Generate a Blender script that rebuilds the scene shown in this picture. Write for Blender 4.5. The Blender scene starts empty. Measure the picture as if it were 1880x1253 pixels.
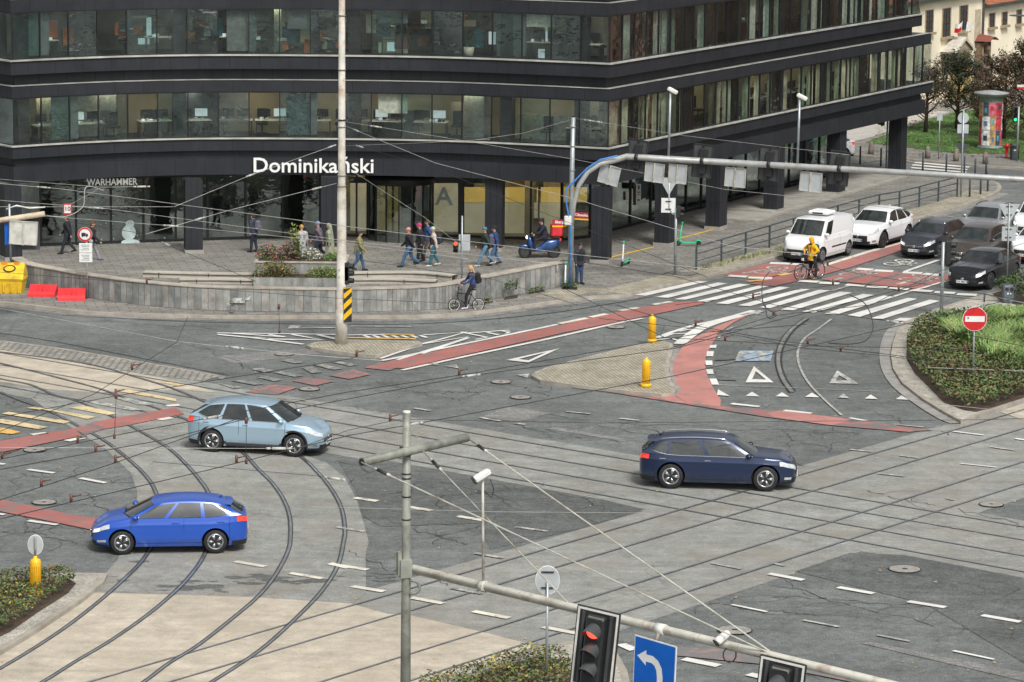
import bpy, bmesh, math, random
from mathutils import Vector, Matrix, noise
random.seed(7)
R = math.radians
scene = bpy.context.scene
COL = scene.collection
# ---------------------------------------------------------------- survey: where a sight line of the photo meets the ground / a wall
FPX, PITCH, ROLL, HCAM = 6161.74, 0.171269768, 0.010089, 21.629
_cp, _sp = math.cos(PITCH), math.sin(PITCH)
FW = Vector((0, _cp, -_sp)); _r0 = Vector((1, 0, 0)); _u0 = Vector((0, _sp, _cp))
RT = math.cos(ROLL) * _r0 + math.sin(ROLL) * _u0
UP = -math.sin(ROLL) * _r0 + math.cos(ROLL) * _u0
EYE = Vector((0, 0, HCAM))
def ray(px, py): return FW * FPX + RT * (px - 940) - UP * (py - 626.5)
def G(px, py, z=0.0):
    d = ray(px, py); return EYE + d * ((z - HCAM) / d.z)
def GY(px, py, Y):
    d = ray(px, py); return EYE + d * (Y / d.y)
def GP(px, py, P0, ang):
    """sight line against the vertical plane through P0 running at angle ang (degrees)"""
    n = Vector((-math.sin(R(ang)), math.cos(R(ang)), 0)); d = ray(px, py)
    return EYE + d * ((Vector(P0) - EYE).dot(n) / d.dot(n))
def G2(px, py, z=0.0):
    g = G(px, py, z); return (g.x, g.y)

# ---------------------------------------------------------------- materials
MATS = {}
def nm(name):
    m = bpy.data.materials.new(name); m.use_nodes = True
    nt = m.node_tree; b = nt.nodes['Principled BSDF']
    return m, nt, b
def ramp(nt, src, stops):
    r = nt.nodes.new('ShaderNodeValToRGB')
    el = r.color_ramp.elements
    while len(el) < len(stops): el.new(0.5)
    for e, (p, c) in zip(el, stops):
        e.position = p; e.color = (c[0], c[1], c[2], 1) if not isinstance(c, (int, float)) else (c, c, c, 1)
    nt.links.new(src, r.inputs[0]); return r.outputs[0]
def coord(nt, obj=False):
    if obj:
        t = nt.nodes.new('ShaderNodeTexCoord'); return t.outputs['Object']
    g = nt.nodes.new('ShaderNodeNewGeometry'); return g.outputs['Position']
def noi(nt, co, scale, detail=4, rough=0.55, sx=None):
    n = nt.nodes.new('ShaderNodeTexNoise'); n.inputs['Scale'].default_value = scale
    n.inputs['Detail'].default_value = detail; n.inputs['Roughness'].default_value = rough
    if sx:
        mp = nt.nodes.new('ShaderNodeMapping'); mp.inputs['Scale'].default_value = sx[:3]
        if len(sx) > 3: mp.inputs['Rotation'].default_value = (0, 0, R(sx[3]))
        nt.links.new(co, mp.inputs[0]); co = mp.outputs[0]
    nt.links.new(co, n.inputs['Vector']); return n.outputs['Fac']
def mixc(nt, fac, a, b, mode='MIX'):
    m = nt.nodes.new('ShaderNodeMix'); m.data_type = 'RGBA'; m.blend_type = mode
    for i, v in ((0, fac), (6, a), (7, b)):
        if hasattr(v, 'links'): nt.links.new(v, m.inputs[i])
        elif i == 0: m.inputs[0].default_value = v
        else: m.inputs[i].default_value = (v[0], v[1], v[2], 1)
    return m.outputs[2]
def bump(nt, b, h, s=0.3, d=0.02):
    n = nt.nodes.new('ShaderNodeBump'); n.inputs['Strength'].default_value = s; n.inputs['Distance'].default_value = d
    nt.links.new(h, n.inputs['Height']); nt.links.new(n.outputs[0], b.inputs['Normal'])
def mat(name, col, rough=0.6, metal=0.0, var=0.25, scale=3.0, emit=0, dirt=None, obj=False, coat=0):
    """plain surface with procedural tone variation and optional dirt colour"""
    if name in MATS: return MATS[name]
    m, nt, b = nm(name); co = coord(nt, obj)
    c = tuple(col)
    n = noi(nt, co, scale, 5)
    o = ramp(nt, n, [(0.3, [x * (1 - var) for x in c]), (0.7, [min(1, x * (1 + var)) for x in c])])
    if dirt:
        n2 = noi(nt, co, scale * 0.6, 8, 0.7)
        o = mixc(nt, ramp(nt, n2, [(0.5, 0), (0.68, 0.85)]), o, dirt)
    nt.links.new(o, b.inputs['Base Color'])
    b.inputs['Roughness'].default_value = rough; b.inputs['Metallic'].default_value = metal
    if coat: b.inputs['Coat Weight'].default_value = coat; b.inputs['Coat Roughness'].default_value = 0.05
    if emit:
        b.inputs['Emission Color'].default_value = (*c, 1); b.inputs['Emission Strength'].default_value = emit
    MATS[name] = m; return m
def asphalt(name, col, crack=0.5, lo=0.75, hi=1.25, tint=None, gr=1.0):
    m, nt, b = nm(name); co = coord(nt)
    big = noi(nt, co, 0.12, 5, 0.6); mid = noi(nt, co, 1.1, 6, 0.65); fine = noi(nt, co, 22, 3, 0.7)
    stre = noi(nt, co, 0.9, 4, 0.6, (0.18, 2.2, 1, -38))
    o = ramp(nt, big, [(0.3, [x * lo for x in col]), (0.7, [x * hi for x in col])])
    o = mixc(nt, 0.55, o, ramp(nt, mid, [(0.25, 0.25), (0.75, 0.78)]), 'OVERLAY')
    o = mixc(nt, 0.65 * gr, o, ramp(nt, fine, [(0.3, 0.1), (0.7, 0.9)]), 'OVERLAY')
    o = mixc(nt, 0.45 * gr, o, ramp(nt, noi(nt, co, 4.5, 6, 0.75), [(0.3, 0.15), (0.7, 0.85)]), 'OVERLAY')
    spot = ramp(nt, noi(nt, co, 2.3, 8, 0.75), [(0.6, 0), (0.68, 0.5 * gr * gr)])
    o = mixc(nt, spot, o, [x * 0.5 for x in col])
    o = mixc(nt, 0.2, o, ramp(nt, stre, [(0.3, 0.25), (0.7, 0.72)]), 'OVERLAY')
    if tint: o = mixc(nt, ramp(nt, noi(nt, co, 0.35, 6, 0.7), [(0.45, 0), (0.7, 0.6)]), o, tint)
    if crack:
        w = nt.nodes.new('ShaderNodeTexNoise'); w.inputs['Scale'].default_value = 1.6; w.inputs['Detail'].default_value = 6
        nt.links.new(co, w.inputs['Vector'])
        add = mixc(nt, 0.32, co, w.outputs['Color'], 'ADD')
        v = nt.nodes.new('ShaderNodeTexVoronoi'); v.feature = 'DISTANCE_TO_EDGE'; v.inputs['Scale'].default_value = 0.55
        nt.links.new(add, v.inputs['Vector'])
        line = ramp(nt, v.outputs['Distance'], [(0.0, 1), (0.028, 0)])
        mask = ramp(nt, noi(nt, co, 0.16, 4, 0.6), [(0.52, 0), (0.6, crack)])
        k = nt.nodes.new('ShaderNodeMath'); k.operation = 'MULTIPLY'
        nt.links.new(line, k.inputs[0]); nt.links.new(mask, k.inputs[1])
        o = mixc(nt, k.outputs[0], o, (0.02, 0.022, 0.022))
    nt.links.new(o, b.inputs['Base Color']); b.inputs['Roughness'].default_value = 0.85
    b.inputs['Specular IOR Level'].default_value = 0.3
    bump(nt, b, fine, 0.25, 0.01); MATS[name] = m; return m
def paint(name, col, base, wear=0.45, scale=2.2):
    """road paint worn through to the surface below"""
    m, nt, b = nm(name); co = coord(nt)
    n = noi(nt, co, scale, 9, 0.75); f = noi(nt, co, 26, 4, 0.7); big = noi(nt, co, 0.5, 4, 0.6)
    c = mixc(nt, 0.5, ramp(nt, big, [(0.3, [x * 0.8 for x in col]), (0.7, [min(1, x * 1.15) for x in col])]), ramp(nt, f, [(0.2, 0.3), (0.8, 0.7)]), 'OVERLAY')
    k = ramp(nt, n, [(wear - 0.06, 0), (wear + 0.03, 1)])
    o = mixc(nt, k, c, base)
    nt.links.new(o, b.inputs['Base Color']); b.inputs['Roughness'].default_value = 0.7; MATS[name] = m; return m
def brickish(name, c1, c2, mortar, scale, bw, bh, ang=0, ms=0.02, bumpy=0.4, var=0.5, off=0.5):
    m, nt, b = nm(name); co = coord(nt)
    mp = nt.nodes.new('ShaderNodeMapping'); mp.inputs['Rotation'].default_value = (0, 0, R(ang)); nt.links.new(co, mp.inputs[0])
    t = nt.nodes.new('ShaderNodeTexBrick'); t.inputs['Scale'].default_value = scale; t.offset = off
    t.inputs['Brick Width'].default_value = bw; t.inputs['Row Height'].default_value = bh; t.inputs['Mortar Size'].default_value = ms
    t.inputs['Color1'].default_value = (*c1, 1); t.inputs['Color2'].default_value = (*c2, 1); t.inputs['Mortar'].default_value = (*mortar, 1)
    nt.links.new(mp.outputs[0], t.inputs['Vector'])
    o = mixc(nt, var, t.outputs['Color'], ramp(nt, noi(nt, co, 0.8, 7, 0.7), [(0.25, 0.2), (0.75, 0.8)]), 'OVERLAY')
    o = mixc(nt, 0.3, o, ramp(nt, noi(nt, co, 14, 3, 0.7), [(0.25, 0.2), (0.75, 0.8)]), 'OVERLAY')
    nt.links.new(o, b.inputs['Base Color']); b.inputs['Roughness'].default_value = 0.8
    bump(nt, b, t.outputs['Fac'], -bumpy, 0.02); MATS[name] = m; return m
def glassmat(name, tint=(0.75, 0.85, 0.82), refl=0.35, wav=0.06, dark=0.0):
    m, nt, b = nm(name); nt.nodes.remove(b); out = nt.nodes['Material Output']
    tr = nt.nodes.new('ShaderNodeBsdfTransparent'); tr.inputs[0].default_value = (*tint, 1)
    gl = nt.nodes.new('ShaderNodeBsdfGlossy'); gl.inputs['Roughness'].default_value = 0.03; gl.inputs[0].default_value = (0.66, 0.76, 0.75, 1)
    fr = nt.nodes.new('ShaderNodeLayerWeight'); fr.inputs['Blend'].default_value = 0.35
    r = ramp(nt, fr.outputs['Facing'], [(0.0, refl), (1.0, min(1, refl + 0.5))])
    co = coord(nt)
    rv = ramp(nt, noi(nt, co, 0.45, 4, 0.6), [(0.35, 0.55), (0.65, 1.5)]); mu = nt.nodes.new('ShaderNodeMath'); mu.operation = 'MULTIPLY'; nt.links.new(r, mu.inputs[0]); nt.links.new(rv, mu.inputs[1]); r = mu.outputs[0]
    n = noi(nt, co, 0.7, 4, 0.5, (1, 1, 1.4)); bu = nt.nodes.new('ShaderNodeBump'); bu.inputs['Strength'].default_value = 1; bu.inputs['Distance'].default_value = wav
    nt.links.new(n, bu.inputs['Height']); nt.links.new(bu.outputs[0], gl.inputs['Normal'])
    mx = nt.nodes.new('ShaderNodeMixShader'); nt.links.new(r, mx.inputs[0]); nt.links.new(tr.outputs[0], mx.inputs[1]); nt.links.new(gl.outputs[0], mx.inputs[2])
    nt.links.new(mx.outputs[0], out.inputs[0]); MATS[name] = m; return m
def carglass(name='car_glass', col=(0.012, 0.016, 0.016)):
    if name in MATS: return MATS[name]
    m, nt, b = nm(name); b.inputs['Base Color'].default_value = (*col, 1); b.inputs['Roughness'].default_value = 0.03
    b.inputs['Specular IOR Level'].default_value = 0.95; MATS[name] = m
    n = noi(nt, coord(nt), 1.1, 3); bump(nt, b, n, 0.15, 0.02)
    nt.links.new(ramp(nt, noi(nt, coord(nt), 2.2, 2), [(0.4, col), (0.62, (0.03, 0.036, 0.034))]), b.inputs['Base Color'])
    return m
def carpaint(name, col, metal=0.3, rough=0.28):
    m, nt, b = nm(name); co = coord(nt)
    g = nt.nodes.new('ShaderNodeSeparateXYZ'); nt.links.new(co, g.inputs[0])
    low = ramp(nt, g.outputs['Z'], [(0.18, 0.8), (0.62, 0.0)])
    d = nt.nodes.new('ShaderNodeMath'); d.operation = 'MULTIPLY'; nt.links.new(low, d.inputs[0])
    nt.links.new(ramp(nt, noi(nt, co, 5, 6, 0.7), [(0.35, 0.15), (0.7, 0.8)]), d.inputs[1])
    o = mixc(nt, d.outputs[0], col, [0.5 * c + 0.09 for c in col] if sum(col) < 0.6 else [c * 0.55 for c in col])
    nt.links.new(o, b.inputs['Base Color']); b.inputs['Metallic'].default_value = metal; b.inputs['Roughness'].default_value = rough
    b.inputs['Coat Weight'].default_value = 0.6; b.inputs['Coat Roughness'].default_value = 0.22
    MATS[name] = m; return m

# ---------------------------------------------------------------- mesh builder
class MB:
    def __init__(s): s.v = []; s.f = []; s.m = []; s.sm = []
    def add(s, vs, fs, mi=0, smooth=False):
        o = len(s.v); s.v += [tuple(v) for v in vs]
        for f in fs: s.f.append([i + o for i in f]); s.m.append(mi); s.sm.append(smooth)
        return s
    def box(s, c, size, rz=0, mi=0, M=None, bev=0, rx=0, ry=0):
        hx, hy, hz = size[0] / 2, size[1] / 2, size[2] / 2
        Q = Matrix.Translation(c) @ Matrix.Rotation(rz, 4, 'Z') @ Matrix.Rotation(ry, 4, 'Y') @ Matrix.Rotation(rx, 4, 'X')
        if M is not None: Q = M @ Q
        if bev <= 0:
            vs = [Q @ Vector((x, y, z)) for z in (-hz, hz) for x, y in ((-hx, -hy), (hx, -hy), (hx, hy), (-hx, hy))]
            return s.add(vs, [(3, 2, 1, 0), (4, 5, 6, 7), (0, 1, 5, 4), (1, 2, 6, 5), (2, 3, 7, 6), (3, 0, 4, 7)], mi)
        b = bev; rings = []
        for z, k in ((-hz, b), (-hz + b, 0), (hz - b, 0), (hz, b)):
            x0, y0 = hx - k, hy - k; c0 = b if k == 0 else b * .5
            rings.append([Q @ Vector(p) for p in ((-x0 + c0, -y0, z), (x0 - c0, -y0, z), (x0, -y0 + c0, z), (x0, y0 - c0, z), (x0 - c0, y0, z), (-x0 + c0, y0, z), (-x0, y0 - c0, z), (-x0, -y0 + c0, z))])
        return s.loft(rings, mi, smooth=False, cap=True)
    def loft(s, rings, mi=0, smooth=True, cap=False, closed=True):
        n = len(rings[0]); o = len(s.v)
        for r in rings: s.v += [tuple(p) for p in r]
        for i in range(len(rings) - 1):
            for j in range(n if closed else n - 1):
                k = (j + 1) % n
                s.f.append([o + i * n + j, o + i * n + k, o + (i + 1) * n + k, o + (i + 1) * n + j]); s.m.append(mi); s.sm.append(smooth)
        if cap:
            s.f.append([o + j for j in range(n)][::-1]); s.m.append(mi); s.sm.append(False)
            s.f.append([o + (len(rings) - 1) * n + j for j in range(n)]); s.m.append(mi); s.sm.append(False)
        return s
    def tube(s, pts, r, n=8, mi=0, cap=True, smooth=True):
        pts = [Vector(p) for p in pts]; rs = r if isinstance(r, (list, tuple)) else [r] * len(pts); rings = []
        a = None
        for i, p in enumerate(pts):
            d = (pts[min(i + 1, len(pts) - 1)] - pts[max(i - 1, 0)])
            if d.length < 1e-9: d = Vector((0, 0, 1))
            d.normalize()
            if a is None: a = d.orthogonal().normalized()
            a = (a - d * a.dot(d)); a = a.normalized() if a.length > 1e-6 else d.orthogonal().normalized()
            b = d.cross(a)
            rings.append([p + (a * math.cos(2 * math.pi * k / n) + b * math.sin(2 * math.pi * k / n)) * rs[i] for k in range(n)])
        return s.loft(rings, mi, smooth, cap)
    def lathe(s, prof, c=(0, 0, 0), n=20, mi=0, M=None, smooth=True):
        rings = []
        for r, z in prof:
            ring = [Vector((c[0] + r * math.cos(2 * math.pi * k / n), c[1] + r * math.sin(2 * math.pi * k / n), c[2] + z)) for k in range(n)]
            rings.append([M @ p for p in ring] if M is not None else ring)
        return s.loft(rings, mi, smooth, True)
    def ell(s, c, r, n=12, mi=0, M=None):
        rings = []
        for i in range(n // 2 + 1):
            t = -math.pi / 2 + math.pi * i / (n // 2); q = max(0.02, math.cos(t))
            ring = [Vector((c[0] + r[0] * q * math.cos(2 * math.pi * k / n), c[1] + r[1] * q * math.sin(2 * math.pi * k / n), c[2] + r[2] * math.sin(t))) for k in range(n)]
            rings.append([M @ p for p in ring] if M is not None else ring)
        return s.loft(rings, mi, True, True)
    def prism(s, poly, z0, z1, mi=0, top=True, sides=True):
        n = len(poly); A = sum(poly[i][0] * poly[(i + 1) % n][1] - poly[(i + 1) % n][0] * poly[i][1] for i in range(n))
        if A < 0: poly = list(poly)[::-1]
        o = len(s.v)
        s.v += [(p[0], p[1], z0) for p in poly] + [(p[0], p[1], z1) for p in poly]
        if sides:
            for i in range(n):
                j = (i + 1) % n; s.f.append([o + i, o + j, o + n + j, o + n + i]); s.m.append(mi); s.sm.append(False)
        if top: s.f.append([o + n + i for i in range(n)]); s.m.append(mi); s.sm.append(False)
        return s
    def quad(s, a, b, c, d, mi=0): return s.add([a, b, c, d], [(0, 1, 2, 3)], mi)
    def strip(s, pts, w, z, mi=0, off=0.0, z1=None):
        """flat ribbon along pts (xy), width w, centred at lateral offset off; z1: also side walls down to z1"""
        P = [Vector((p[0], p[1])) for p in pts]; L = []; Rr = []
        for i, p in enumerate(P):
            d = (P[min(i + 1, len(P) - 1)] - P[max(i - 1, 0)]); d = d.normalized() if d.length > 0 else Vector((1, 0)); n = Vector((-d.y, d.x))
            L.append(p + n * (off + w / 2)); Rr.append(p + n * (off - w / 2))
        for i in range(len(P) - 1):
            s.quad((Rr[i].x, Rr[i].y, z), (Rr[i + 1].x, Rr[i + 1].y, z), (L[i + 1].x, L[i + 1].y, z), (L[i].x, L[i].y, z), mi)
            if z1 is not None:
                for Q in (L, Rr): s.quad((Q[i].x, Q[i].y, z1), (Q[i + 1].x, Q[i + 1].y, z1), (Q[i + 1].x, Q[i + 1].y, z), (Q[i].x, Q[i].y, z), mi)
        return s
    def mesh(s, name, mats):
        me = bpy.data.meshes.new(name); me.from_pydata(s.v, [], s.f)
        for m in (mats if isinstance(mats, (list, tuple)) else [mats]): me.materials.append(m)
        me.polygons.foreach_set('material_index', s.m); me.polygons.foreach_set('use_smooth', s.sm); me.update(); return me
    def build(s, name, mats, parent=None, label=None):
        o = bpy.data.objects.new(name, s.mesh(name, mats)); COL.objects.link(o)
        if parent is not None: o.parent = parent
        if label: o['label'] = label
        return o
def tag(o, label=None, cat=None, group=None, kind=None):
    if label: o['label'] = label
    if cat: o['category'] = cat
    if group: o['group'] = group
    if kind: o['kind'] = kind
    return o
def empty(name, loc=(0, 0, 0), rz=0, label=None, cat=None, group=None):
    o = bpy.data.objects.new(name, None); COL.objects.link(o); o.location = loc; o.rotation_euler = (0, 0, rz); o.empty_display_size = 0.3
    return tag(o, label, cat, group)
def struct(o): o['kind'] = 'structure'; return o
KIDS = {}
def copy_thing(o, loc, rz, label, parent=None, group=None):
    c = o.copy(); COL.objects.link(c); c.parent = parent
    if parent is None:
        c.location = loc; c.rotation_euler = (0, 0, rz); c['label'] = label
        if group: c['group'] = group
    for ch in o.children: copy_thing(ch, None, None, None, c)
    return c
def sharp(o, ang=35):
    me = o.data; bm = bmesh.new(); bm.from_mesh(me)
    for e in bm.edges:
        if len(e.link_faces) == 2 and e.calc_face_angle(0) > R(ang): e.smooth = False
    bm.to_mesh(me); bm.free(); return o
def spline(pts, k=6):
    P = [Vector((p[0], p[1])) for p in pts]; out = []
    for i in range(len(P) - 1):
        a, b, c, d = P[max(i - 1, 0)], P[i], P[i + 1], P[min(i + 2, len(P) - 1)]
        for t in range(k):
            t /= k; out.append(0.5 * ((2 * b) + (c - a) * t + (2 * a - 5 * b + 4 * c - d) * t * t + (3 * b - a - 3 * c + d) * t ** 3))
    out.append(P[-1]); return out
_fonts = {}
def text_mesh(body, size, mats, name, parent, M, ext=0.03, bold=0.0, font=None, align='CENTER', shear=0, sx=1.0):
    cu = bpy.data.curves.new('txt', 'FONT'); cu.body = body; cu.size = size; cu.extrude = ext; cu.align_x = align; cu.align_y = 'CENTER'; cu.offset = bold; cu.shear = shear
    cu.resolution_u = 3
    to = bpy.data.objects.new('txt', cu); COL.objects.link(to)
    dg = bpy.context.evaluated_depsgraph_get(); me = bpy.data.meshes.new_from_object(to.evaluated_get(dg)); me.name = name
    bpy.data.objects.remove(to); bpy.data.curves.remove(cu)
    me.transform(M @ Matrix.Diagonal((sx, 1, 1, 1))); me.materials.clear(); me.materials.append(mats)
    o = bpy.data.objects.new(name, me); COL.objects.link(o)
    if parent is not None: o.parent = parent
    return o
def frame_M(o, xdir, ydir):
    x = Vector(xdir).normalized(); y = Vector(ydir).normalized(); z = x.cross(y).normalized(); y = z.cross(x)
    M = Matrix.Identity(4)
    for i in range(3): M[i][0] = x[i]; M[i][1] = y[i]; M[i][2] = z[i]; M[i][3] = o[i]
    return M

# ---------------------------------------------------------------- camera, world, light, render settings
cd = bpy.data.cameras.new('camera'); cam = bpy.data.objects.new('camera', cd); COL.objects.link(cam); scene.camera = cam
cd.sensor_width = 36; cd.lens = FPX / 1880 * 36; cd.clip_start = 0.5; cd.clip_end = 3000
Mc = Matrix.Identity(4)
for i in range(3): Mc[i][0] = RT[i]; Mc[i][1] = UP[i]; Mc[i][2] = -FW[i]; Mc[i][3] = EYE[i]
cam.matrix_world = Mc
w = bpy.data.worlds.new('World'); scene.world = w; w.use_nodes = True
wn = w.node_tree; sky = wn.nodes.new('ShaderNodeTexSky'); sky.sky_type = 'NISHITA'; sky.sun_disc = False
SUN_EL, SUN_ROT = R(50), R(158)
sky.sun_elevation = SUN_EL; sky.sun_rotation = SUN_ROT; sky.dust_density = 4; sky.air_density = 1.0
hs = wn.nodes.new('ShaderNodeHueSaturation'); hs.inputs['Saturation'].default_value = 0.22
wn.links.new(sky.outputs[0], hs.inputs['Color']); wn.links.new(hs.outputs[0], wn.nodes['Background'].inputs[0])
wn.nodes['Background'].inputs[1].default_value = 0.15
sd = bpy.data.lights.new('sun', 'SUN'); sd.energy = 2.6; sd.angle = R(13); sd.color = (1, 0.975, 0.93)
sun = bpy.data.objects.new('sun', sd); COL.objects.link(sun)
# direction towards the sun, matching the sky texture (rotation measured from +Y)
sdir = Vector((math.sin(SUN_ROT) * math.cos(SUN_EL), math.cos(SUN_ROT) * math.cos(SUN_EL), math.sin(SUN_EL)))
sun.rotation_euler = sdir.to_track_quat('Z', 'Y').to_euler(); sun.location = (0, 60, 60)
scene.view_settings.view_transform = 'Standard'; scene.view_settings.look = 'None'; scene.view_settings.exposure = 0
scene.cycles.use_denoising = True; scene.cycles.max_bounces = 6; scene.cycles.transparent_max_bounces = 8
scene.cycles.glossy_bounces = 3; scene.cycles.diffuse_bounces = 3; scene.cycles.sample_clamp_indirect = 4
# ================================================================ GROUND
M_ASPH = asphalt('asphalt', (0.138, 0.147, 0.14), 0.35)
M_TRAM = asphalt('tram_asphalt', (0.25, 0.254, 0.235), 0.25, 0.88, 1.12, tint=(0.24, 0.21, 0.165), gr=0.6)
M_DARK = asphalt('asphalt_dark', (0.112, 0.118, 0.112), 0.8, 0.75, 1.3)
M_PATCH = asphalt('asphalt_patch', (0.2, 0.195, 0.185), 0.1)
M_CONC = asphalt('tram_concrete', (0.45, 0.4, 0.32), 0.0, 0.88, 1.1, tint=(0.38, 0.33, 0.25), gr=0.3)
M_PAVE = brickish('paving', (0.25, 0.238, 0.21), (0.18, 0.173, 0.155), (0.1, 0.094, 0.084), 1.0, 0.8, 0.4, -12, 0.022, 0.2, 0.55)
M_SETT = brickish('setts', (0.5, 0.46, 0.35), (0.34, 0.31, 0.24), (0.13, 0.12, 0.09), 1.0, 0.17, 0.13, 20, 0.02, 0.8, 0.6)
M_COB = brickish('cobble_strip', (0.42, 0.4, 0.35), (0.3, 0.29, 0.26), (0.09, 0.085, 0.07), 1.0, 0.34, 0.2, -39, 0.035, 0.8, 0.5)
M_KERB = mat('kerb_stone', (0.33, 0.3, 0.25), 0.8, var=0.25, scale=2.0)
M_KERBG = mat('kerb_grey', (0.27, 0.26, 0.24), 0.8, var=0.25, scale=2.0)
M_WHITE = paint('road_white', (0.67, 0.655, 0.61), (0.15, 0.155, 0.15), 0.66)
M_WORN = paint('road_white_worn', (0.5, 0.49, 0.45), (0.2, 0.2, 0.19), 0.52, 3)
M_FAINT = paint('road_white_faint', (0.47, 0.455, 0.41), (0.275, 0.275, 0.255), 0.5, 3)
M_FAINTA = paint('road_white_faint_asphalt', (0.33, 0.32, 0.285), (0.15, 0.155, 0.15), 0.5, 3)
M_CREAM = paint('road_cream', (0.66, 0.62, 0.52), (0.22, 0.22, 0.2), 0.6)
M_CRY = paint('road_pale_yellow', (0.66, 0.53, 0.3), (0.2, 0.2, 0.18), 0.58)
M_REDF = paint('road_red_faint', (0.3, 0.19, 0.175), (0.17, 0.165, 0.16), 0.47, 1.8)
M_YEL = paint('road_yellow', (0.72, 0.45, 0.12), (0.2, 0.19, 0.17), 0.6)
M_RED = paint('road_red', (0.37, 0.135, 0.115), (0.23, 0.15, 0.14), 0.56, 1.4)
M_REDP = paint('road_red_pale', (0.46, 0.2, 0.17), (0.3, 0.18, 0.165), 0.58, 1.2)
M_REDW = paint('road_red_worn', (0.38, 0.15, 0.135), (0.17, 0.15, 0.145), 0.5, 1.6)
M_BLUEP = paint('road_blue_worn', (0.3, 0.4, 0.5), (0.16, 0.17, 0.17), 0.55, 3)
M_STEEL = mat('rail_steel', (0.36, 0.38, 0.4), 0.35, 0.7, var=0.3, scale=2)
M_GROOVE = mat('rail_groove', (0.05, 0.05, 0.048), 0.9, var=.5, scale=1.5)
M_TAR = mat('tar_seam', (0.03, 0.032, 0.032), 0.75, var=0.4)
M_GRAV = asphalt('gravel_edge', (0.36, 0.34, 0.29), 0.0, 0.8, 1.15)
M_SOIL = asphalt('soil', (0.07, 0.05, 0.035), 0.0)

_zc = [0]
def dz():
    _zc[0] += 1; return (_zc[0] % 37) * 0.00004
def flat(name, px, z, m, zs=0.0):
    b = MB(); z += dz(); b.prism([G2(x, y, zs) for x, y in px], z, z, 0, True, False); return b.build(name, m)
g = MB(); g.quad((-500, -100, 0), (500, -100, 0), (500, 900, 0), (-500, 900, 0)); struct(g.build('ground', M_ASPH))

# --- lines of the straight tracks, in world coordinates
def line(px0, px1): a, b = G(*px0), G(*px1); return a, (b - a).normalized()
def ext(px0, px1, t0, t1):
    a = G(*px0); b = G(*px1); d = (b - a).normalized(); return (a - d * t0).to_2d(), (b + d * t1).to_2d()
railsA = [ext((240, 1231.5), (1880, 753.2), 30, 40), ext((315, 1252.8), (1880, 787.2), 30, 40),
          ext((592, 1252.8), (1880, 848.5), 30, 40), ext((786, 1240.9), (1880, 888.5), 30, 40)]
railsB = [ext((0, 648.6), (1880, 968.8), 30, 30), ext((0, 671), (1880, 992.9), 30, 30),
          ext((0, 690), (1880, 1022), 30, 30), ext((0, 709), (1880, 1051.2), 30, 30)]
C1 = [(0, 721), (34, 735), (86, 754), (137, 780), (192, 810.5), (240, 848), (271, 879), (286.6, 906.6), (294, 940), (291, 975), (266, 1025.5), (223, 1070), (171.6, 1114.7), (103, 1166), (0, 1229.7), (-120, 1290)]
C2 = [(-20, 690), (0, 697), (55, 707.6), (103, 728), (144, 738.5), (206, 766), (257, 793), (309, 824), (343, 855), (367, 882.6), (382, 905), (392, 940), (392, 980), (375.8, 1020), (357, 1049.5), (326, 1084), (274.5, 1128.4), (206, 1176.5), (137.3, 1217.7), (80.6, 1253), (-20, 1310)]
C3 = [(-60, 655), (0, 668), (161, 709), (220, 728), (329, 766), (395, 799), (442.7, 829.4), (473.6, 862), (501, 889.5), (521.6, 920.3), (532, 950), (533.6, 985), (528.5, 1015), (504.5, 1059.8), (473.6, 1097.5), (425.5, 1138.7), (363.8, 1186.8), (308.9, 1221), (262, 1256), (150, 1330)]
C4 = [(-60, 640), (0, 647.5), (154, 668), (261, 697), (336, 722), (450, 775), (549, 838), (583.4, 868.9), (610.8, 903), (628, 937.5), (633.5, 975), (631.4, 994.6), (621, 1039), (593.7, 1083.8), (549, 1131.9), (480.4, 1193.6), (391, 1253), (280, 1320)]
railsC = [spline([G2(*p) for p in c], 7) for c in (C1, C2, C3, C4)]
def offs(a, b, o):
    d = (b - a).normalized(); n = Vector((-d.y, d.x)); return a + n * o, b + n * o
b = MB()
a0, a1 = offs(*railsA[0], 0.75); b0, b1 = offs(*railsA[3], -1.0)
b.prism([a0, a1, b1, b0], 0.004, 0.004, 0, True, False)
struct(b.build('tram_lane', M_TRAM))
b = MB(); a0, a1 = offs(*railsB[0], 0.75); b0, b1 = offs(*railsB[3], -0.9)
b.prism([a0, a1, b1, b0], 0.008, 0.008, 0, True, False); struct(b.build('tram_lane_crossing', M_TRAM))
struct(flat('tram_curve_bed', [(-60, 640), (0, 690), (130, 786), (192, 824), (240, 869), (252, 903), (250, 960), (215, 1030), (160, 1092), (-80, 1260), (400, 1300), (672, 1090), (671, 1020), (677, 995.5), (667, 959), (653, 914), (632.6, 877), (600, 851), (563, 838), (470, 778), (340, 712), (160, 655)], 0.012, M_TRAM))
struct(flat('tram_concrete', [(-200, 1180), (0, 1180), (171.6, 1089), (459.9, 1097.5), (645, 1109.6), (711.5, 1128.5), (745.5, 1129.4), (874.9, 1159), (985, 1187), (760, 1275), (700, 1400), (-200, 1400)], 0.016, M_CONC))
struct(flat('tram_concrete', [(-120, 620), (0, 643), (160, 668), (330, 702), (400, 722), (330, 716), (250, 718), (180, 722), (90, 716), (0, 702), (-120, 690)], 0.016, M_CONC))
struct(flat('tram_concrete', [(1835, 757), (1880, 741), (2050, 690), (2050, 720), (1880, 772), (1858, 765)], 0.016, M_CONC))
struct(flat('cobble_strip', [(-150, 603), (0, 627), (103, 640.6), (240, 663), (405, 692), (371, 701), (220, 682), (0, 642), (-150, 618)], 0.018, M_COB))
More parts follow.
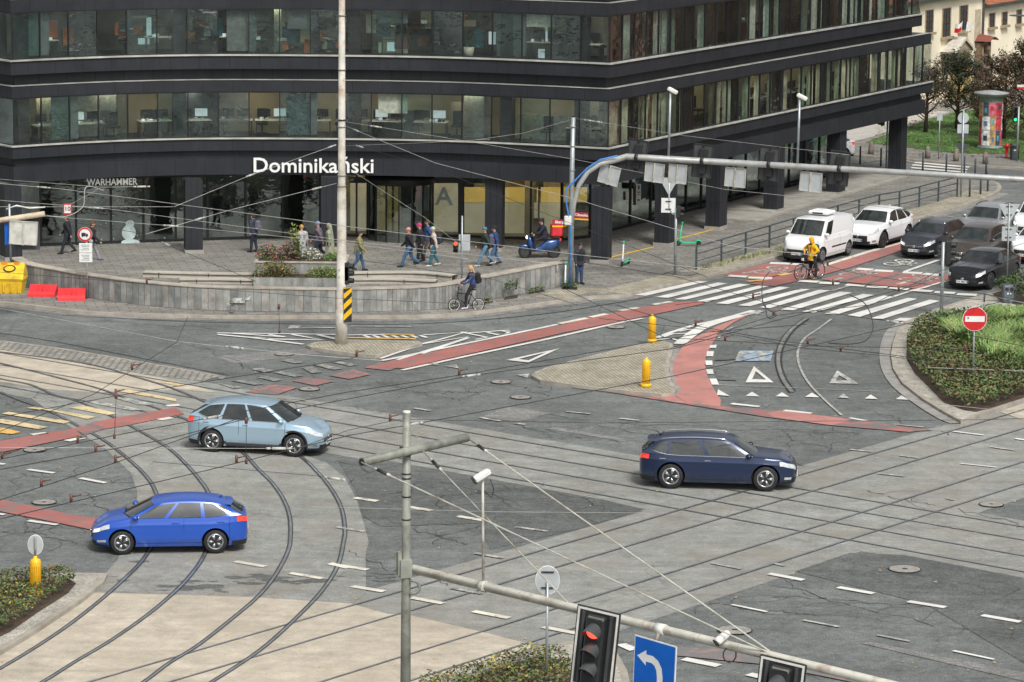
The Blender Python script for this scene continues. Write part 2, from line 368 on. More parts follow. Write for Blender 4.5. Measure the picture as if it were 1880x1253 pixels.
b = MB(); b.strip(spline([G2(*p) for p in [(-150, 602), (0, 626.5), (103, 640), (240, 662.5), (405, 691.5)]], 4), 0.16, 0.022); struct(b.build('kerb_line', M_KERB))
struct(flat('asphalt_patch_dark', [(622, 848), (710, 846), (920, 884), (1110, 919), (1183, 936), (1062, 972), (900, 1010), (880, 962), (700, 968), (668, 950), (655, 905)], 0.012, M_DARK))
struct(flat('asphalt_patch_dark', [(1460, 1050), (1560, 1016), (1660, 1020), (1880, 1062), (2000, 1090), (2000, 1250), (1880, 1218), (1700, 1110), (1560, 1075)], 0.012, M_DARK))
struct(flat('asphalt_patch', [(886, 766), (930, 747), (1014, 759), (950, 776)], 0.012, M_PATCH))
struct(flat('asphalt_patch', [(1002, 788), (1020, 785), (1145, 806), (1150, 812)], 0.012, M_PATCH))
struct(flat('asphalt_patch', [(395, 655), (560, 640), (590, 650), (430, 668)], 0.006, M_PATCH))
struct(flat('asphalt_patch', [(1580, 1182), (1600, 1180), (1880, 1236), (1880, 1252)], 0.014, M_PATCH))

def rail(pts, i, z):
    o = MB(); P = [Vector((p[0], p[1])) for p in pts]
    o.strip(P, 0.062 if i == 2 else 0.05, z, 0); o.strip(P, 0.04 if i == 2 else 0.028, z - 0.001, 1, off=-0.055 if i == 2 else -0.04); o.strip(P, 0.025 if i == 2 else 0.012, z - 0.002, 2, off=0.05 if i == 2 else 0.034)
    return struct(o.build('tram_rail', [M_STEEL, M_GROOVE, M_TAR if i == 2 else M_GROOVE]))
def sub(a, b, n=30): return [a + (b - a) * k / n for k in range(n + 1)]
for k, (a, c) in enumerate(railsA): rail(sub(a, c), 0, 0.026)
for k, (a, c) in enumerate(railsB): rail(sub(a, c), 0, 0.028)
for k, c in enumerate(railsC): rail(c, 2, 0.031)

# --- paint
def polys(name, lst, z, m):
    for px in lst: struct(flat(name, px, z, m))
def stroke(name, px, w, z, m):
    z += dz(); b = MB(); b.strip([G2(*p) for p in px], w, z); return struct(b.build(name, m))
def dash(lst, w, m, z=0.034):
    for (x0, y0), (x1, y1) in lst: stroke('lane_dash', [(x0, y0), (x1, y1)], w, z, m)
def zz(ox, oy, s): return lambda l: [(ox + x / s, oy + y / s) for x, y in l]
A_ = zz(0, 620, 5.875); B_ = zz(1140, 440, 5.222); C_ = zz(1460, 440, 5.222); D_ = zz(1240, 500, 2.914); E_ = zz(900, 500, 2.914)
F_ = zz(600, 743, 2.456); H_ = zz(1240, 823, 2.914); I_ = zz(1000, 520, 5.22); J_ = zz(400, 560, 5.222); K_ = zz(0, 560, 2.914); L_ = zz(0, 823, 2.914); N_ = zz(1560, 720, 5.875)
zb = [A_(l) for l in ([(-40, 985), (40, 985), (225, 1030), (120, 1055), (-40, 1030)],)]
polys('crossing_stripe', zb, 0.034, M_YEL)
polys('crossing_stripe', [A_(l) for l in ([(-40, 890), (40, 890), (520, 975), (420, 1000), (-40, 925)], [(20, 830), (90, 812), (760, 915), (690, 940)], [(275, 770), (380, 757), (1035, 865), (950, 892), (540, 800)],
  [(740, 765), (900, 742), (1270, 830), (1160, 845)], [(1280, 590), (1400, 575), (1900, 672), (1900, 700)], [(1730, 495), (1830, 488), (2000, 520), (1940, 535)])], 0.034, M_CRY)
polys('crossing_stripe', [A_(l) for l in ([(930, 705), (1070, 700), (1560, 790), (1420, 800)], [(1230, 660), (1400, 660), (1680, 735), (1500, 735)])], 0.034, M_WORN)
polys('crossing_stripe_faint', [J_(l) for l in ([(310, 625), (420, 612), (560, 645), (460, 655)], [(520, 655), (600, 645), (830, 685), (740, 700)], [(380, 705), (470, 695), (620, 728), (540, 742)], [(120, 735), (220, 728), (440, 765), (350, 778)],
  [(590, 540), (700, 530), (840, 560), (740, 570)], [(800, 610), (900, 600), (1010, 655), (900, 665)], [(900, 580), (1010, 575), (1200, 620), (1100, 632)], [(1080, 555), (1180, 552), (1340, 585), (1260, 595)], [(0, 760), (60, 770), (260, 800), (150, 812)], [(0, 680), (90, 700), (40, 720), (0, 715)])], 0.034, M_FAINTA)
# red cycle lanes
def px(l): return l
polys('cycle_lane', [[(-60, 845), (-60, 822), (0, 812), (137, 788), (150, 802), (0, 833)], [(171, 777), (220, 768), (322, 750), (338, 762), (223, 785), (190, 790)]], 0.033, M_RED)
polys('cycle_lane', [[(135, 789), (171, 777), (190, 790), (156, 801)]], 0.0325, M_REDW)
polys('cycle_lane_worn', [[(450, 722), (499.6, 708), (547, 713), (507, 727)], [(536, 701), (566, 695), (614, 702), (578, 710)], [(603, 691), (649, 680), (681, 689), (641, 698)], [(668, 677), (700, 666), (745, 670), (715, 682)]], 0.0318, M_REDW)
polys('cycle_lane', [[(694, 676), (719, 663), (1040, 596), (1095.8, 581.5), (1166.6, 568.5), (1239.5, 556.4), (1275.9, 555.2), (1297, 558.3), (1201, 579), (1122.6, 594.7), (1040, 611.5), (743, 678)]], 0.033, M_RED)
polys('cycle_lane', [[(1385, 574), (1360, 583), (1314, 602), (1275.8, 621.5), (1249, 642.5), (1236.5, 665.5), (1234.6, 682.7), (1241, 703.8), (1251, 719), (1240, 728), (1262, 742), (1322, 748), (1324, 737), (1310, 715), (1298.8, 692.4), (1294, 671), (1296, 654), (1306.5, 635), (1318, 614), (1345, 595)]], 0.033, M_REDP)
polys('cycle_lane_worn', [[(990, 703), (1080, 712), (1190, 728), (1240, 729), (1262, 742), (1322, 748), (1432, 755.7), (1542, 769), (1710, 791.7), (1669, 795), (1528, 783), (1408, 767.7), (1240, 741), (1100, 719)]], 0.0325, M_REDW)
polys('cycle_lane', [[(1408, 760), (1432, 755.7), (1542, 769), (1560, 774), (1528, 783), (1420, 768)], [(1190, 728), (1240, 730), (1262, 742), (1240, 741)]], 0.0335, M_REDP)
polys('cycle_lane', [K_(l) for l in ([(-120, 1012), (0, 1045), (400, 1130), (560, 1150), (520, 1215), (400, 1190), (0, 1110), (-120, 1085)],)], 0.033, M_RED)
polys('cycle_lane', [[(1377, 523), (1450, 502), (1512, 489), (1590, 466.5), (1651, 450), (1700, 438), (1700, 449), (1651, 463), (1560, 493), (1500, 509), (1423, 527)], [(1326, 506.5), (1410, 484.5), (1484, 487.5), (1448, 501.5), (1412, 511.5)],
  [(1506, 514.7), (1573, 496.5), (1725, 507), (1760, 500), (1790, 497), (1690, 532.5), (1600, 524)]], 0.033, M_RED)
polys('cycle_lane_gap', [[(1586, 522.5), (1594, 523.6), (1655, 506.5), (1646, 504.5)], [(1540, 519), (1548, 520), (1612, 502), (1604, 500.8)], [(1655, 529), (1662, 530), (1738, 509), (1730, 507)]], 0.0345, M_ASPH)
stroke('tram_road_edge', [(950, 1268), (1180, 1200), (1480, 1262)], 0.01, 0.02, M_FAINT)
polys('cycle_lane_worn', [[(1180, 1187), (1340, 1195), (1520, 1226), (1700, 1265), (1640, 1270), (1400, 1222), (1180, 1200)]], 0.033, M_REDF)
# edge lines of the lanes
stroke('edge_line', [(700, 664), (719, 660.5), (1000, 602.5), (1023, 597.5)], 0.2, 0.034, M_WHITE)
stroke('edge_line', [(738, 681.5), (860, 655), (1000, 625.5), (1122, 597.5), (1180, 586)], 0.2, 0.034, M_WHITE)
dash([((1027, 596), (1078, 585.5)), ((1084, 584), (1114, 578)), ((1138, 572), (1171, 566.5)), ((1199, 561), (1232, 555.5))], 0.28, M_CREAM)
stroke('edge_line', [(1512, 489.5), (1590, 465), (1655, 447), (1700, 436)], 0.28, 0.034, M_CREAM)
for l in ([(1212, 410), (1400, 390)], [(1520, 350), (1620, 330)]): stroke('edge_line', B_(l), 0.3, 0.036, M_YEL)
stroke('lane_line', C_([(700, 395 - 30), (1050, 315), (1370, 205)][1:]), 0.2, 0.034, M_WHITE)
stroke('lane_line', C_([(945, 555), (1110, 500), (1230, 470), (1440, 405)]), 0.16, 0.036, M_WHITE)
stroke('lane_line_faint', C_([(350, 500), (520, 450)]), 0.16, 0.034, M_FAINT)
# stop lines
ST = [B_(l) for l in ([(1030, 355), (1210, 365)], [(1220, 373), (1450, 380)], [(1430, 233), (1620, 240)], [(1640, 242), (1740, 248)])] + [C_(l) for l in ([(590, 287), (740, 298)], [(760, 304), (940, 312)], [(1030, 322), (1215, 331)], [(1230, 335), (1385, 350)],
  [(35, 403), (225, 415)], [(230, 422), (420, 432)], [(485, 440), (670, 452)], [(685, 458), (880, 468)], [(895, 474), (1085, 485)], [(1120, 492), (1315, 505)], [(1335, 512), (1530, 522)], [(1550, 532), (1740, 540)])]
for l in ST: stroke('stop_line', l, 0.55, 0.036, M_WHITE)
CW = [B_(l) for l in ([(130, 540), (240, 548), (830, 412), (740, 405)], [(335, 560), (450, 568), (1020, 430), (930, 420)], [(510, 582), (620, 585), (1240, 440), (1130, 432)], [(725, 600), (820, 608), (1420, 455), (1320, 450)], [(910, 620), (1030, 628), (1620, 468), (1520, 460)], [(1120, 640), (1240, 648), (1815, 485), (1730, 478)])]
CW += [[(1393.7, 566.4), (1413.8, 567.7), (1525, 535), (1504, 533.8)], [(1433, 570.2), (1456, 571.7), (1564.4, 539.2), (1542.3, 537.3)]]
CW += [C_(l) for l in ([(65, 700), (180, 710), (755, 540), (650, 530)], [(280, 718), (400, 727), (945, 560), (850, 545)], [(495, 735), (620, 750), (1170, 578), (1080, 568)], [(720, 765), (840, 770), (1385, 598), (1290, 585)], [(930, 785), (1060, 790), (1180, 762), (1010, 760)])]
polys('crossing_stripe', CW, 0.0365, M_WHITE)
# triangles
def tri(outer, inner, m):
    o = [Vector((*G2(*p), 0.036)) for p in outer]; i = [Vector((*G2(*p), 0.036)) for p in inner]; b = MB()
    for k in range(3): b.quad(o[k], o[(k + 1) % 3], i[(k + 1) % 3], i[k])
    return struct(b.build('yield_triangle', m))
for l, m in (([(420, 508), (375, 595), (525, 595), (430, 535), (410, 578), (485, 580)], M_WHITE), ([(865, 530), (822, 600), (980, 602), (875, 556), (858, 583), (925, 585)], M_WORN)): q = D_(l); tri(q[:3], q[3:], m)
q = E_([(85, 475), (205, 488), (370, 413), (150, 470), (205, 477), (300, 433)]); tri(q[:3], q[3:], M_WHITE)
polys('yield_tooth', [D_(l) for l in ([(410, 645), (375, 668), (450, 670)], [(570, 648), (535, 670), (608, 672)], [(730, 650), (692, 673), (770, 675)], [(1045, 660), (1012, 682), (1082, 684)], [(1210, 665), (1178, 685), (1248, 688)], [(228, 632), (222, 662), (290, 668)])], 0.036, M_WHITE)
polys('yield_tooth', [D_([(900, 655), (865, 678), (930, 680)])], 0.036, M_WORN)
polys('lane_dot', [E_(l) for l in ([(1160, 428), (1197, 428), (1192, 455), (1155, 455)], [(1150, 478), (1188, 478), (1190, 502), (1153, 502)], [(1155, 525), (1190, 525), (1196, 550), (1162, 550)], [(1172, 575), (1210, 575), (1224, 607), (1186, 607)], [(1176, 396), (1212, 393), (1208, 410), (1172, 410)])], 0.036, M_WHITE)
struct(flat('lane_symbol', E_([(1335, 425), (1515, 425), (1500, 480), (1310, 480)]), 0.035, M_BLUEP))
for l in ([(1345, 432), (1330, 470)], [(1345, 432), (1470, 432)], [(1338, 452), (1440, 452)], [(1470, 428), (1440, 476)]): stroke('lane_symbol_bar', E_(l), 0.22, 0.037, M_WORN)
struct(flat('asphalt_stain', E_([(1230, 395), (1420, 392), (1330, 470), (1200, 478)]), 0.0342, M_DARK))
struct(flat('asphalt_stain', E_([(1205, 520), (1260, 515), (1320, 585), (1210, 580)]), 0.0342, M_DARK))
# curved scars and faint arcs in the slip road
for l, wd, m in (([(700, 250), (620, 310), (565, 390), (548, 480), (572, 570), (625, 645)], 0.16, M_PATCH), ([(716, 252), (640, 310), (585, 390), (566, 480), (590, 570), (640, 640)], 0.07, M_TAR), ([(690, 248), (608, 310), (552, 390), (536, 480), (560, 572), (612, 648)], 0.05, M_TAR), ([(835, 255), (760, 310), (690, 360), (655, 430), (665, 510), (715, 600), (800, 690), (890, 770)], 0.09, M_FAINT)):
    b = MB(); b.strip(spline([G2(*p) for p in D_(l)], 5), wd, 0.035 if m is M_PATCH else 0.036); struct(b.build('road_seam', m))
stroke('road_seam', D_([(230, 607), (1100, 642)]), 0.05, 0.036, M_FAINT)
# lane dashes
dash([tuple(F_(l)) for l in ([(125, 425), (228, 440)], [(365, 465), (475, 484)], [(590, 508), (705, 527)], [(15, 724), (185, 750)], [(112, 824), (258, 848)], [(380, 876), (525, 902)], [(660, 937), (822, 968)], [(975, 1008), (1130, 1038)])], 0.24, M_CREAM)
dash([tuple(F_(l)) for l in ([(850, 556), (995, 576)], [(40, 557), (170, 577)], [(668, 675), (795, 697)], [(560, 832), (700, 858)], [(1080, 35), (1190, 46)], [(1320, 66), (1410, 76)], [(390, 20), (470, 32)], [(845, 88), (895, 94)], [(690, 62), (780, 78)])], 0.17, M_WORN)
dash([tuple(H_(l)) for l in ([(500, 677), (685, 712)], [(870, 750), (1060, 784)], [(1245, 826), (1445, 858)], [(1640, 900), (1845, 936)])], 0.24, M_WHITE)
dash([tuple(H_(l)) for l in ([(300, 843), (490, 882)], [(1485, 1090), (1705, 1137)], [(1525, 87), (1720, 108)])], 0.12, M_WHITE)
dash([tuple(H_(l)) for l in ([(685, 926), (875, 962)], [(1080, 1006), (1255, 1040)], [(190, 620), (350, 652)], [(1200, 45), (1290, 55)], [(1080, 140), (1220, 156)], [(530, 622), (585, 636)], [(1450, 272), (1490, 284)])], 0.13, M_FAINT)
dash([tuple(N_(l)) for l in ([(1115, 434), (1445, 475)], [(1785, 512), (1980, 540)], [(0, 289), (185, 322)])], 0.18, M_WHITE)
dash([tuple(N_(l)) for l in ([(1510, 600), (1790, 640)], [(480, 357), (800, 388)], [(535, 693), (735, 720)], [(300, 885), (590, 920)], [(0, 628), (240, 655)])], 0.15, M_FAINT)
dash([tuple(E_(l)) for l in ([(1290, 708), (1440, 724)], [(1572, 744), (1720, 760)])], 0.26, M_WHITE)
dash([tuple(K_(l)) for l in ([(170, 700), (250, 690)], [(357, 733), (445, 715)], [(850, 620), (920, 608)], [(890, 545), (960, 540)])], 0.3, M_WHITE)
dash([tuple(K_(l)) for l in ([(150, 886), (290, 905)], [(430, 932), (565, 958)], [(150, 1160), (308, 1182)], [(-60, 850), (25, 858)], [(-60, 1118), (25, 1128)])], 0.2, M_WHITE)
dash([tuple(L_(l)) for l in ([(1255, 612), (1420, 640)], [(1550, 674), (1725, 704)], [(1765, 622), (1865, 648)])], 0.22, M_CREAM)
dash([((1255, 1212), (1320, 1225)), ((1374, 1240), (1400, 1246)), ((1140, 1185), (1165, 1196))], 0.3, M_WHITE)
# hatched noses of the islands
for l in ([(857, 621), (980, 628)][:0] or []): pass
HW = lambda l, w=0.16, m=None: stroke('hatch_line', l, w, 0.035, m or M_WHITE)
HW(J_([(-10, 278), (1130, 292)])); HW(J_([(0, 292), (320, 322), (820, 386)]), 0.2)
HW(J_([(150, 282), (640, 316), (320, 322)]), 0.18); HW(J_([(490, 292), (640, 316)]), 0.18); HW(J_([(710, 292), (1010, 346), (480, 336)]), 0.2); HW(J_([(960, 295), (1130, 335)]), 0.22)
HW(J_([(1240, 322), (1900, 335)]), 0.22, M_YEL); HW(J_([(1560, 290), (1880, 292)]), 0.16, M_YEL); HW(J_([(1240, 298), (1600, 292)]), 0.14)
for k in range(7): HW(J_([(1400 + 90 * k, 302), (1460 + 90 * k, 322)]), 0.16)
Q_ = zz(400, 560, 2.914)
HW(Q_([(1100, 165), (1330, 150), (1180, 192), (1080, 215)]), 0.14); HW(Q_([(870, 292), (1085, 215), (1340, 175), (1200, 225), (960, 298)]), 0.16); HW(Q_([(1090, 265), (1340, 180)]), 0.2); HW(Q_([(1300, 150), (1440, 178), (1380, 190)]), 0.16); HW(Q_([(1440, 152), (1500, 165)]), 0.16); HW(Q_([(1500, 142), (1560, 150), (1540, 158)]), 0.14)
HW(Q_([(1340, 155), (1560, 140)]), 0.14)
HW(B_([(345, 950), (500, 892), (700, 830), (880, 792), (1280, 690)]), 0.22); HW(B_([(560, 1010), (690, 905), (800, 840), (900, 805), (1100, 745), (1290, 690)]), 0.45)
HW(B_([(345, 970), (480, 955), (590, 990)]), 0.16); HW(B_([(400, 945), (500, 912), (690, 905)]), 0.14); HW(B_([(560, 890), (640, 870), (760, 870)]), 0.12)
HW(B_([(1160, 735), (1360, 690)]), 0.35, M_WORN)
polys('lane_dot', [B_(l) for l in ([(930, 930), (960, 925), (950, 955), (925, 950)], [(1020, 860), (1080, 845), (1050, 872), (1010, 875)], [(1290, 720), (1340, 710), (1330, 722), (1290, 730)], [(860, 1025), (915, 1022), (905, 1044), (855, 1044)])], 0.036, M_WORN)
polys('lane_arrow', [J_([(668, 236), (690, 205), (800, 210), (770, 228), (1130, 222), (1130, 230)])], 0.035, M_FAINT)
stroke('lane_line_faint', J_([(1270, 212), (1850, 215)]), 0.15, 0.035, M_FAINT)
polys('yield_tooth', [[(784, 670), (806, 672), (800, 666)], [(814, 674), (842, 678), (838, 671)], [(1440, 0 + 680), (1441, 680), (1441, 681)], [(948, 690), (968, 696), (972, 688)]], 0.035, M_WORN)
# bicycle symbols
def bike_mark(cx, cy, s, ang, m):
    c = Vector(G2(cx, cy)); b = MB(); ca, sa = math.cos(ang), math.sin(ang)
    def T(x, y): return (c.x + s * (x * ca - y * sa), c.y + s * (x * sa + y * ca))
    for q in (-0.55, 0.55): b.strip([T(q + 0.36 * math.cos(t * math.pi / 8), 0.36 * math.sin(t * math.pi / 8)) for t in range(17)], 0.09 * s, 0.037)
    for l in ([(-0.55, 0), (-0.15, 0.5), (0.4, 0.5), (0.55, 0)], [(-0.15, 0.5), (0.05, 0), (0.4, 0.5)], [(-0.55, 0), (0.05, 0)], [(0.4, 0.5), (0.38, 0.72), (0.55, 0.74)], [(-0.3, 0.66), (-0.05, 0.66)]):
        b.strip([T(*p) for p in l], 0.09 * s, 0.037)
    return struct(b.build('bicycle_marking', m))
bike_mark(1415, 497, 1.25, R(240), M_WORN); bike_mark(1573, 502, 1.25, R(240), M_WORN); bike_mark(1683, 511, 1.25, R(240), M_WORN); bike_mark(1650, 483.5, 1.1, R(240), M_WHITE)
for l in ([(1362, 504), (1404, 497)], [(1528, 517), (1548, 511)], [(1648, 524), (1672, 517)]): stroke('arrow_marking', l, 0.22, 0.037, M_WORN)
# manholes
M_IRON = mat('manhole_iron', (0.33, 0.31, 0.275), 0.6, 0.2, var=0.3, scale=9)
def manhole(x, y, r=0.36):
    c = G(x, y); b = MB(); n = 24
    ring = lambda rr: [(c.x + rr * math.cos(2 * math.pi * k / n), c.y + rr * math.sin(2 * math.pi * k / n)) for k in range(n)]
    b.prism(ring(r + 0.035), 0.036, 0.036, 1, True, False); b.prism(ring(r), 0.039, 0.039, 0, True, False)
    b.prism(ring(r * .2), 0.041, 0.041, 1, True, False)
    struct(b.build('manhole_cover', [M_IRON, M_TAR]))
for x, y in ((64, 828), (81, 924), (568, 716), (920, 703), (956, 731), (1131, 602), (522, 652), (1661, 1047), (1349, 1159), (1430, 834), (1820, 928)): manhole(x, y, 0.42 if y > 1000 else 0.34)
# crack sealing: irregular dark lines in the carriageway
M_CRK = mat('road_crack_dark', (0.06, 0.063, 0.06), 0.9, var=0.5, scale=3)
def crack(px0, px1, n=26, amp=0.22, w=0.036, seed=0):
    rnd = random.Random(seed); a = Vector(G2(*px0)); c = Vector(G2(*px1)); d = c - a; nn = Vector((-d.y, d.x)).normalized(); off = 0; pts = []
    for i in range(n + 1):
        off += rnd.uniform(-amp, amp); off *= 0.86; pts.append(a + d * (i / n) + nn * off)
    b = MB()
    for i in range(n):
        if rnd.random() < 0.93: b.strip([pts[i], pts[i + 1]], w * rnd.uniform(0.4, 1.1), 0.0145)
    for i in range(2, n, 5):
        q = pts[i]; e = [q]; ang = rnd.uniform(0, 6.28)
        for k in range(5): ang += rnd.uniform(-.7, .7); e.append(e[-1] + Vector((math.cos(ang), math.sin(ang))) * 0.3)
        b.strip(e, w * 0.45, 0.0147)
    struct(b.build('road_crack', M_CRK))
for i, (p, q) in enumerate([((1010, 760), (1500, 860)), ((1100, 772), (1600, 800)), ((900, 783), (1150, 812)), ((1180, 790), (1420, 830)), ((1440, 790), (1540, 830)), ((1330, 745), (1600, 780)), ((690, 700), (860, 740)), ((760, 722), (900, 722)), ((180, 590), (430, 606)), ((380, 640), (520, 700)),
  ((1420, 1075), (1880, 1180)), ((1420, 1095), (1780, 1120)), ((1540, 1030), (1840, 1090)), ((1500, 1040), (1880, 1110)), ((1300, 1110), (1500, 1135)), ((740, 950), (900, 900)), ((800, 1000), (910, 930)), ((700, 870), (1100, 960)), ((960, 900), (1140, 940)), ((10, 980), (150, 960)), ((20, 945), (130, 1000)), ((150, 905), (240, 985)), ((130, 700), (10, 745)),
  ((860, 690), (1000, 730)), ((1350, 830), (1300, 860)), ((650, 1010), (830, 1075)), ((720, 960), (860, 1000)), ((40, 870), (240, 890)), ((1600, 900), (1880, 960)), ((1200, 1180), (1600, 1240)), ((1450, 765), (1560, 800)), ((1600, 760), (1740, 800)), ((1340, 640), (1420, 620)), ((500, 735), (700, 760)), ((900, 640), (1100, 625)), ((860, 575), (1150, 556)), ((900, 596), (1130, 570))]):
    crack(p, q, seed=i + 3)
def seam(l, w=0.06, m=None): b = MB(); b.strip(spline([G2(*p) for p in l], 5), w, 0.016); struct(b.build('road_seam', m or M_TAR))
seam([(120, 579), (340, 591), (600, 596), (800, 594), (1000, 577), (1130, 557), (1200, 545)], 0.07)
seam([(-20, 610), (100, 628), (420, 690)], 0.05)
seam([(0, 840), (130, 789), (0, 700)][:2], 0.03)
seam([(1200, 640), (1220, 600)], 0.02)
# stains along the curved rails at the concrete edge
rnd = random.Random(5)
b = MB()
for k in range(46):
    x, y = rnd.choice([(230, 1070), (240, 1050), (330, 1078), (430, 1078), (500, 1068), (560, 1070), (470, 1060), (390, 1080), (620, 1062), (700, 1060)]); x += rnd.gauss(0, 26); y += rnd.gauss(0, 7); c = G(x, y); s_ = rnd.uniform(0.05, 0.3)
    b.prism([(c.x + s_ * rnd.uniform(0.6, 2.2) * math.cos(t), c.y + s_ * rnd.uniform(0.4, 1) * math.sin(t)) for t in [i * 0.785 for i in range(8)]], 0.0135 + k * 1e-5, 0.0135 + k * 1e-5, 0, True, False)
struct(b.build('tar_stain', M_DARK))
# leaves and litter
M_LEAF = mat('fallen_leaf', (0.5, 0.33, 0.12), 0.8, var=0.5, scale=30)
b = MB()
for k in range(420):
    x, y = rnd.uniform(-30, 1900), rnd.uniform(560, 1250) if rnd.random() < .8 else rnd.uniform(470, 560); c = G(x, y); s_ = rnd.uniform(0.02, 0.055); a = rnd.uniform(0, 6)
    b.add([(c.x + s_ * math.cos(a + t), c.y + s_ * math.sin(a + t) * .7, 0.045 + 0.02 * rnd.random()) for t in (0, 1.6, 3.1, 4.7)], [(0, 1, 2, 3)])
tag(b.build('fallen_leaves', M_LEAF), kind='stuff')

# --- pavements and islands with real kerbs
def raised(name, pxs, m, zt=0.12, kerb=None, kw=0.15, kname='kerb', closed=True, smooth=0):
    P = [Vector(G2(x, y, zt)) for x, y in pxs]
    if smooth: P = spline([*P, P[0]], smooth)[:-1]
    b = MB(); b.prism(P, 0, zt, 0); o = struct(b.build(name, m))
    if kerb:
        k = MB(); Q = P + [P[0]]
        A = sum(Q[i].x * Q[i + 1].y - Q[i + 1].x * Q[i].y for i in range(len(P))); s = 1 if A > 0 else -1
        k.strip(Q, kw, zt + 0.006, 0, off=s * (kw / 2 - 0.012), z1=0.0); struct(k.build(kname, kerb))
    return o
PAVE_EDGE = [(-60, 551), (0, 555), (100, 566), (163, 573), (340, 579), (500, 581), (640, 581), (760, 580), (830, 577), (900, 570), (973, 560), (1039.5, 551), (1090, 545), (1149, 541), (1205, 528), (1258.7, 515.6), (1350.6, 492.7), (1438, 468), (1540, 440), (1663, 406.6), (1740, 385), (1783, 372), (1820, 358), (1835, 350), (1838, 343), (1830, 335), (1800, 327), (1730, 319), (1640, 308), (1560, 297)]
pe = [Vector(G2(x, y, 0.12)) for x, y in PAVE_EDGE]; pes = spline(pe, 4)
back = [Vector((10, 230)), Vector((-60, 230)), Vector((-60, 140))]
b = MB(); b.prism(pes + back, 0, 0.12, 0); struct(b.build('pavement', M_PAVE))
b = MB(); b.strip(pes, 0.2, 0.128, 0, off=0.085, z1=0.0); struct(b.build('kerb', M_KERB))
b = MB(); b.strip(pes[:-24], 0.5, 0.01, 0, off=-0.25); struct(b.build('gutter', M_PATCH))
# setts band by the road on the right
b = MB(); i0 = 4 * 13; b.strip(pes[i0:i0 + 40], 1.3, 0.1265, 0, off=0.85); struct(b.build('sett_band', M_SETT))
b = MB(); b.strip([G2(*p, 0.12) for p in [(1010, 548), (1060, 532), (1120, 536)]], 1.6, 0.1267, 0); struct(b.build('sett_band', M_SETT))
raised('traffic_island', [(562, 634), (580, 628.5), (640, 624.5), (766, 626.5), (775, 630), (700, 650), (688, 653), (655, 650), (600, 642), (572, 638)], M_SETT, 0.12, M_KERB, 0.14)
raised('traffic_island', [(975, 689), (984, 683), (1003, 675), (1100, 650), (1191.7, 628.7), (1219, 627.2), (1234, 631), (1236, 640), (1230, 660), (1227, 680), (1232, 698), (1242, 714), (1238, 722), (1215, 724.5), (1150, 718), (1054, 707), (992.6, 698.5)], M_SETT, 0.12, M_KERB, 0.15)
stroke('gutter', [(1240, 640), (1236, 664), (1237, 690), (1250, 716), (1248, 726), (1225, 730), (1150, 724), (1054, 712)], 0.3, 0.0305, M_KERBG)
# right-hand bed
RB = [(1880, 524), (1840, 533), (1786, 546), (1726.6, 565), (1694, 575), (1664, 591), (1648, 607), (1640, 628), (1636, 652), (1640, 676), (1657, 703), (1694, 732), (1735, 757), (1764, 773), (1790, 764), (1880, 733.4), (2000, 695), (2000, 500)]
raised('garden_bed_edge', RB, M_GRAV, 0.12, M_KERB, 0.18)
b = MB(); b.strip(spline([G2(*p) for p in [(1880, 532), (1786, 553), (1720, 573), (1678, 588), (1640, 607), (1628, 632), (1625, 655), (1630, 682), (1650, 712), (1690, 743), (1730, 768), (1755, 779)]], 4), 0.42, 0.034); struct(b.build('gutter', M_KERBG))
b = MB(); b.prism([G2(x, y, 0.125) for x, y in [(1730, 574), (1790, 560), (1880, 545), (2000, 530), (2000, 562), (1880, 572), (1800, 576), (1740, 583)]], 0.128, 0.128, 0, True, False); struct(b.build('footpath', mat('pale_paving', (0.42, 0.4, 0.36), 0.8, var=0.12, scale=1.5)))
# bottom-left bed and bottom-centre bed
raised('garden_bed_edge', [(-150, 1085), (0, 1060), (120, 1052), (197, 1053), (190, 1068), (150, 1100), (60, 1160), (0, 1196), (-150, 1270)], M_GRAV, 0.12, M_KERB, 0.18)
raised('garden_bed_edge', [(745, 1262), (850, 1232), (960, 1200), (1040, 1178), (1085, 1175), (1130, 1195), (1150, 1230), (1165, 1290), (1165, 1420), (740, 1420)], M_GRAV, 0.12, M_KERB, 0.18)
# far side of the cross street
raised('pavement', [(1500, 262), (1560, 284), (1673, 293), (1800, 304), (1880, 309), (2100, 330), (2100, 100), (1450, 100), (1450, 240)], M_PAVE, 0.12, M_KERB, 0.2)
M_LAWN = mat('lawn_base', (0.05, 0.13, 0.02), 0.9, var=0.5, scale=2.5, dirt=(0.1, 0.075, 0.04))
struct(flat('lawn', [(1590, 262), (1640, 243), (1700, 222), (1760, 205), (1900, 195), (2100, 190), (2100, 320), (1880, 300), (1860, 283), (1760, 282), (1700, 276), (1640, 268)], 0.135, M_LAWN, 0.12))
struct(flat('footpath', [(1560, 262), (1500, 240), (1560, 212), (1640, 205), (1700, 203), (1745, 206), (1700, 219), (1640, 238), (1600, 252)], 0.131, mat('pale_paving', (0.42, 0.4, 0.36)), 0.12))
polys('crossing_stripe', [[(1676 + dx, y), (1778 + dx, y + 9), (1774 + dx, y + 11), (1674 + dx, y + 2.3)] for dx, y in ((4, 298.5), (0, 303), (-2, 308), (-5, 313), (12, 294.5))], 0.034, M_WHITE)
stroke('edge_line', [(1580, 300), (1640, 291), (1680, 300)], 0.15, 0.034, M_WORN)
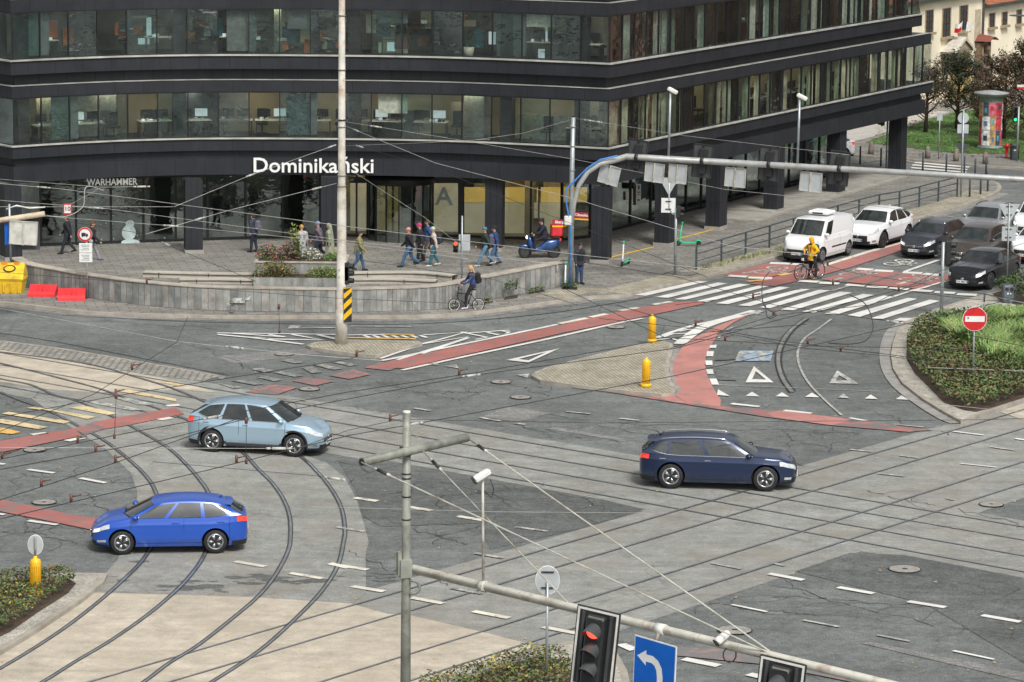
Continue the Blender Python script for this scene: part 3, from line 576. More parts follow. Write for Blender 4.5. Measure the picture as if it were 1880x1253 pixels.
# yellow edge stripe under the arcade
for l in ([(1120, 473), (1200, 454)], [(1228, 443), (1314, 421)]):
    b = MB(); b.strip([G2(x, y, 0.12) for x, y in l], 0.14, 0.129); struct(b.build('yellow_stripe', mat('yellow_line', (0.75, 0.45, 0.03), 0.7, var=0.15)))
b = MB(); b.box((*G2(1250, 503, 0.12), 0.127), (1.3, 0.9, 0.006), R(-30)); b.box((*G2(1250, 503, 0.12), 0.13), (1.15, 0.75, 0.006), R(-30), 1); struct(b.build('manhole_cover', [M_TAR, M_PAVE]))
# plinth steps beside the arcade columns
M_STEP = mat('step_stone', (0.3, 0.285, 0.25), 0.85, var=0.2, scale=1.2)
for k, (o_, h) in enumerate(((0.15, 0.14), (0.55, 0.27))):
    pts = [Vector(G2(*p)) for p in [(1330, 432), (1440, 398), (1550, 366), (1670, 330)]]
    d = (pts[-1] - pts[0]).normalized(); n = Vector((-d.y, d.x))
    P = [pts[0] + n * o_, pts[-1] + n * o_, pts[-1] + n * 3.4 + d * 0.1, pts[0] + n * 3.4]
    b = MB(); b.prism([P[0] + d * (4 + 3 * k), P[1], P[2], P[3] + d * (4 + 3 * k)], 0.1, 0.12 + h * .5, 0); struct(b.build('step', M_STEP))
# ================================================================ OFFICE BUILDING
M_CLAD = None
def cladmat():
    m, nt, b = nm('dark_cladding'); co = coord(nt)
    n = noi(nt, co, 0.9, 5, 0.6); f = noi(nt, co, 9, 4, 0.6, (1, 1, 0.15))
    o = ramp(nt, n, [(0.3, (0.016, 0.0175, 0.022)), (0.7, (0.025, 0.027, 0.032))])
    o = mixc(nt, 0.35, o, ramp(nt, f, [(0.3, 0.3), (0.7, 0.7)]), 'OVERLAY')
    nt.links.new(o, b.inputs['Base Color']); b.inputs['Roughness'].default_value = 0.5; b.inputs['Specular IOR Level'].default_value = 0.35
    bump(nt, b, n, 0.2, 0.02); return m
M_CLAD = cladmat()
M_CLADD = mat('cladding_recess', (0.014, 0.015, 0.018), 0.6, var=0.2)
M_JOINT = mat('panel_joint', (0.004, 0.004, 0.005), 0.8)
M_FLASH = mat('metal_flashing', (0.42, 0.42, 0.38), 0.5, 0.2, var=0.3, scale=1.2)
M_MULL = mat('mullion_black', (0.012, 0.013, 0.014), 0.4)
M_GLU = glassmat('office_glass', (0.72, 0.8, 0.75), 0.16, 0.05)
M_GLS = glassmat('shop_glass', (0.3, 0.37, 0.38), 0.3, 0.02)
M_GLH = glassmat('hall_glass', (0.75, 0.78, 0.7), 0.14, 0.03)
M_GLR = glassmat('side_glass', (0.7, 0.8, 0.75), 0.16, 0.08)
BLD = empty('office_building', (0, 146, 0), 0, 'dark grey office block with long ribbon windows above a glazed ground floor and columns', 'office building')
def BO(b, name, m, label=None):   # link as a part, keeping world coordinates
    o = b.build(name, m, BLD, label); o.matrix_parent_inverse = Matrix.Translation((0, -146, 0)); return o
LC = [(-21.6, 143.95), (-20.4, 144.85), (-19.1, 145.7), (-17.4, 146.65), (-15.6, 147.35), (-14.0, 147.8), (-12.4, 148.05), (-10.1, 148.2), (-7.9, 148.25), (-5.7, 148.2), (-3.7, 148.0), (-2.4, 147.75), (-1.1, 147.4), (0.1, 147.02), (1.3, 146.6), (2.7, 146.1), (4.1, 145.55)]
LC = [Vector(p) for p in LC]
RD = R(61.2); RDIR = Vector((math.cos(RD), math.sin(RD))); RN = Vector((math.sin(RD), -math.cos(RD)))  # outward normal of the side
LD = R(130); LDIR = Vector((math.cos(LD), math.sin(LD)))
RLEN = 37.4
def facade(d, rend=0.0, lend=14.0, seg=None):
    """plan polyline of the front offset outwards by d: left return, concave front, corner, side"""
    P = [LC[0] + LDIR * lend] + LC + [LC[-1] + RDIR * (RLEN + rend)]
    out = []
    for i, p in enumerate(P):
        ns = []
        for a, b in ((i - 1, i), (i, i + 1)):
            if a >= 0 and b < len(P):
                t = (P[b] - P[a]).normalized(); ns.append(Vector((t.y, -t.x)))
        n = sum(ns, Vector((0, 0))); n.normalize(); k = 1 / max(0.35, n.dot(ns[0]))
        out.append(p + n * d * k)
    return out
BACKPTS = [Vector((12, 205)), Vector((-50, 205)), Vector((-45, 170))]
def band(b, d, z0, z1, rend=0.0, mi=0, cap=True, mi_top=None):
    P = facade(d, rend)
    for i in range(len(P) - 1): b.quad((P[i].x, P[i].y, z0), (P[i + 1].x, P[i + 1].y, z0), (P[i + 1].x, P[i + 1].y, z1), (P[i].x, P[i].y, z1), mi)
    e = P[-1]; q = e + Vector((-RN.x, -RN.y)) * 12 + Vector((0, 0))
    b.quad((e.x, e.y, z0), (q.x, q.y, z0), (q.x, q.y, z1), (e.x, e.y, z1), mi)
    if cap:
        poly = P + [Vector((q.x, q.y)), Vector((-5, 200)), Vector((-45, 190))]
        b.prism(poly, z0, z0, mi, True, False); b.prism(poly, z1, z1, mi if mi_top is None else mi_top, True, False)
def joints(b, d, z0, z1, step, rend=0.0, phase=0.0, stepr=None):
    P = facade(d + 0.004, rend); s = phase
    for i in range(len(P) - 1):
        a, c = P[i], P[i + 1]; L = (c - a).length; t = (c - a).normalized(); st = stepr if (stepr and i == len(P) - 2) else step
        if i == 0: s = 0.4
        if i == len(P) - 2: s = 0.6
        while s < L:
            p = a + t * s; q = p + t * 0.022
            b.quad((p.x, p.y, z0), (q.x, q.y, z0), (q.x, q.y, z1), (p.x, p.y, z1), 1)
            s += st
        s -= L
TIERS = [(3.39, 4.11, -0.05, -0.5), (4.47, 4.98, 0.02, 0.2), (7.09, 7.60, 0.0, -0.1), (8.10, 8.68, 0.1, -1.7), (10.78, 11.32, 0.02, -1.4), (11.82, 12.4, 0.1, -1.7), (14.5, 15.1, 0.02, -1.4), (15.6, 16.3, 0.1, -1.7)]
for k, (z0, z1, d, re) in enumerate(TIERS):
    b = MB(); band(b, d, z0, z1, re); joints(b, d, z0, z1, 1.32, re, 0.3 + 0.2 * k, 1.55)
    BO(b, 'panel_band', [M_CLAD, M_JOINT])
for z0, z1, d, re in ((4.11, 4.47, -0.22, -0.8), (7.60, 8.10, -0.32, -2.0), (11.32, 11.82, -0.32, -2.0), (15.1, 15.6, -0.32, -2.0)):
    b = MB(); band(b, d, z0, z1, re, 0, False); joints(b, d, z0, z1, 1.32, re, 0.9, 1.55); BO(b, 'recessed_band', [M_CLAD, M_JOINT])
def ring(b, d0, d1, z0, z1, re):
    A, C = facade(d0, re), facade(d1, re)
    for i in range(len(A) - 1):
        a, c, e, f = A[i], A[i + 1], C[i], C[i + 1]
        b.quad((a.x, a.y, z1), (c.x, c.y, z1), (f.x, f.y, z1), (e.x, e.y, z1)); b.quad((a.x, a.y, z0), (c.x, c.y, z0), (c.x, c.y, z1), (a.x, a.y, z1))
for z, d, re in ((5.0, 0.1, 0.25), (8.70, 0.18, -1.6), (12.42, 0.18, -1.6)):
    b = MB(); ring(b, d, -0.15, z - 0.02, z + 0.045, re); BO(b, 'window_sill', M_FLASH)
for z, d, re in ((7.60, 0.03, -0.1), (11.32, 0.04, -1.4)):
    b = MB(); ring(b, d, -0.3, z + 0.002, z + 0.02, re); BO(b, 'ledge_flashing', M_FLASH)
b = MB(); band(b, -6.0, 16.3, 16.5, -1, 0, True); BO(b, 'roof', M_CLADD)
# ribbon windows: one mesh per bay
GLV = [M_GLU, glassmat('office_glass_green', (0.5, 0.66, 0.6), 0.2, 0.06), glassmat('office_glass_clear', (0.85, 0.88, 0.82), 0.1, 0.08), glassmat('office_glass_dark', (0.42, 0.52, 0.5), 0.26, 0.08), M_GLR, glassmat('side_glass_green', (0.55, 0.7, 0.62), 0.3, 0.08), glassmat('side_glass_clear', (0.82, 0.86, 0.8), 0.14, 0.1)]
def bays(z0, z1, d, re, wf, ws, skip=()):
    P = facade(d, re); cum = [0]
    for i in range(len(P) - 1): cum.append(cum[-1] + (P[i + 1] - P[i]).length)
    def at(s):
        for i in range(len(P) - 1):
            if s <= cum[i + 1] + 1e-6: return P[i] + (P[i + 1] - P[i]) * ((s - cum[i]) / (cum[i + 1] - cum[i]))
        return P[-1]
    sL, sC, sE = cum[1], cum[-2], cum[-1]; marks = []
    n = 6; marks += [(sL * k / n, sL * (k + 1) / n) for k in range(n)]
    n = max(1, round((sC - sL) / wf)); marks += [(sL + (sC - sL) * k / n, sL + (sC - sL) * (k + 1) / n) for k in range(n)]
    n = round((sE - sC) / ws); marks += [(sC + (sE - sC) * k / n, sC + (sE - sC) * (k + 1) / n) for k in range(n)]
    for i, (a, c) in enumerate(marks):
        p, q = at(a), at(c - 0.001); t = (q - p).normalized(); side = a >= sC - 0.01
        g_ = MB(); g_.quad((p.x, p.y, z0), (q.x, q.y, z0), (q.x, q.y, z1), (p.x, p.y, z1))
        w_ = BO(g_, 'window', GLV[(i * 7 + (3 if z0 > 8 else 0)) % (3 if side else 4) + (4 if side else 0)])
        f = MB(); nn = Vector((t.y, -t.x))
        fw_ = 0.05 if not side else 0.035
        for r_, ww in ((p + t * fw_ / 2, fw_),): f.box((r_.x + nn.x * 0.0, r_.y + nn.y * 0.0, (z0 + z1) / 2), (ww, 0.09, z1 - z0), math.atan2(t.y, t.x))
        for z in (z0 + 0.025, z1 - 0.03): m_ = (p + q) / 2; f.box((m_.x, m_.y, z), ((q - p).length, 0.06, 0.05), math.atan2(t.y, t.x))
        o = f.build('frame', M_MULL if not side or i % 2 else M_MULL, w_); o.matrix_parent_inverse = w_.matrix_world.inverted() if False else Matrix.Identity(4)
bays(5.045, 7.09, -0.06, 0.15, 1.34, 1.2)
bays(8.745, 10.78, -0.02, -1.7, 1.34, 1.2)
b = MB()
P = facade(-0.02, -1.7)
for i in range(len(P) - 1): b.quad((P[i].x, P[i].y, 12.45), (P[i + 1].x, P[i + 1].y, 12.45), (P[i + 1].x, P[i + 1].y, 14.5), (P[i].x, P[i].y, 14.5))
BO(b, 'upper_glazing', M_GLU)
# interiors: back walls, structural piers behind the glass, ceilings with light strips
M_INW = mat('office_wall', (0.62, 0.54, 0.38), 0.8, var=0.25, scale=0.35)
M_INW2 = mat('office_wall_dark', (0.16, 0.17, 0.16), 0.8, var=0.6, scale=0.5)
M_CEIL = mat('office_ceiling', (0.3, 0.31, 0.3), 0.9)
M_CARP = mat('office_carpet', (0.08, 0.085, 0.08), 0.9)
M_LAMP = mat('ceiling_lamp', (1.0, 0.85, 0.6), 0.5, emit=14, var=0.0)
def inner(d0, z0, z1, m, segs=None):
    P = facade(d0, -2); b = MB()
    for i in range(1, len(P) - 1): b.quad((P[i].x, P[i].y, z0), (P[i + 1].x, P[i + 1].y, z0), (P[i + 1].x, P[i + 1].y, z1), (P[i].x, P[i].y, z1))
    return BO(b, 'interior_wall', m)
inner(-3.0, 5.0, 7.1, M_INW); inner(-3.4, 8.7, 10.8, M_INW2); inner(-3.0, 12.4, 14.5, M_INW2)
PI = facade(-0.45, -1.5)
def along(P, s):
    for i in range(len(P) - 1):
        L = (P[i + 1] - P[i]).length
        if s <= L: t = (P[i + 1] - P[i]).normalized(); return P[i] + t * s, t
        s -= L
    t = (P[-1] - P[-2]).normalized(); return P[-1], t
P1 = PI[1:]; LF = sum((P1[i + 1] - P1[i]).length for i in range(len(P1) - 2))
for z0, z1 in ((5.03, 7.09), (8.73, 10.78), (12.4, 14.5)):
    for s in [0.25, 7.6, 15.4, 22.3, LF - 1.0] + [LF + 2.6 + 5.2 * k for k in range(7)]:
        p, t = along(P1, s); b = MB(); b.box((p.x, p.y, (z0 + z1) / 2), (0.55, 0.5, z1 - z0), math.atan2(t.y, t.x)); BO(b, 'pier', M_CLAD)
rnd = random.Random(11)
# office lamps
b = MB()
for z in (7.05, 10.74):
    P = facade(-1.7, -3)[1:]; s = 1.0
    while s < 26 + (30 if z < 8 else 30):
        p, t = along(P, s); b.box((p.x, p.y, z), (1.3, 0.16, 0.03), math.atan2(t.y, t.x)); s += 3.2 if z < 8 else 5.1
BO(b, 'ceiling_lamp', M_LAMP)
M_DESK = mat('desk_top', (0.55, 0.52, 0.46), 0.6); M_SCR = mat('monitor_black', (0.015, 0.015, 0.017), 0.3); M_SCRL = mat('monitor_lit', (0.55, 0.65, 0.7), 0.4, emit=0.65)
M_CHA = mat('office_chair', (0.025, 0.025, 0.03), 0.7); M_CURT = mat('curtain_cloth', (0.55, 0.56, 0.52), 0.9, var=0.3, scale=6)
def furn(kind, s, z, d=-0.9):
    P = facade(d, -3)[1:]; p, t = along(P, s); a = math.atan2(t.y, t.x); M = Matrix.Translation((p.x, p.y, z)) @ Matrix.Rotation(a, 4, 'Z'); b = MB()
    if kind == 'desk':
        b.box((0, 0, 0.73), (1.5, 0.7, 0.04), 0, 0, M)
        for x in (-0.7, 0.7): b.box((x, 0, 0.36), (0.05, 0.6, 0.7), 0, 1, M)
        for x in (-0.35, 0.35): b.box((x, 0.1, 1.05), (0.55, 0.04, 0.34), rnd.uniform(-.2, .2), 2 if rnd.random() < .3 else 1, M); b.box((x, 0.12, 0.82), (0.05, 0.05, 0.16), 0, 1, M)
        for k in range(4): b.box((rnd.uniform(-.65, .65), rnd.uniform(-.3, 0), 0.8), (0.14, 0.1, rnd.uniform(.04, .14)), rnd.uniform(0, 3), rnd.choice((0, 1, 2)), M)
        m = [M_DESK, M_SCR, M_SCRL]; name = 'office_desk'
    elif kind == 'chair':
        b.box((0, 0, 0.5), (0.5, 0.48, 0.09), 0, 0, M, 0.03); b.box((0, 0.24, 0.85), (0.46, 0.08, 0.6), 0, 0, M, 0.03); b.tube([M @ Vector((0, 0, 0.06)), M @ Vector((0, 0, 0.5))], 0.03)
        for k in range(5): b.tube([M @ Vector((0, 0, 0.08)), M @ Vector((0.28 * math.cos(k * 1.256), 0.28 * math.sin(k * 1.256), 0.04))], 0.02, 5)
        m = [M_CHA]; name = 'office_chair'
    elif kind == 'plant':
        b.lathe([(0.16, 0), (0.22, 0.02), (0.26, 0.4), (0.23, 0.4)], (0, 0, 0), 12, 0, M)
        for k in range(26):
            a_ = rnd.uniform(0, 6.28); l = rnd.uniform(0.3, 0.75); h = rnd.uniform(0.5, 1.1); q = Vector((math.cos(a_) * l * .6, math.sin(a_) * l * .6, h)); s_ = Vector((-math.sin(a_), math.cos(a_), 0)) * 0.06
            b.add([M @ Vector((0, 0, 0.38)), M @ (q * 0.6 + s_), M @ q, M @ (q * 0.6 - s_)], [(0, 1, 2, 3)], 1)
        m = [M_DESK, mat('pot_plant_leaf', (0.05, 0.12, 0.03), 0.6, var=0.4)]; name = 'potted_plant'
    elif kind == 'partition':
        b.box((0, 1.0, 1.0), (rnd.choice((0.5, 0.9, 1.3)), 0.06, 2.04), 0, 0, M); m = [M_CURT]; name = 'office_partition'
    elif kind == 'cabinet':
        b.box((0, 0.7, 0.6), (1.1, 0.4, 1.2), 0, 0, M, 0.01); b.box((0, 0.49, 0.6), (1.0, 0.02, 0.02), 0, 1, M); m = [M_INW, M_SCR]; name = 'cabinet'
    return BO(b, name, m)
s = 1.2
while s < 26:
    for z in (5.02, 8.72):
        k = rnd.choice(['desk', 'desk', 'chair', 'plant', 'partition', 'cabinet', 'chair', 'desk'])
        furn(k, s + rnd.uniform(-.3, .3), z)
        if k == 'desk': furn('chair', s + 0.9, z, -1.6)
    s += 1.75
for z in (5.02, 8.72):
    s = 29
    while s < 58: furn(rnd.choice(['partition', 'chair', 'desk', 'partition']), s, z, -0.8 - rnd.random()); s += 2.0
# pale curtain panels and brown fins hung close behind the side windows, box partitions behind the front
M_FIN = mat('brown_fin', (0.1, 0.04, 0.03), 0.7, var=0.5, scale=1.0); M_CUR2 = mat('beige_curtain', (0.5, 0.47, 0.36), 0.9, var=0.35, scale=2.5)
for z0, z1 in ((5.04, 7.05), (8.74, 10.75)):
    P = facade(-0.35, -3)[1:]; s = LF + 0.5
    while s < LF + 34.5:
        w_ = rnd.uniform(0.35, 0.95); p, t = along(P, s); a_ = math.atan2(t.y, t.x)
        kind = rnd.random(); b = MB()
        if kind < 0.62: 
            n_ = 8; q = [p + t * (w_ * k / n_) + Vector((t.y, -t.x)) * (0.04 * (k % 2)) for k in range(n_ + 1)]
            b.loft([[Vector((v.x, v.y, z)) for v in q] for z in (z0, z1)], 0, False, False, False); BO(b, 'curtain', M_CUR2 if z0 < 8 else M_CURT)
        elif kind < 0.8: b.box((p.x, p.y, (z0 + z1) / 2), (0.28, 0.1, z1 - z0), a_); BO(b, 'fin', M_FIN)
        s += w_ + rnd.uniform(0.1, 0.5)
P = facade(-1.9, -3)[1:]; s = 1.5
while s < 25:
    w_ = rnd.uniform(0.8, 1.9); p, t = along(P, s); b = MB(); h_ = rnd.choice((1.1, 1.5, 2.0, 2.0)); b.box((p.x, p.y, 5.03 + h_ / 2), (w_, 0.08, h_), math.atan2(t.y, t.x)); BO(b, 'office_partition', rnd.choice((M_CUR2, M_INW, mat('blue_grey_partition', (0.12, 0.15, 0.18), 0.8), M_CURT))); s += w_ + rnd.uniform(0.2, 1.6)
P = facade(-1.0, -3)[1:]
for k in range(80):  # coloured specks added behind the upper glass, standing in for bright reflections
    p, t = along(P, rnd.uniform(1, 26)); b = MB(); b.box((p.x, p.y, rnd.uniform(8.9, 10.5)), (rnd.uniform(0.1, 0.7), 0.05, rnd.uniform(0.08, 0.9)), math.atan2(t.y, t.x)); BO(b, 'reflection_speck', rnd.choice((M_SCRL, M_CURT, M_FIN, M_INW, mat('teal_speck', (0.03, 0.12, 0.16), 0.5), mat('orange_speck', (0.5, 0.12, 0.02), 0.5), M_SCR)))
P = facade(-0.3, -3)[1:]; s = 0.4
while s < 26:   # roller blinds at different heights
    w_ = 1.3; p, t = along(P, s + .66)
    for z1, pr in ((7.05, .3), (10.75, .35)):
        if rnd.random() < pr: h_ = rnd.choice((.35, .6, .9, 1.9)); b = MB(); b.box((p.x, p.y, z1 - h_ / 2), (w_, 0.02, h_), math.atan2(t.y, t.x)); BO(b, 'roller_blind', rnd.choice((M_CURT, mat('grey_blind', (0.13, 0.15, 0.16), 0.9), mat('grey_blind', (0.13, 0.15, 0.16), 0.9))))
    s += 1.34
# --- ground floor glazing set back behind the columns
GF = [Vector(p) for p in [(-32, 160), (-21.0, 147.9), (-18, 148.9), (-13.8, 150.25), (-8.8, 151.7), (-5.5, 152.0), (-2.4, 152.0), (-0.6, 151.6), (2.2, 151.2), (3.5, 152.3), (4.45, 154.4), (6.5, 158.1), (8.35, 161.5), (13.25, 170.1), (16.9, 176.6)]]
M_SHOPW = mat('shop_wall', (0.3, 0.25, 0.15), 0.8, var=0.35, scale=0.5); M_SHOPD = mat('shop_wall_dark', (0.05, 0.055, 0.055), 0.8, var=0.6, scale=0.8)
pos = 0
for i in range(len(GF) - 1):
    a, c = GF[i], GF[i + 1]; L = (c - a).length; t = (c - a).normalized(); n = max(1, round(L / 1.75)); ang = math.atan2(t.y, t.x)
    for k in range(n):
        p = a + t * (L * k / n); q = a + t * (L * (k + 1) / n); m_ = (p + q) / 2
        b = MB(); b.quad((p.x, p.y, 0.15), (q.x, q.y, 0.15), (q.x, q.y, 3.3), (p.x, p.y, 3.3)); w_ = BO(b, 'shop_window', M_GLH if 4 <= i <= 8 else M_GLS)
        f = MB(); f.box((p.x, p.y, 1.72), (0.09, 0.12, 3.2), ang); f.box((m_.x, m_.y, 0.2), (L / n, 0.1, 0.12), ang); f.box((m_.x, m_.y, 3.2), (L / n, 0.14, 0.3), ang)
        f.build('frame', M_MULL, w_)
b = MB()
for i in range(len(GF) - 1):
    a, c = GF[i], GF[i + 1]; t = (c - a).normalized(); nn = Vector((-t.y, t.x)) * 2.6; a, c = a + nn, c + nn; mi = 1 if i < 4 or i > 8 else 0
    b.quad((a.x, a.y, 0.12), (c.x, c.y, 0.12), (c.x, c.y, 3.35), (a.x, a.y, 3.35), mi)
BO(b, 'interior_wall', [M_SHOPW, M_SHOPD])
b = MB()
for i in range(1, 13):
    a, c = GF[i], GF[i + 1]; t = (c - a).normalized(); m_ = (a + c) / 2 + Vector((-t.y, t.x)) * 1.2; b.box((m_.x, m_.y, 3.25), ((c - a).length * .6, 0.14, 0.04), math.atan2(t.y, t.x))
BO(b, 'shop_lamp', mat('shop_lamp_glow', (1.0, 0.8, 0.5), 0.5, emit=12, var=0))
# frosted bands, posters and picture film on the shop windows
def onfac(px0, py0, px1, py1, P0, ang, b, mi=0, push=0.05):
    n = Vector((math.sin(R(ang)), -math.cos(R(ang)), 0)) * push
    q = [GP(x, y, P0, ang) + n for x, y in ((px0, py1), (px1, py1), (px1, py0), (px0, py0))]; b.quad(*q, mi)
SA = 60.3; SP = (8.35, 161.5, 0)
M_FILM = None
m, nt, bb = nm('window_film'); co = coord(nt)
n_ = noi(nt, co, 1.4, 6, 0.7); o_ = ramp(nt, n_, [(0.3, (0.03, 0.045, 0.07)), (0.5, (0.08, 0.1, 0.13)), (0.62, (0.16, 0.17, 0.18)), (0.7, (0.3, 0.22, 0.12))]); nt.links.new(o_, bb.inputs['Base Color']); bb.inputs['Roughness'].default_value = 0.15; M_FILM = m
b = MB()
for x0, x1, y0 in ((1235, 1256, 350), (1259, 1284, 342), (1287, 1318, 335), (1350, 1372, 320), (1375, 1395, 315), (1398, 1420, 310), (1455, 1480, 298)):
    a_ = GP(x0, 380, SP, SA); c_ = GP(x1, 380, SP, SA); n = Vector((math.sin(R(SA)), -math.cos(R(SA)), 0)) * -0.03
    b.quad((a_.x + n.x, a_.y + n.y, 0.3), (c_.x + n.x, c_.y + n.y, 0.3), (c_.x + n.x, c_.y + n.y, 2.7), (a_.x + n.x, a_.y + n.y, 2.7))
BO(b, 'picture_film', M_FILM)
M_POST = mat('poster_paper', (0.62, 0.6, 0.54), 0.7, var=0.1)
b = MB(); SQ = (4.45, 154.4, 0)
onfac(1166, 338, 1175, 377, SQ, SA, b); onfac(1147, 352, 1153, 368, SQ, SA, b); BO(b, 'window_poster', M_POST)
b = MB(); onfac(1169, 341, 1172, 348, SQ, SA, b, 0, 0.07); onfac(1168, 352, 1173, 354, SQ, SA, b, 0, 0.07); onfac(1168, 357, 1173, 358, SQ, SA, b, 0, 0.07); onfac(1168, 366, 1172, 369, SQ, SA, b, 0, 0.07); BO(b, 'poster_print', M_MULL)
b = MB(); onfac(1176, 338, 1200, 349, SQ, SA, b, 0, 0.9); BO(b, 'direction_board', M_MULL)
b = MB()
for k in range(2): onfac(1183, 341 + 4 * k, 1196, 342.6 + 4 * k, SQ, SA, b, 0, 0.93)
onfac(1178, 341, 1181, 346, SQ, SA, b, 0, 0.93); BO(b, 'board_print', M_POST)
# white sky-blue snowman and ornaments painted on the left shop window
M_FROST = mat('frosted_film', (0.42, 0.52, 0.5), 0.8, var=0.25)
LA = math.degrees(math.atan2(150.25 - 148.9, -13.8 + 18)); LP = (-18, 148.9, 0)
b = MB()
def disc(b, cx, cy, rx, ry, push, n=18, mi=0):
    nn = Vector((math.sin(R(LA)), -math.cos(R(LA)), 0)) * push
    b.add([GP(cx + rx * math.cos(2 * math.pi * k / n), cy - ry * math.sin(2 * math.pi * k / n), LP, LA) + nn for k in range(n)], [list(range(n))], mi)
disc(b, 238, 411, 8, 7, 0.06); disc(b, 236, 427, 13, 14, 0.065); disc(b, 239, 448 - 3, 17, 6, 0.07)
for k in range(26): disc(b, rnd.uniform(160, 330), rnd.uniform(360, 450), 0.9, 0.9, 0.05)
disc(b, 135, 450, 7, 3, 0.06); BO(b, 'painted_snowman', M_FROST)
b = MB()
for x, y in ((236, 409), (241, 409)): disc(b, x, y, 1, 1, 0.08)
BO(b, 'painted_snowman_eye', M_MULL)
# --- columns
def column(px, py, wx, dpt, ang, zt=3.39, two=False):
    g_ = G(px, py, 0.12); b = MB(); c = Vector((g_.x, g_.y))
    a = R(ang); t = Vector((math.cos(a), math.sin(a))); n = Vector((-t.y, t.x)); m_ = c + n * dpt / 2
    b.box((m_.x, m_.y, (zt + 0.12) / 2), (wx, dpt, zt - 0.12), a, 0)
    for k in (-0.17, 0.17): q = c - n * 0.003 + t * (wx * k); b.box((q.x, q.y, (zt + .12) / 2), (0.015, 0.01, zt - .14), a, 1)
    for sx in (-1, 1):
        for k in (0.33, 0.66): q = c + t * (sx * (wx / 2 + 0.002)) + n * dpt * k; b.box((q.x, q.y, (zt + .12) / 2), (0.012, 0.015, zt - .14), a, 1)
    b.box((m_.x, m_.y, 1.4), (wx + 0.006, dpt + 0.006, 0.014), a, 1)
    o = BO(b, 'column', [M_CLAD, M_JOINT])
    f = MB(); f.box((m_.x, m_.y, 0.2), (wx + 0.08, dpt + 0.08, 0.16), a); f.build('column_base', M_STEP, o); return o
for x, y, an in ((26, 479, 28), (357, 466, 12), (605, 460, 3), (905, 462, -10), (1100, 484, -14)): column(x, y, 0.76, 0.8, an)
for x, y in ((1220, 453), (1313.6, 422.5), (1419.5, 390.6), (1534, 358.7), (1647, 324)): column(x - 6, y, 0.72, 0.9, -26, 3.45)
# --- entrance: revolving door, yellow hall, big letter
EP = (-5.0, 152.0, 0); EA = 0.5
DO = MB(); c = GP(735, 448, EP, EA); cx, cy = c.x, c.y - 0.5
M_DGL = M_GLS
for k in range(9): a = math.pi + math.pi * k / 8; DO.box((cx + 1.5 * math.cos(a), cy + 1.5 * math.sin(a), 1.45), (0.07, 0.07, 2.6), a)
DO.lathe([(1.6, 2.7), (1.6, 3.1), (0.1, 3.1)], (cx, cy, 0), 24)
door = BO(DO, 'revolving_door', M_MULL)
for k in range(8):
    a0, a1 = math.pi + math.pi * k / 8, math.pi + math.pi * (k + 1) / 8; b = MB()
    b.quad((cx + 1.5 * math.cos(a0), cy + 1.5 * math.sin(a0), 0.15), (cx + 1.5 * math.cos(a1), cy + 1.5 * math.sin(a1), 0.15), (cx + 1.5 * math.cos(a1), cy + 1.5 * math.sin(a1), 2.75), (cx + 1.5 * math.cos(a0), cy + 1.5 * math.sin(a0), 2.75)); b.build('door_pane', M_DGL, door)
for k in range(3): b = MB(); a = 0.5 + k * 2.094; b.box((cx + .72 * math.cos(a), cy + .72 * math.sin(a), 1.4), (1.4, 0.04, 2.5), a); b.build('door_leaf', M_MULL, door) if k == 0 else None
b = MB()
for x in (690, 780, 848): onfac(x - 12 if x != 848 else 841, 333, x if x != 848 else 851, 442, EP, EA, b, 0, 0.12)
onfac(640, 325, 905, 336, EP, EA, b, 0, 0.14); BO(b, 'entrance_pier', M_MULL)
b = MB(); onfac(690 - 4, 350, 760, 442, EP, EA, b, 0, -2.0); onfac(852, 352, 1080, 380, EP, EA, b, 0, -1.6); BO(b, 'hall_wall', mat('yellow_hall_glow', (0.6, 0.42, 0.12), 0.7, var=0.3, scale=0.6, emit=0.6))  # yellow wall glows by itself, in place of light in the hall
b = MB(); onfac(640, 345, 690, 442, EP, EA, b, 0, -1.9); onfac(795, 345, 840, 442, EP, EA, b, 0, -1.9); onfac(852, 380, 1030, 442, EP, EA, b, 0, -1.5); BO(b, 'hall_wall', mat('cream_hall_glow', (0.5, 0.46, 0.33), 0.7, var=0.3, scale=0.6, emit=0.4))  # cream wall also self-lit, hall light put into its material
b = MB(); onfac(980, 405, 1000, 440, EP, EA, b, 0, -0.8); BO(b, 'reception_desk', mat('desk_wood', (0.12, 0.04, 0.02), 0.5)); 
M = frame_M(GP(815, 362, EP, EA) + Vector((0, -0.08, 0)), (1, 0, 0), (0, 0, 1)); text_mesh('A', 1.15, M_FROST, 'entrance_letter', None, M, 0.01, 0.02)
bpy.data.objects['entrance_letter'].parent = BLD; bpy.data.objects['entrance_letter'].matrix_parent_inverse = Matrix.Translation((0, -146, 0))
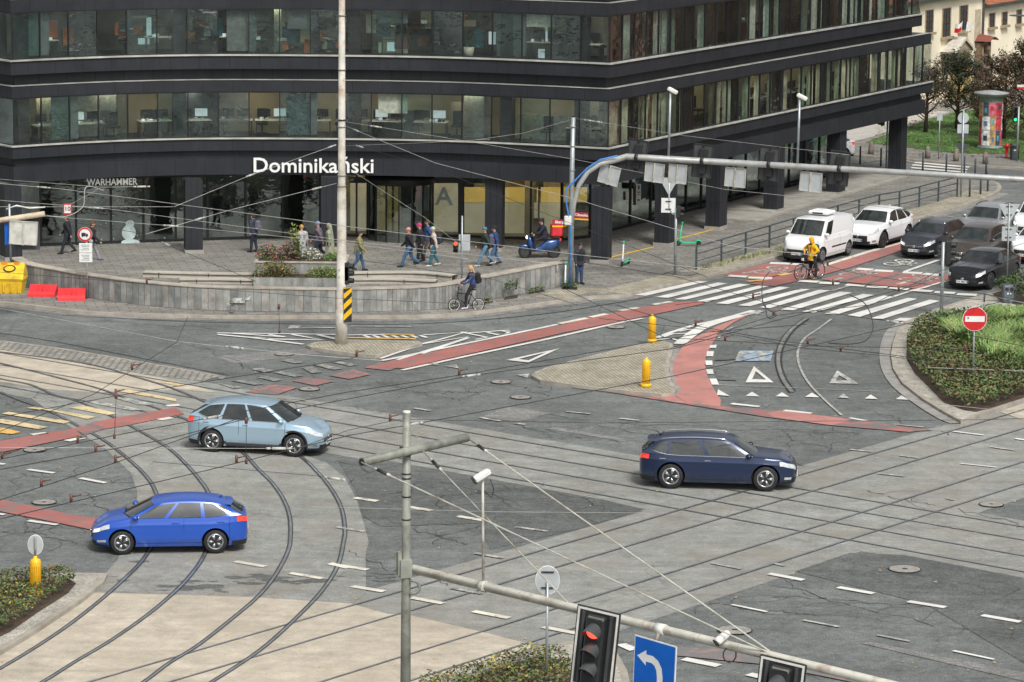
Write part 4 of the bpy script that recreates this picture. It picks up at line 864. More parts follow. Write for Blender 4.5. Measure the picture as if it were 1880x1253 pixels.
# lettering on the fascia
M_LET = mat('sign_letter_white', (0.78, 0.78, 0.75), 0.5, var=0.03)
def place_text(body, px0, px1, py, P0, ang, size_px, m, name, push=0.12, bold=0.0, ext=0.03):
    a = GP(px0, py, P0, ang); c = GP(px1, py, P0, ang); t = (c - a).normalized(); t.z = 0
    n = Vector((math.sin(R(ang)), -math.cos(R(ang)), 0)); mid = (a + c) / 2 + n * push
    o = text_mesh(body, 1.0, m, name, None, Matrix.Identity(4), 0.0, bold); xs = [v.co.x for v in o.data.vertices]; ys = [v.co.y for v in o.data.vertices]
    w = max(xs) - min(xs); h = max(ys) - min(ys); cx_ = (max(xs) + min(xs)) / 2; cy_ = (max(ys) + min(ys)) / 2
    W = (c - a).length; H = size_px
    bpy.data.objects.remove(o)
    o = text_mesh(body, 1.0, m, name, None, frame_M(mid, t, (0, 0, 1)) @ Matrix.Diagonal((W / w, H / h, 1, 1)) @ Matrix.Translation((-cx_, -cy_, 0)), ext, bold)
    o.parent = BLD; o.matrix_parent_inverse = Matrix.Translation((0, -146, 0)); return o
place_text('Dominikański'.replace('ń', 'ń'), 466, 686, 302, (-8.5, 148.15, 0), 1.5, 0.72, M_LET, 'sign_lettering', 0.16, 0.012)
place_text('WARHAMMER', 159, 252, 334, (-17.0, 147.6, 0), 14, 0.3, mat('sign_letter_glow', (0.7, 0.7, 0.65), 0.5, emit=0.25), 'shop_lettering', 0.05, 0.012)  # unlit letters given a faint glow against the shade of the overhang
b = MB(); onfac(1202 - 0, 386, 1210 - 0, 397, (6.2, 150.6, 0), -26, b, 0, 0.03); BO(b, 'wall_notice', mat('green_notice', (0.03, 0.3, 0.16), 0.5)); b = MB(); onfac(1204, 389, 1208, 394, (6.2, 150.6, 0), -26, b, 0, 0.04); BO(b, 'notice_symbol', M_POST)
# ================================================================ VEHICLES
M_TYRE = mat('tyre_rubber', (0.018, 0.018, 0.019), 0.8, var=0.3, scale=8)
M_RIMS = mat('alloy_rim', (0.42, 0.43, 0.44), 0.3, 0.8, var=0.2, scale=8); M_RIMD = mat('dark_rim', (0.09, 0.09, 0.095), 0.35, 0.7, var=0.2)
M_BLKP = mat('black_trim', (0.014, 0.014, 0.015), 0.55, var=0.2); M_WELL = mat('wheel_well', (0.006, 0.006, 0.006), 0.9)
M_CHRO = mat('chrome_trim', (0.62, 0.63, 0.64), 0.18, 0.95, var=0.1); M_HEAD = mat('headlight_lens', (0.62, 0.66, 0.68), 0.12, 0.3, var=0.3, scale=14)
M_HEADL = mat('headlight_glow', (1.0, 0.9, 0.62), 0.3, emit=1.6, var=0.05); M_TAIL = mat('tail_light', (0.42, 0.02, 0.015), 0.2, var=0.2); M_TAILL = mat('tail_light_glow', (0.85, 0.05, 0.03), 0.3, emit=0.5, var=.1)
M_IND = mat('indicator_glow', (1.0, 0.45, 0.1), 0.3, emit=1.5, var=.05)
M_PLATE = mat('number_plate', (0.72, 0.73, 0.72), 0.5, var=0.05); M_EU = mat('plate_band', (0.03, 0.08, 0.4), 0.5)
M_UND = mat('underbody', (0.01, 0.01, 0.01), 0.9); M_GLC = carglass()
M_SEAT = mat('car_seat', (0.03, 0.03, 0.03), 0.8)
def interp(tab, x):
    if x <= tab[0][0]: return tab[0][1]
    for (a, u), (b, v) in zip(tab, tab[1:]):
        if x <= b: t = (x - a) / (b - a); t = t * t * (3 - 2 * t) * 0.5 + t * 0.5; return u + (v - u) * t
    return tab[-1][1]
def make_car(name, label, cat, loc, heading, pcol, L=4.5, W=1.82, H=1.5, wb=2.68, wr=0.33, front=0.72, hood=0.9, cowl=0.98, belt=1.0, deck=1.02, cowl_x=0.95, roof0=0.25, roof1=-1.35, rear_x=-1.95,
             lights='on', rim='silver', style='hatch', clad=0.0, rails=0, pillars=((0.04, 0.30), (0.335, 0.62), (0.655, 0.95)), grille=(0.42, 0.4, 0.62), metal=0.35, chrome=True, group=None, roofcol=None, plate='DW 481KR', lowgrille=True, brand=None, trimc=False, hood_line=True):
    T = empty(name, loc, heading, label, cat, group)
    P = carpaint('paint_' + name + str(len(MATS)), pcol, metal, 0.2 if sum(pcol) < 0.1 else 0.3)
    a, bb = L / 2, W / 2; zb = 0.2
    fo = (L - wb) / 2; xf, xr = a - fo * 0.98, -(a - fo * 1.02)
    xf, xr = wb / 2 + 0.03, -wb / 2 + 0.03
    ztab = [(-a, deck - 0.06), (rear_x, deck), (rear_x * .5, belt + .01), (cowl_x, belt if belt > cowl else cowl), (cowl_x + 0.02, cowl), (a - 0.45, hood), (a - 0.12, front + 0.06), (a, front)]
    def outline(th):
        c, s = math.cos(th), math.sin(th); n = 4.2 if c > 0 else 5.5
        x = a * math.copysign(abs(c) ** (2 / n), c); y = bb * math.copysign(abs(s) ** (2 / (n if abs(s) < .9 else n)), s)
        return x, y
    def S(th, v):
        x, y = outline(th); zs = interp(ztab, x)
        z = zb + v * (zs - zb)
        # tuck at the sill, fullest at 55 %, tapering towards the shoulder
        k = 1 - 0.07 * max(0, (0.3 - v) / 0.3) ** 1.6 - 0.055 * max(0, (v - 0.6) / 0.4) ** 2
        fx = 1 - 0.02 * max(0, (0.3 - v) / 0.3) - (0.05 if x > 0 else 0.03) * max(0, (v - 0.62) / 0.38) ** 2.2 * abs(x / a) ** 6
        crease = 0.012 * math.exp(-((v - 0.78) / 0.035) ** 2) if abs(x) < a * .93 else 0
        # flared arches
        fl = sum(0.03 * math.exp(-((x - q) / 0.42) ** 2) * math.exp(-((v - 0.35) / 0.4) ** 2) for q in (xf, xr))
        return Vector((x * fx, y * k + math.copysign(crease + fl, y) * (abs(y) / bb) ** 3, z))
    NT = 96; vs = [0, 0.06, 0.14, 0.22, 0.3, 0.4, 0.5, 0.6, 0.68, 0.74, 0.78, 0.82, 0.88, 0.94, 1.0]
    ths = [2 * math.pi * k / NT for k in range(NT)]
    # denser sampling of the sides
    ths = []
    for k in range(NT):
        t = 2 * math.pi * k / NT; ths.append(t + 0.0)
    B = MB(); rings = [[S(t, v) for t in ths] for v in vs]
    zc = lambda x: interp(ztab, x)
    for k, cr in ((0.985, 0.008), (0.93, 0.022), (0.8, 0.036), (0.6, 0.05), (0.35, 0.06), (0.12, 0.064), (0.01, 0.065)):
        ring_ = []
        for t in ths:
            p = S(t, 1.0); x = p.x; inn = min(1, max(0, (a - abs(x)) / 0.4)); ring_.append(Vector((x * (1 - (1 - k) * 0.04), p.y * k, p.z + cr * (0.35 + .65 * inn))))
        rings.append(ring_)
    B.loft(rings, 0, True, True); body = B.build('body', [P, M_WELL], T)
    # cut the wheel arches
    cut = MB()
    for x in (xf, xr):
        for s in (-1, 1):
            M = Matrix.Translation((x, s * (bb - 0.1), wr + 0.015)) @ Matrix.Rotation(R(90), 4, 'X')
            cut.lathe([(wr + 0.06, -0.2), (wr + 0.06, 0.28)] if s > 0 else [(wr + 0.06, -0.28), (wr + 0.06, 0.2)], (0, 0, 0), 28, 0, M, False)
    co_ = cut.build('cutter', M_WELL, T); mod = body.modifiers.new('b', 'BOOLEAN'); mod.operation = 'DIFFERENCE'; mod.object = co_; mod.solver = 'EXACT'
    bpy.context.view_layer.update(); me = bpy.data.meshes.new_from_object(body.evaluated_get(bpy.context.evaluated_depsgraph_get())); body.modifiers.clear(); body.data = me; bpy.data.objects.remove(co_)
    if len(me.materials) < 2: me.materials.append(M_WELL)
    for p_ in me.polygons:
        c = p_.center
        for x in (xf, xr):
            d = math.hypot(c.x - x, c.z - wr - 0.015)
            if (abs(d - wr - 0.06) < 0.02 and abs(c.y) < bb - 0.03 and abs(p_.normal.y) < 0.3) or (d < wr + 0.05): p_.material_index = 1; p_.use_smooth = False
    sharp(body, 40)
    # th from y on the front/rear, from x on the sides
    def thy(y, n=4.2): return math.asin(min(1, (abs(y) / bb) ** (n / 2))) * (1 if y >= 0 else -1)
    def thx(x, s=1):
        n = 4.2 if x > 0 else 5.5; return s * math.acos(math.copysign(min(1, (abs(x) / a) ** (n / 2)), x))
    def patch(name, t0, t1, v0, v1, m, off=0.006, n=8, k=3, parent=None, label=None, v0b=None, v1b=None):
        b = MB(); g_ = []
        for i in range(n + 1):
            t = t0 + (t1 - t0) * i / n; q0 = v0 + ((v0b if v0b is not None else v0) - v0) * i / n; q1 = v1 + ((v1b if v1b is not None else v1) - v1) * i / n; row = []
            for j in range(k + 1):
                v = q0 + (q1 - q0) * j / k; p = S(t, v); e = 1e-3; du = S(t + e, v) - S(t - e, v); dv = S(t, v + e * 3) - S(t, v - e * 3); nn = du.cross(dv); nn = nn.normalized() if nn.length > 1e-12 else Vector((1, 0, 0))
                row.append(p + nn * off)
            g_.append(row)
        b.loft(g_, 0, True, False, False); return b.build(name, m, parent or T, label)
    # front
    gy, g0, g1 = grille
    patch('grille', thy(-gy), thy(gy), g0, g1, M_BLKP, 0.012, 10, 2)
    if chrome:
        patch('grille_trim', thy(-gy), thy(gy), g1, g1 + 0.035, M_CHRO, 0.016, 10, 1)
        patch('grille_trim', thy(-gy * .95), thy(gy * .95), (g0 + g1) / 2, (g0 + g1) / 2 + .025, M_CHRO, 0.018, 10, 1)
    if lowgrille: patch('lower_grille', thy(-0.6), thy(0.6), 0.1, 0.27, M_BLKP, 0.01, 10, 2)
    for s in (-1, 1):
        hm = M_HEADL if lights == 'on' or (lights == 'left' and s > 0) or (lights == 'right' and s < 0) else M_HEAD
        x0 = a - 0.5; t0, t1 = thy(gy * 1.12) * s, thx(x0, s)
        hl = patch('headlight', t0, t1, 0.66, 0.88, M_HEAD, 0.012, 10, 3, None, None, 0.76, 0.93)
        patch('lamp', t0 + (t1 - t0) * .18, t0 + (t1 - t0) * .55, 0.7, 0.82, hm, 0.017, 5, 2, hl, None, .74, .86)
        patch('fog_lamp', thy(0.66) * s, thy(0.78) * s, 0.2, 0.3, M_CHRO if lights == 'off' else M_HEAD, 0.012, 3, 2)
        tl = patch('tail_light', thx(-a + 0.3, s), s * (math.pi - thy(bb * .55, 5.5)), 0.78, 0.94, M_TAILL if style != 'van' else M_TAIL, 0.012, 10, 3)
    # plate
    pz = zb + 0.33 * (front - zb); pf = S(0, 0.33).x + 0.02
    b = MB(); b.box((pf, 0, pz), (0.02, 0.52, 0.115), 0, 0); b.box((pf + 0.006, -0.235 * -1, pz), (0.014, 0.05, 0.11), 0, 1); pl = b.build('number_plate', [M_PLATE, M_EU], T)
    text_mesh(plate, 0.1, M_BLKP, 'plate_lettering', pl, frame_M((pf + 0.014, -0.02, pz), (0, 1, 0), (0, 0, 1)), 0.001, 0.001)
    b = MB(); b.box((-a - 0.0, 0, 0.62), (0.02, 0.52, 0.115)); b.build('number_plate', M_PLATE, T)
    if brand: b = MB(); zz_ = zb + brand * (front - zb); b.lathe([(0.065, 0), (0.065, 0.015), (0.05, 0.02)], (0, 0, 0), 16, 0, Matrix.Translation((S(0, brand).x + 0.01, 0, zz_)) @ Matrix.Rotation(R(90), 4, 'Y')); b.build('badge', M_CHRO, T)
    # lower cladding
    if clad:
        for s in (-1, 1):
            b = MB(); pts = []
            for i in range(13):
                x = xf - wr - 0.1 + (xr + wr + 0.1 - (xf - wr - 0.1)) * i / 12; t = thx(x, s); pts.append([S(t, 0.0) + Vector((0, s * 0.012, 0)), S(t, 0.16) + Vector((0, s * 0.02, 0)), S(t, clad) + Vector((0, s * 0.012, 0))])
            b.loft(pts, 0, True, False, False)
            for q in (xf, xr): b.loft([[Vector((q + rr * math.cos(t_), s * (bb - 0.015 + 0.012), wr + 0.015 + rr * math.sin(t_))) for t_ in [R(-10 + 200 * i / 16) for i in range(17)]] for rr in (wr + 0.058, wr + 0.12)], 0, True, False, False)
            b.build('side_cladding', M_BLKP, T)
    patch('bumper_skirt', -thx(a * .8), thx(a * .8), 0.0, 0.09, M_BLKP, 0.01, 20, 1); patch('bumper_skirt', thx(-a * .8), 2 * math.pi - thx(-a * .8), 0.0, 0.16, M_BLKP, 0.01, 20, 1)
    b = MB(); b.box((0, 0, 0.26), (L * .86, W * .72, 0.14), 0, 0); b.build('underbody', M_UND, T)
    # cabin: five ruled surfaces, glass panes set just proud of them
    yb, yr = bb * 0.93, bb * (0.72 if style != 'van' else 0.83); zr = H - 0.045
    def side(u, v, s, off=0.0):
        xb = rear_x + (cowl_x - rear_x) * u; xt = roof1 + (roof0 - roof1) * u; zb_ = interp(ztab, xb) - 0.015; x = xb + (xt - xb) * v
        sag = (0.045 if style == 'sedan' or style == 'van' else 0.075) * (4 * (u - .56) ** 2) ; zt = zr - sag * (1 if style != 'van' else .4) - (0.03 if u < .05 else 0); z = zb_ + (zt - zb_) * v; y = yb + (yr - yb) * (v ** 1.25) - 0.05 * max(0, (0.12 - u) / .12) ** 2 - 0.04 * max(0, (u - .9) / .1) ** 2
        return Vector((x, s * (y + off), z + off * .3))
    def front_(w, v, off=0.0):  # w -1..1 across, v 0..1 up
        p, q = side(1, v, -1), side(1, v, 1); c = p.lerp(q, (w + 1) / 2); bul = (0.16 * (1 - v) + 0.09 * v) * (1 - w * w); return c + Vector((bul + off, 0, 0.03 * (1 - w * w) * v + off * .5))
    def rear_(w, v, off=0.0):
        p, q = side(0, v, 1), side(0, v, -1); c = p.lerp(q, (w + 1) / 2); bul = 0.09 * (1 - w * w); return c + Vector((-bul - off, 0, 0.03 * (1 - w * w) * v + off * .4))
    def gridmesh(fn, u0, u1, v0, v1, nu, nv, m, name, parent=None, flip=False):
        b = MB(); b.loft([[fn(u0 + (u1 - u0) * i / nu, v0 + (v1 - v0) * j / nv) for j in range(nv + 1)] for i in range(nu + 1)], 0, True, False, False)
        if flip: b.f = [f[::-1] for f in b.f]
        return b.build(name, m, parent or T)
    cab = MB(); N = 14
    for fn in (lambda u, v: side(u, v, 1), lambda u, v: side(u, v, -1), lambda u, v: front_(2 * u - 1, v), lambda u, v: rear_(2 * u - 1, v)):
        cab.loft([[fn(i / N, j / 6) for j in range(7)] for i in range(N + 1)], 0, True, False, False)
    def roof(u, w):  # u rear..front
        p, q = side(u, 1, -1), side(u, 1, 1); c = p.lerp(q, (w + 1) / 2); e = (0.09 * (1 - w * w)) * max(0, (u - .75) / .25) ** 1 - 0.09 * (1 - w * w) * max(0, (.2 - u) / .2)
        return c + Vector((e, 0, (0.045 + 0.02 * math.sin(math.pi * u)) * (1 - abs(w) ** 2.6) * (0.66 + .34 * min(1, 5 * min(u, 1 - u)))))
    cab.loft([[roof(i / N, 2 * j / 10 - 1) for j in range(11)] for i in range(N + 1)], 0, True, False, False)
    bm = bmesh.new(); me = cab.mesh('cabin', roofcol and [roofcol] or [P]); bm.from_mesh(me); bmesh.ops.remove_doubles(bm, verts=bm.verts, dist=0.004); bmesh.ops.recalc_face_normals(bm, faces=bm.faces); bm.to_mesh(me); bm.free()
    cb = bpy.data.objects.new('cabin', me); COL.objects.link(cb); cb.parent = T; sharp(cb, 20)
    gridmesh(lambda u, v: front_(u, v, 0.012), -0.93, 0.93, 0.03, 0.93, 10, 4, M_GLC, 'windscreen')
    wv = MB()
    for y0 in (-0.55, 0.1): p = front_(y0 / yb, 0.05, 0.03); q = front_((y0 + 0.62) / yb, 0.1, 0.03); wv.tube([p, q], 0.012, 5)
    wv.build('wiper', M_BLKP, T)
    if style != 'van': gridmesh(lambda u, v: rear_(u, v, 0.012), -0.88, 0.88, 0.12 if style != 'sedan' else 0.05, 0.9, 8, 3, M_GLC, 'rear_window')
    for s in (-1, 1):
        for (u0, u1) in pillars: gridmesh(lambda u, v: side(u, (0.06 + 0.4 * max(0, (0.24 - u) / 0.24) ** 2 * (style != 'van')) * (1 - v) + (0.92 - 0.12 * abs(2 * u - 1) ** 4) * v, s, 0.011), u0, u1, 0, 1, 8, 3, M_GLC, 'side_window', None, s < 0)
        if trimc:
            b = MB(); b.tube([side(0.03 + 0.94 * i / 16, 0.03 + 0.4 * max(0, (0.24 - (0.03 + 0.94 * i / 16)) / 0.24) ** 2, s, 0.012) for i in range(17)], 0.011, 5); b.build('window_trim', M_CHRO, T)
        # mirror
        p = side(0.97, 0.08, s, 0.0); b = MB(); b.ell((p.x - 0.02, p.y + s * 0.12, p.z + 0.04), (0.09, 0.115, 0.075), 12); b.tube([p, p + Vector((0, s * 0.1, 0.02))], 0.025, 6); mi_ = b.build('mirror', P if style != 'van' else P, T)
        b = MB(); b.box((p.x - 0.1, p.y + s * 0.12, p.z + 0.04), (0.012, 0.17, 0.1)); b.build('mirror_glass', M_GLC, mi_)
        # door shut lines and handles
        b = MB(); ds = [0.62 * .5 + .19, 0.02, -0.6] ; dx = [cowl_x - 0.05, (cowl_x + rear_x) / 2 + 0.05, rear_x + 0.35 if style != 'van' else rear_x + 0.6]
        for x in dx:
            t = thx(x, s); t2 = thx(x - 0.012, s); b.loft([[S(q, 0.13 + 0.85 * j / 8) + Vector((0, s * 0.003, 0)) for j in range(9)] for q in (t, t2)], 0, True, False, False)
        b.loft([[S(thx(x, s), v) + Vector((0, s * 0.003, 0)) for x in [dx[0] + (dx[2] - dx[0]) * i / 10 for i in range(11)]] for v in (0.125, 0.14)], 0, True, False, False)
        b.build('door_seam', M_BLKP, T)
        b = MB()
        for x in (dx[1] + 0.22, dx[2] + 0.24): p = S(thx(x, s), 0.84); b.box((p.x, p.y + s * 0.015, p.z), (0.2, 0.03, 0.028), 0, 0, None, 0.008)
        b.build('door_handle', M_CHRO if trimc else P, T)
    if rails:
        for s in (-1, 1):
            b = MB(); pts = [side(0.06, 1, s) + Vector((0, -s * .04, 0.0))] + [side(0.1 + .8 * i / 8, 1, s) + Vector((0, -s * 0.04, 0.05)) for i in range(9)] + [side(0.95, 1, s) + Vector((0, -s * .04, 0.0))]; b.tube(pts, 0.018, 6); b.build('roof_rail', M_CHRO if rails == 1 else M_BLKP, T)
    if style != 'van': b = MB(); q = roof(0.08, 0); b.loft([[q + Vector((0.1 - k * .08, -0.02, 0)), q + Vector((0.1 - k * .08, 0.02, 0)), q + Vector((-0.02 - .04 * k, 0, 0.07 * k))] for k in (0, 0.5, 1)], 0, True, True); b.build('aerial', P, T)
    if style in ('suv', 'hatch'): gridmesh(lambda u, v: roof(0.0, u) + Vector((-0.17 * v, 0, -0.015 * v + 0.01)), -0.95, 0.95, 0, 1, 8, 2, P, 'spoiler')
    # wheels
    for x in (xf, xr):
        for s in (-1, 1):
            w_ = empty('wheel', (x, s * (bb - 0.12), wr)); w_.parent = T; w_.rotation_euler = (R(90 if s < 0 else -90), 0, 0)
            b = MB(); b.lathe([(wr * .64, -0.1), (wr * .92, -0.11), (wr, -0.085), (wr, 0.085), (wr * .92, 0.11), (wr * .64, 0.1)], (0, 0, 0), 28, 0); b.build('tyre', M_TYRE, w_)
            b = MB(); b.lathe([(wr * .7, 0.02), (wr * .7, 0.105), (wr * .6, 0.1), (wr * .58, 0.05)], (0, 0, 0), 24, 0); b.lathe([(0.001, 0.0), (wr * .6, 0.0)], (0, 0, 0.01), 24, 1)
            b.lathe([(0.075, 0.06), (0.07, 0.095), (0.03, 0.1)], (0, 0, 0), 12, 0)
            for k in range(5 if rim != 'steel' else 9):
                for dd in ((-0.13, 0.13) if rim != 'steel' else (0,)):
                    a_ = k * 2 * math.pi / (5 if rim != 'steel' else 9); p0 = Vector((0.05 * math.cos(a_), 0.05 * math.sin(a_), 0.08)); p1 = Vector((wr * .61 * math.cos(a_ + dd), wr * .61 * math.sin(a_ + dd), 0.085)); b.tube([p0, p1], 0.028, 5)
            b.build('rim', [M_RIMD if rim == 'dark' else M_RIMS, M_WELL], w_)
    T['_dims'] = (L, W, H)
    del T['_dims']
    return T, roof, side, S
def car_at(fx, fy, head, L, W, **k):
    """(fx,fy): photo point on the ground below the middle of the car; head: heading in degrees"""
    g_ = G(fx, fy); return (g_.x, g_.y, 0.035), R(head)
SUVP = dict(H=1.64, wr=0.36, belt=1.08, cowl=1.07, hood=1.0, front=0.82, deck=1.1, style='suv')
# moving cars on the crossing
loc, h = car_at(478, 826, -13.5, 4.5, 1.8)
make_car('compact_suv', 'pale silver-blue coupe-like car crossing the tram curve at the left', 'car', loc, h, (0.40, 0.55, 0.66), L=4.5, W=1.82, H=1.62, wb=2.7, wr=0.35, belt=1.04, cowl=1.02, hood=0.94, front=0.76, deck=1.14, cowl_x=1.15, roof0=0.42, roof1=-1.5, rear_x=-2.1, lights='off', clad=0.12, style='suv', trimc=True, plate='DW 7TN45', metal=0.55, brand=0.62, rim='silver')
loc, h = car_at(312, 1006, 186, 4.1, 1.75)
make_car('blue_hatchback', 'bright blue small hatchback with lit headlights driving left over the rails', 'car', loc, h, (0.01, 0.075, 0.42), L=4.3, W=1.78, H=1.46, wb=2.55, wr=0.32, belt=0.98, cowl=0.95, hood=0.87, front=0.68, deck=1.06, cowl_x=1.12, roof0=0.35, roof1=-1.5, rear_x=-1.98, lights='on', plate='DWR 20XE', metal=0.1, pillars=((0.06, 0.32), (0.36, 0.66), (0.7, 0.95)), brand=0.62)
loc, h = car_at(1318, 890, -5.5, 4.75, 1.85)
make_car('estate_suv', 'dark navy blue estate with chrome window trim driving right along the tram tracks', 'car', loc, h, (0.012, 0.026, 0.075), L=4.75, W=1.85, H=1.53, wb=2.85, wr=0.37, belt=1.0, cowl=1.0, hood=0.94, front=0.8, deck=1.08, cowl_x=1.12, roof0=0.42, roof1=-1.9, rear_x=-2.24, lights='left', rails=1, trimc=True, style='suv', plate='DW 3PA62', metal=0.4, pillars=((0.04, 0.2), (0.225, 0.56), (0.6, 0.95)), brand=0.62)
# queue at the stop line
Q = 241
def qcar(name, label, px, py, hd=Q, **k):
    g_ = G(px, py); c = Vector((g_.x, g_.y)); hv = Vector((math.cos(R(hd)), math.sin(R(hd)))); c = c - hv * (k['L'] / 2)
    return make_car(name, label, 'van' if 'van' in name else 'car', (c.x, c.y, 0.035), R(hd), **k)
van, vroof, vside, vS = qcar('delivery_van', 'small white panel van with a roof unit, first in the kerb lane', 1462, 485, 240, pcol=(0.72, 0.73, 0.73), L=4.4, W=1.83, H=1.85, wb=2.75, wr=0.32, belt=1.12, cowl=1.12, hood=1.06, front=0.86, deck=1.12, cowl_x=1.3, roof0=0.72, roof1=-2.05, rear_x=-2.1, lights='left', rim='steel', style='van', clad=0.0, pillars=((0.77, 0.95),), metal=0.0, chrome=False, plate='DW 8SA17', grille=(0.5, 0.42, 0.6))
b = MB(); p = vroof(0.62, 0); b.box((p.x, 0, p.z + 0.12), (0.9, 0.95, 0.16), 0, 0, None, 0.05); b.box((p.x + 0.1, 0, p.z + 0.22), (0.55, 0.6, 0.06), 0, 0, None, 0.02); b.box((p.x + 0.46, 0, p.z + 0.11), (0.012, 0.5, 0.07), 0, 1)
b.build('roof_unit', [M_PLATE, M_BLKP], van)
b = MB(); b.loft([[vS(t, v) + Vector((0.02, 0, 0)) for t in [-0.62 + 1.24 * i / 12 for i in range(13)]] for v in (0.03, 0.18, 0.4)], 0, True, False, False); b.build('bumper', M_BLKP, van)
for s in (-1, 1): b = MB(); b.box((-0.25, s * 0.915, 0.6), (1.5, 0.03, 0.06)); b.build('side_moulding', M_BLKP, van)
qcar('white_suv', 'white suv with an angular black grille queueing behind the white van', 1573, 459, 240, pcol=(0.74, 0.75, 0.76), L=4.66, W=1.865, H=1.66, wb=2.69, wr=0.37, belt=1.08, cowl=1.08, hood=1.02, front=0.84, deck=1.14, cowl_x=0.95, roof0=0.3, roof1=-1.3, rear_x=-2.1, lights='off', rim='dark', style='suv', metal=0.0, plate='DW 5LX90', grille=(0.48, 0.22, 0.66), chrome=False, clad=0.14, brand=0.6, pillars=((0.05, 0.24), (0.28, 0.6), (0.64, 0.95)))
qcar('grey_estate', 'dark grey estate with lit headlights beside the end of the red lane', 1677, 477, 242, pcol=(0.05, 0.055, 0.065), L=4.7, W=1.8, H=1.46, wb=2.7, wr=0.33, belt=0.96, cowl=0.97, hood=0.9, front=0.72, deck=1.0, cowl_x=1.0, roof0=0.35, roof1=-1.75, rear_x=-2.15, lights='on', rim='silver', style='hatch', metal=0.5, plate='DW 7JK28', grille=(0.4, 0.52, 0.7), pillars=((0.04, 0.2), (0.23, 0.56), (0.6, 0.95)), brand=0.66, rails=1)
qcar('brown_suv', 'brown suv with lit headlights between the grey estate and the black saloon', 1763, 494, 242, pcol=(0.085, 0.07, 0.06), L=4.45, W=1.855, H=1.66, wb=2.64, wr=0.35, belt=1.07, cowl=1.07, hood=1.01, front=0.84, deck=1.1, cowl_x=1.0, roof0=0.35, roof1=-1.5, rear_x=-2.0, lights='on', rim='silver', style='suv', metal=0.5, plate='DW 1KM73', grille=(0.42, 0.56, 0.72), brand=0.66, clad=0.18)
qcar('silver_crossover', 'silver crossover with black roof rails queueing behind the dark grey estate', 1785, 450, 242, pcol=(0.36, 0.37, 0.38), L=4.4, W=1.8, H=1.62, wb=2.6, wr=0.34, belt=1.05, cowl=1.05, hood=0.98, front=0.8, deck=1.07, cowl_x=1.0, roof0=0.35, roof1=-1.5, rear_x=-2.0, lights='off', rim='silver', style='suv', metal=0.6, rails=2, plate='DW 9YC31', grille=(0.42, 0.5, 0.68), brand=0.62, clad=0.18)
qcar('black_saloon', 'glossy black saloon with a spindle grille nearest the garden bed', 1766, 535, 241, pcol=(0.006, 0.0065, 0.008), L=4.97, W=1.865, H=1.44, wb=2.87, wr=0.35, belt=0.96, cowl=0.96, hood=0.88, front=0.7, deck=1.0, cowl_x=0.95, roof0=0.2, roof1=-1.2, rear_x=-1.95, lights='left', rim='dark', style='sedan', metal=0.0, plate='DW 4ES11', grille=(0.5, 0.2, 0.7), chrome=False, brand=0.55, pillars=((0.08, 0.38), (0.42, 0.66), (0.7, 0.95)), trimc=True)
qcar('white_people_carrier', 'white people carrier with an amber indicator at the far right of the queue', 1884, 444, 242, pcol=(0.72, 0.73, 0.74), L=4.7, W=1.83, H=1.85, wb=2.8, wr=0.34, belt=1.12, cowl=1.12, hood=1.06, front=0.86, deck=1.14, cowl_x=1.3, roof0=0.5, roof1=-2.0, rear_x=-2.15, lights='on', style='van', metal=0.0, plate='DW 2MV55', pillars=((0.05, 0.3), (0.34, 0.62), (0.66, 0.95)), chrome=True)
qcar('white_hatchback', 'white car with a black grille cut by the right edge of the photo', 1880, 487, 242, pcol=(0.74, 0.75, 0.76), L=4.5, W=1.82, H=1.58, wb=2.65, wr=0.34, belt=1.04, cowl=1.04, hood=0.97, front=0.8, deck=1.06, cowl_x=1.0, roof0=0.35, roof1=-1.5, rear_x=-2.0, lights='off', style='suv', metal=0.0, plate='DW 6BE04', grille=(0.5, 0.4, 0.66))
qcar('small_white_car', 'white car mostly hidden behind the last dark arcade column', 1438, 296, 200, pcol=(0.72, 0.73, 0.74), L=4.1, W=1.75, H=1.45, wb=2.5, lights='off', metal=0.0, plate='DW 3CC20')
# ================================================================ STREET FURNITURE
M_GALV = mat('galvanised_steel', (0.34, 0.37, 0.38), 0.45, 0.5, var=0.2, scale=4); M_CREAMP = mat('cream_paint_metal', (0.48, 0.47, 0.41), 0.5, 0.0, var=0.15, scale=3, dirt=(0.2, 0.12, 0.07))
M_MAST = mat('mast_concrete', (0.5, 0.48, 0.42), 0.75, var=0.22, scale=1.5, dirt=(0.27, 0.14, 0.07)); M_OLIVE = mat('pole_grey_green', (0.25, 0.26, 0.22), 0.55, 0.1, var=0.3, scale=2.2, dirt=(0.1, 0.085, 0.07))
M_SGB = mat('sign_back', (0.44, 0.47, 0.48), 0.5, 0.2, var=0.12, scale=3); M_SGW = mat('sign_white', (0.7, 0.71, 0.69), 0.45, var=0.06); M_SGR = mat('sign_red', (0.55, 0.015, 0.02), 0.4, var=0.08)
M_BLACK = mat('signal_black', (0.02, 0.021, 0.022), 0.5, var=0.2); M_SIGG = mat('signal_plate', (0.055, 0.058, 0.06), 0.55, var=0.2); M_WHT = mat('camera_white', (0.68, 0.67, 0.62), 0.45, var=0.12, scale=5)
M_YELP = mat('bollard_yellow', (0.8, 0.46, 0.01), 0.45, var=0.1, scale=3, dirt=(0.5, 0.3, 0.05)); M_FENCE = mat('fence_paint', (0.055, 0.075, 0.085), 0.5, var=0.2); M_BLUE = mat('blue_conduit', (0.04, 0.2, 0.55), 0.45); M_SBLUE = mat('sign_blue', (0.0, 0.11, 0.5), 0.35, var=0.1)
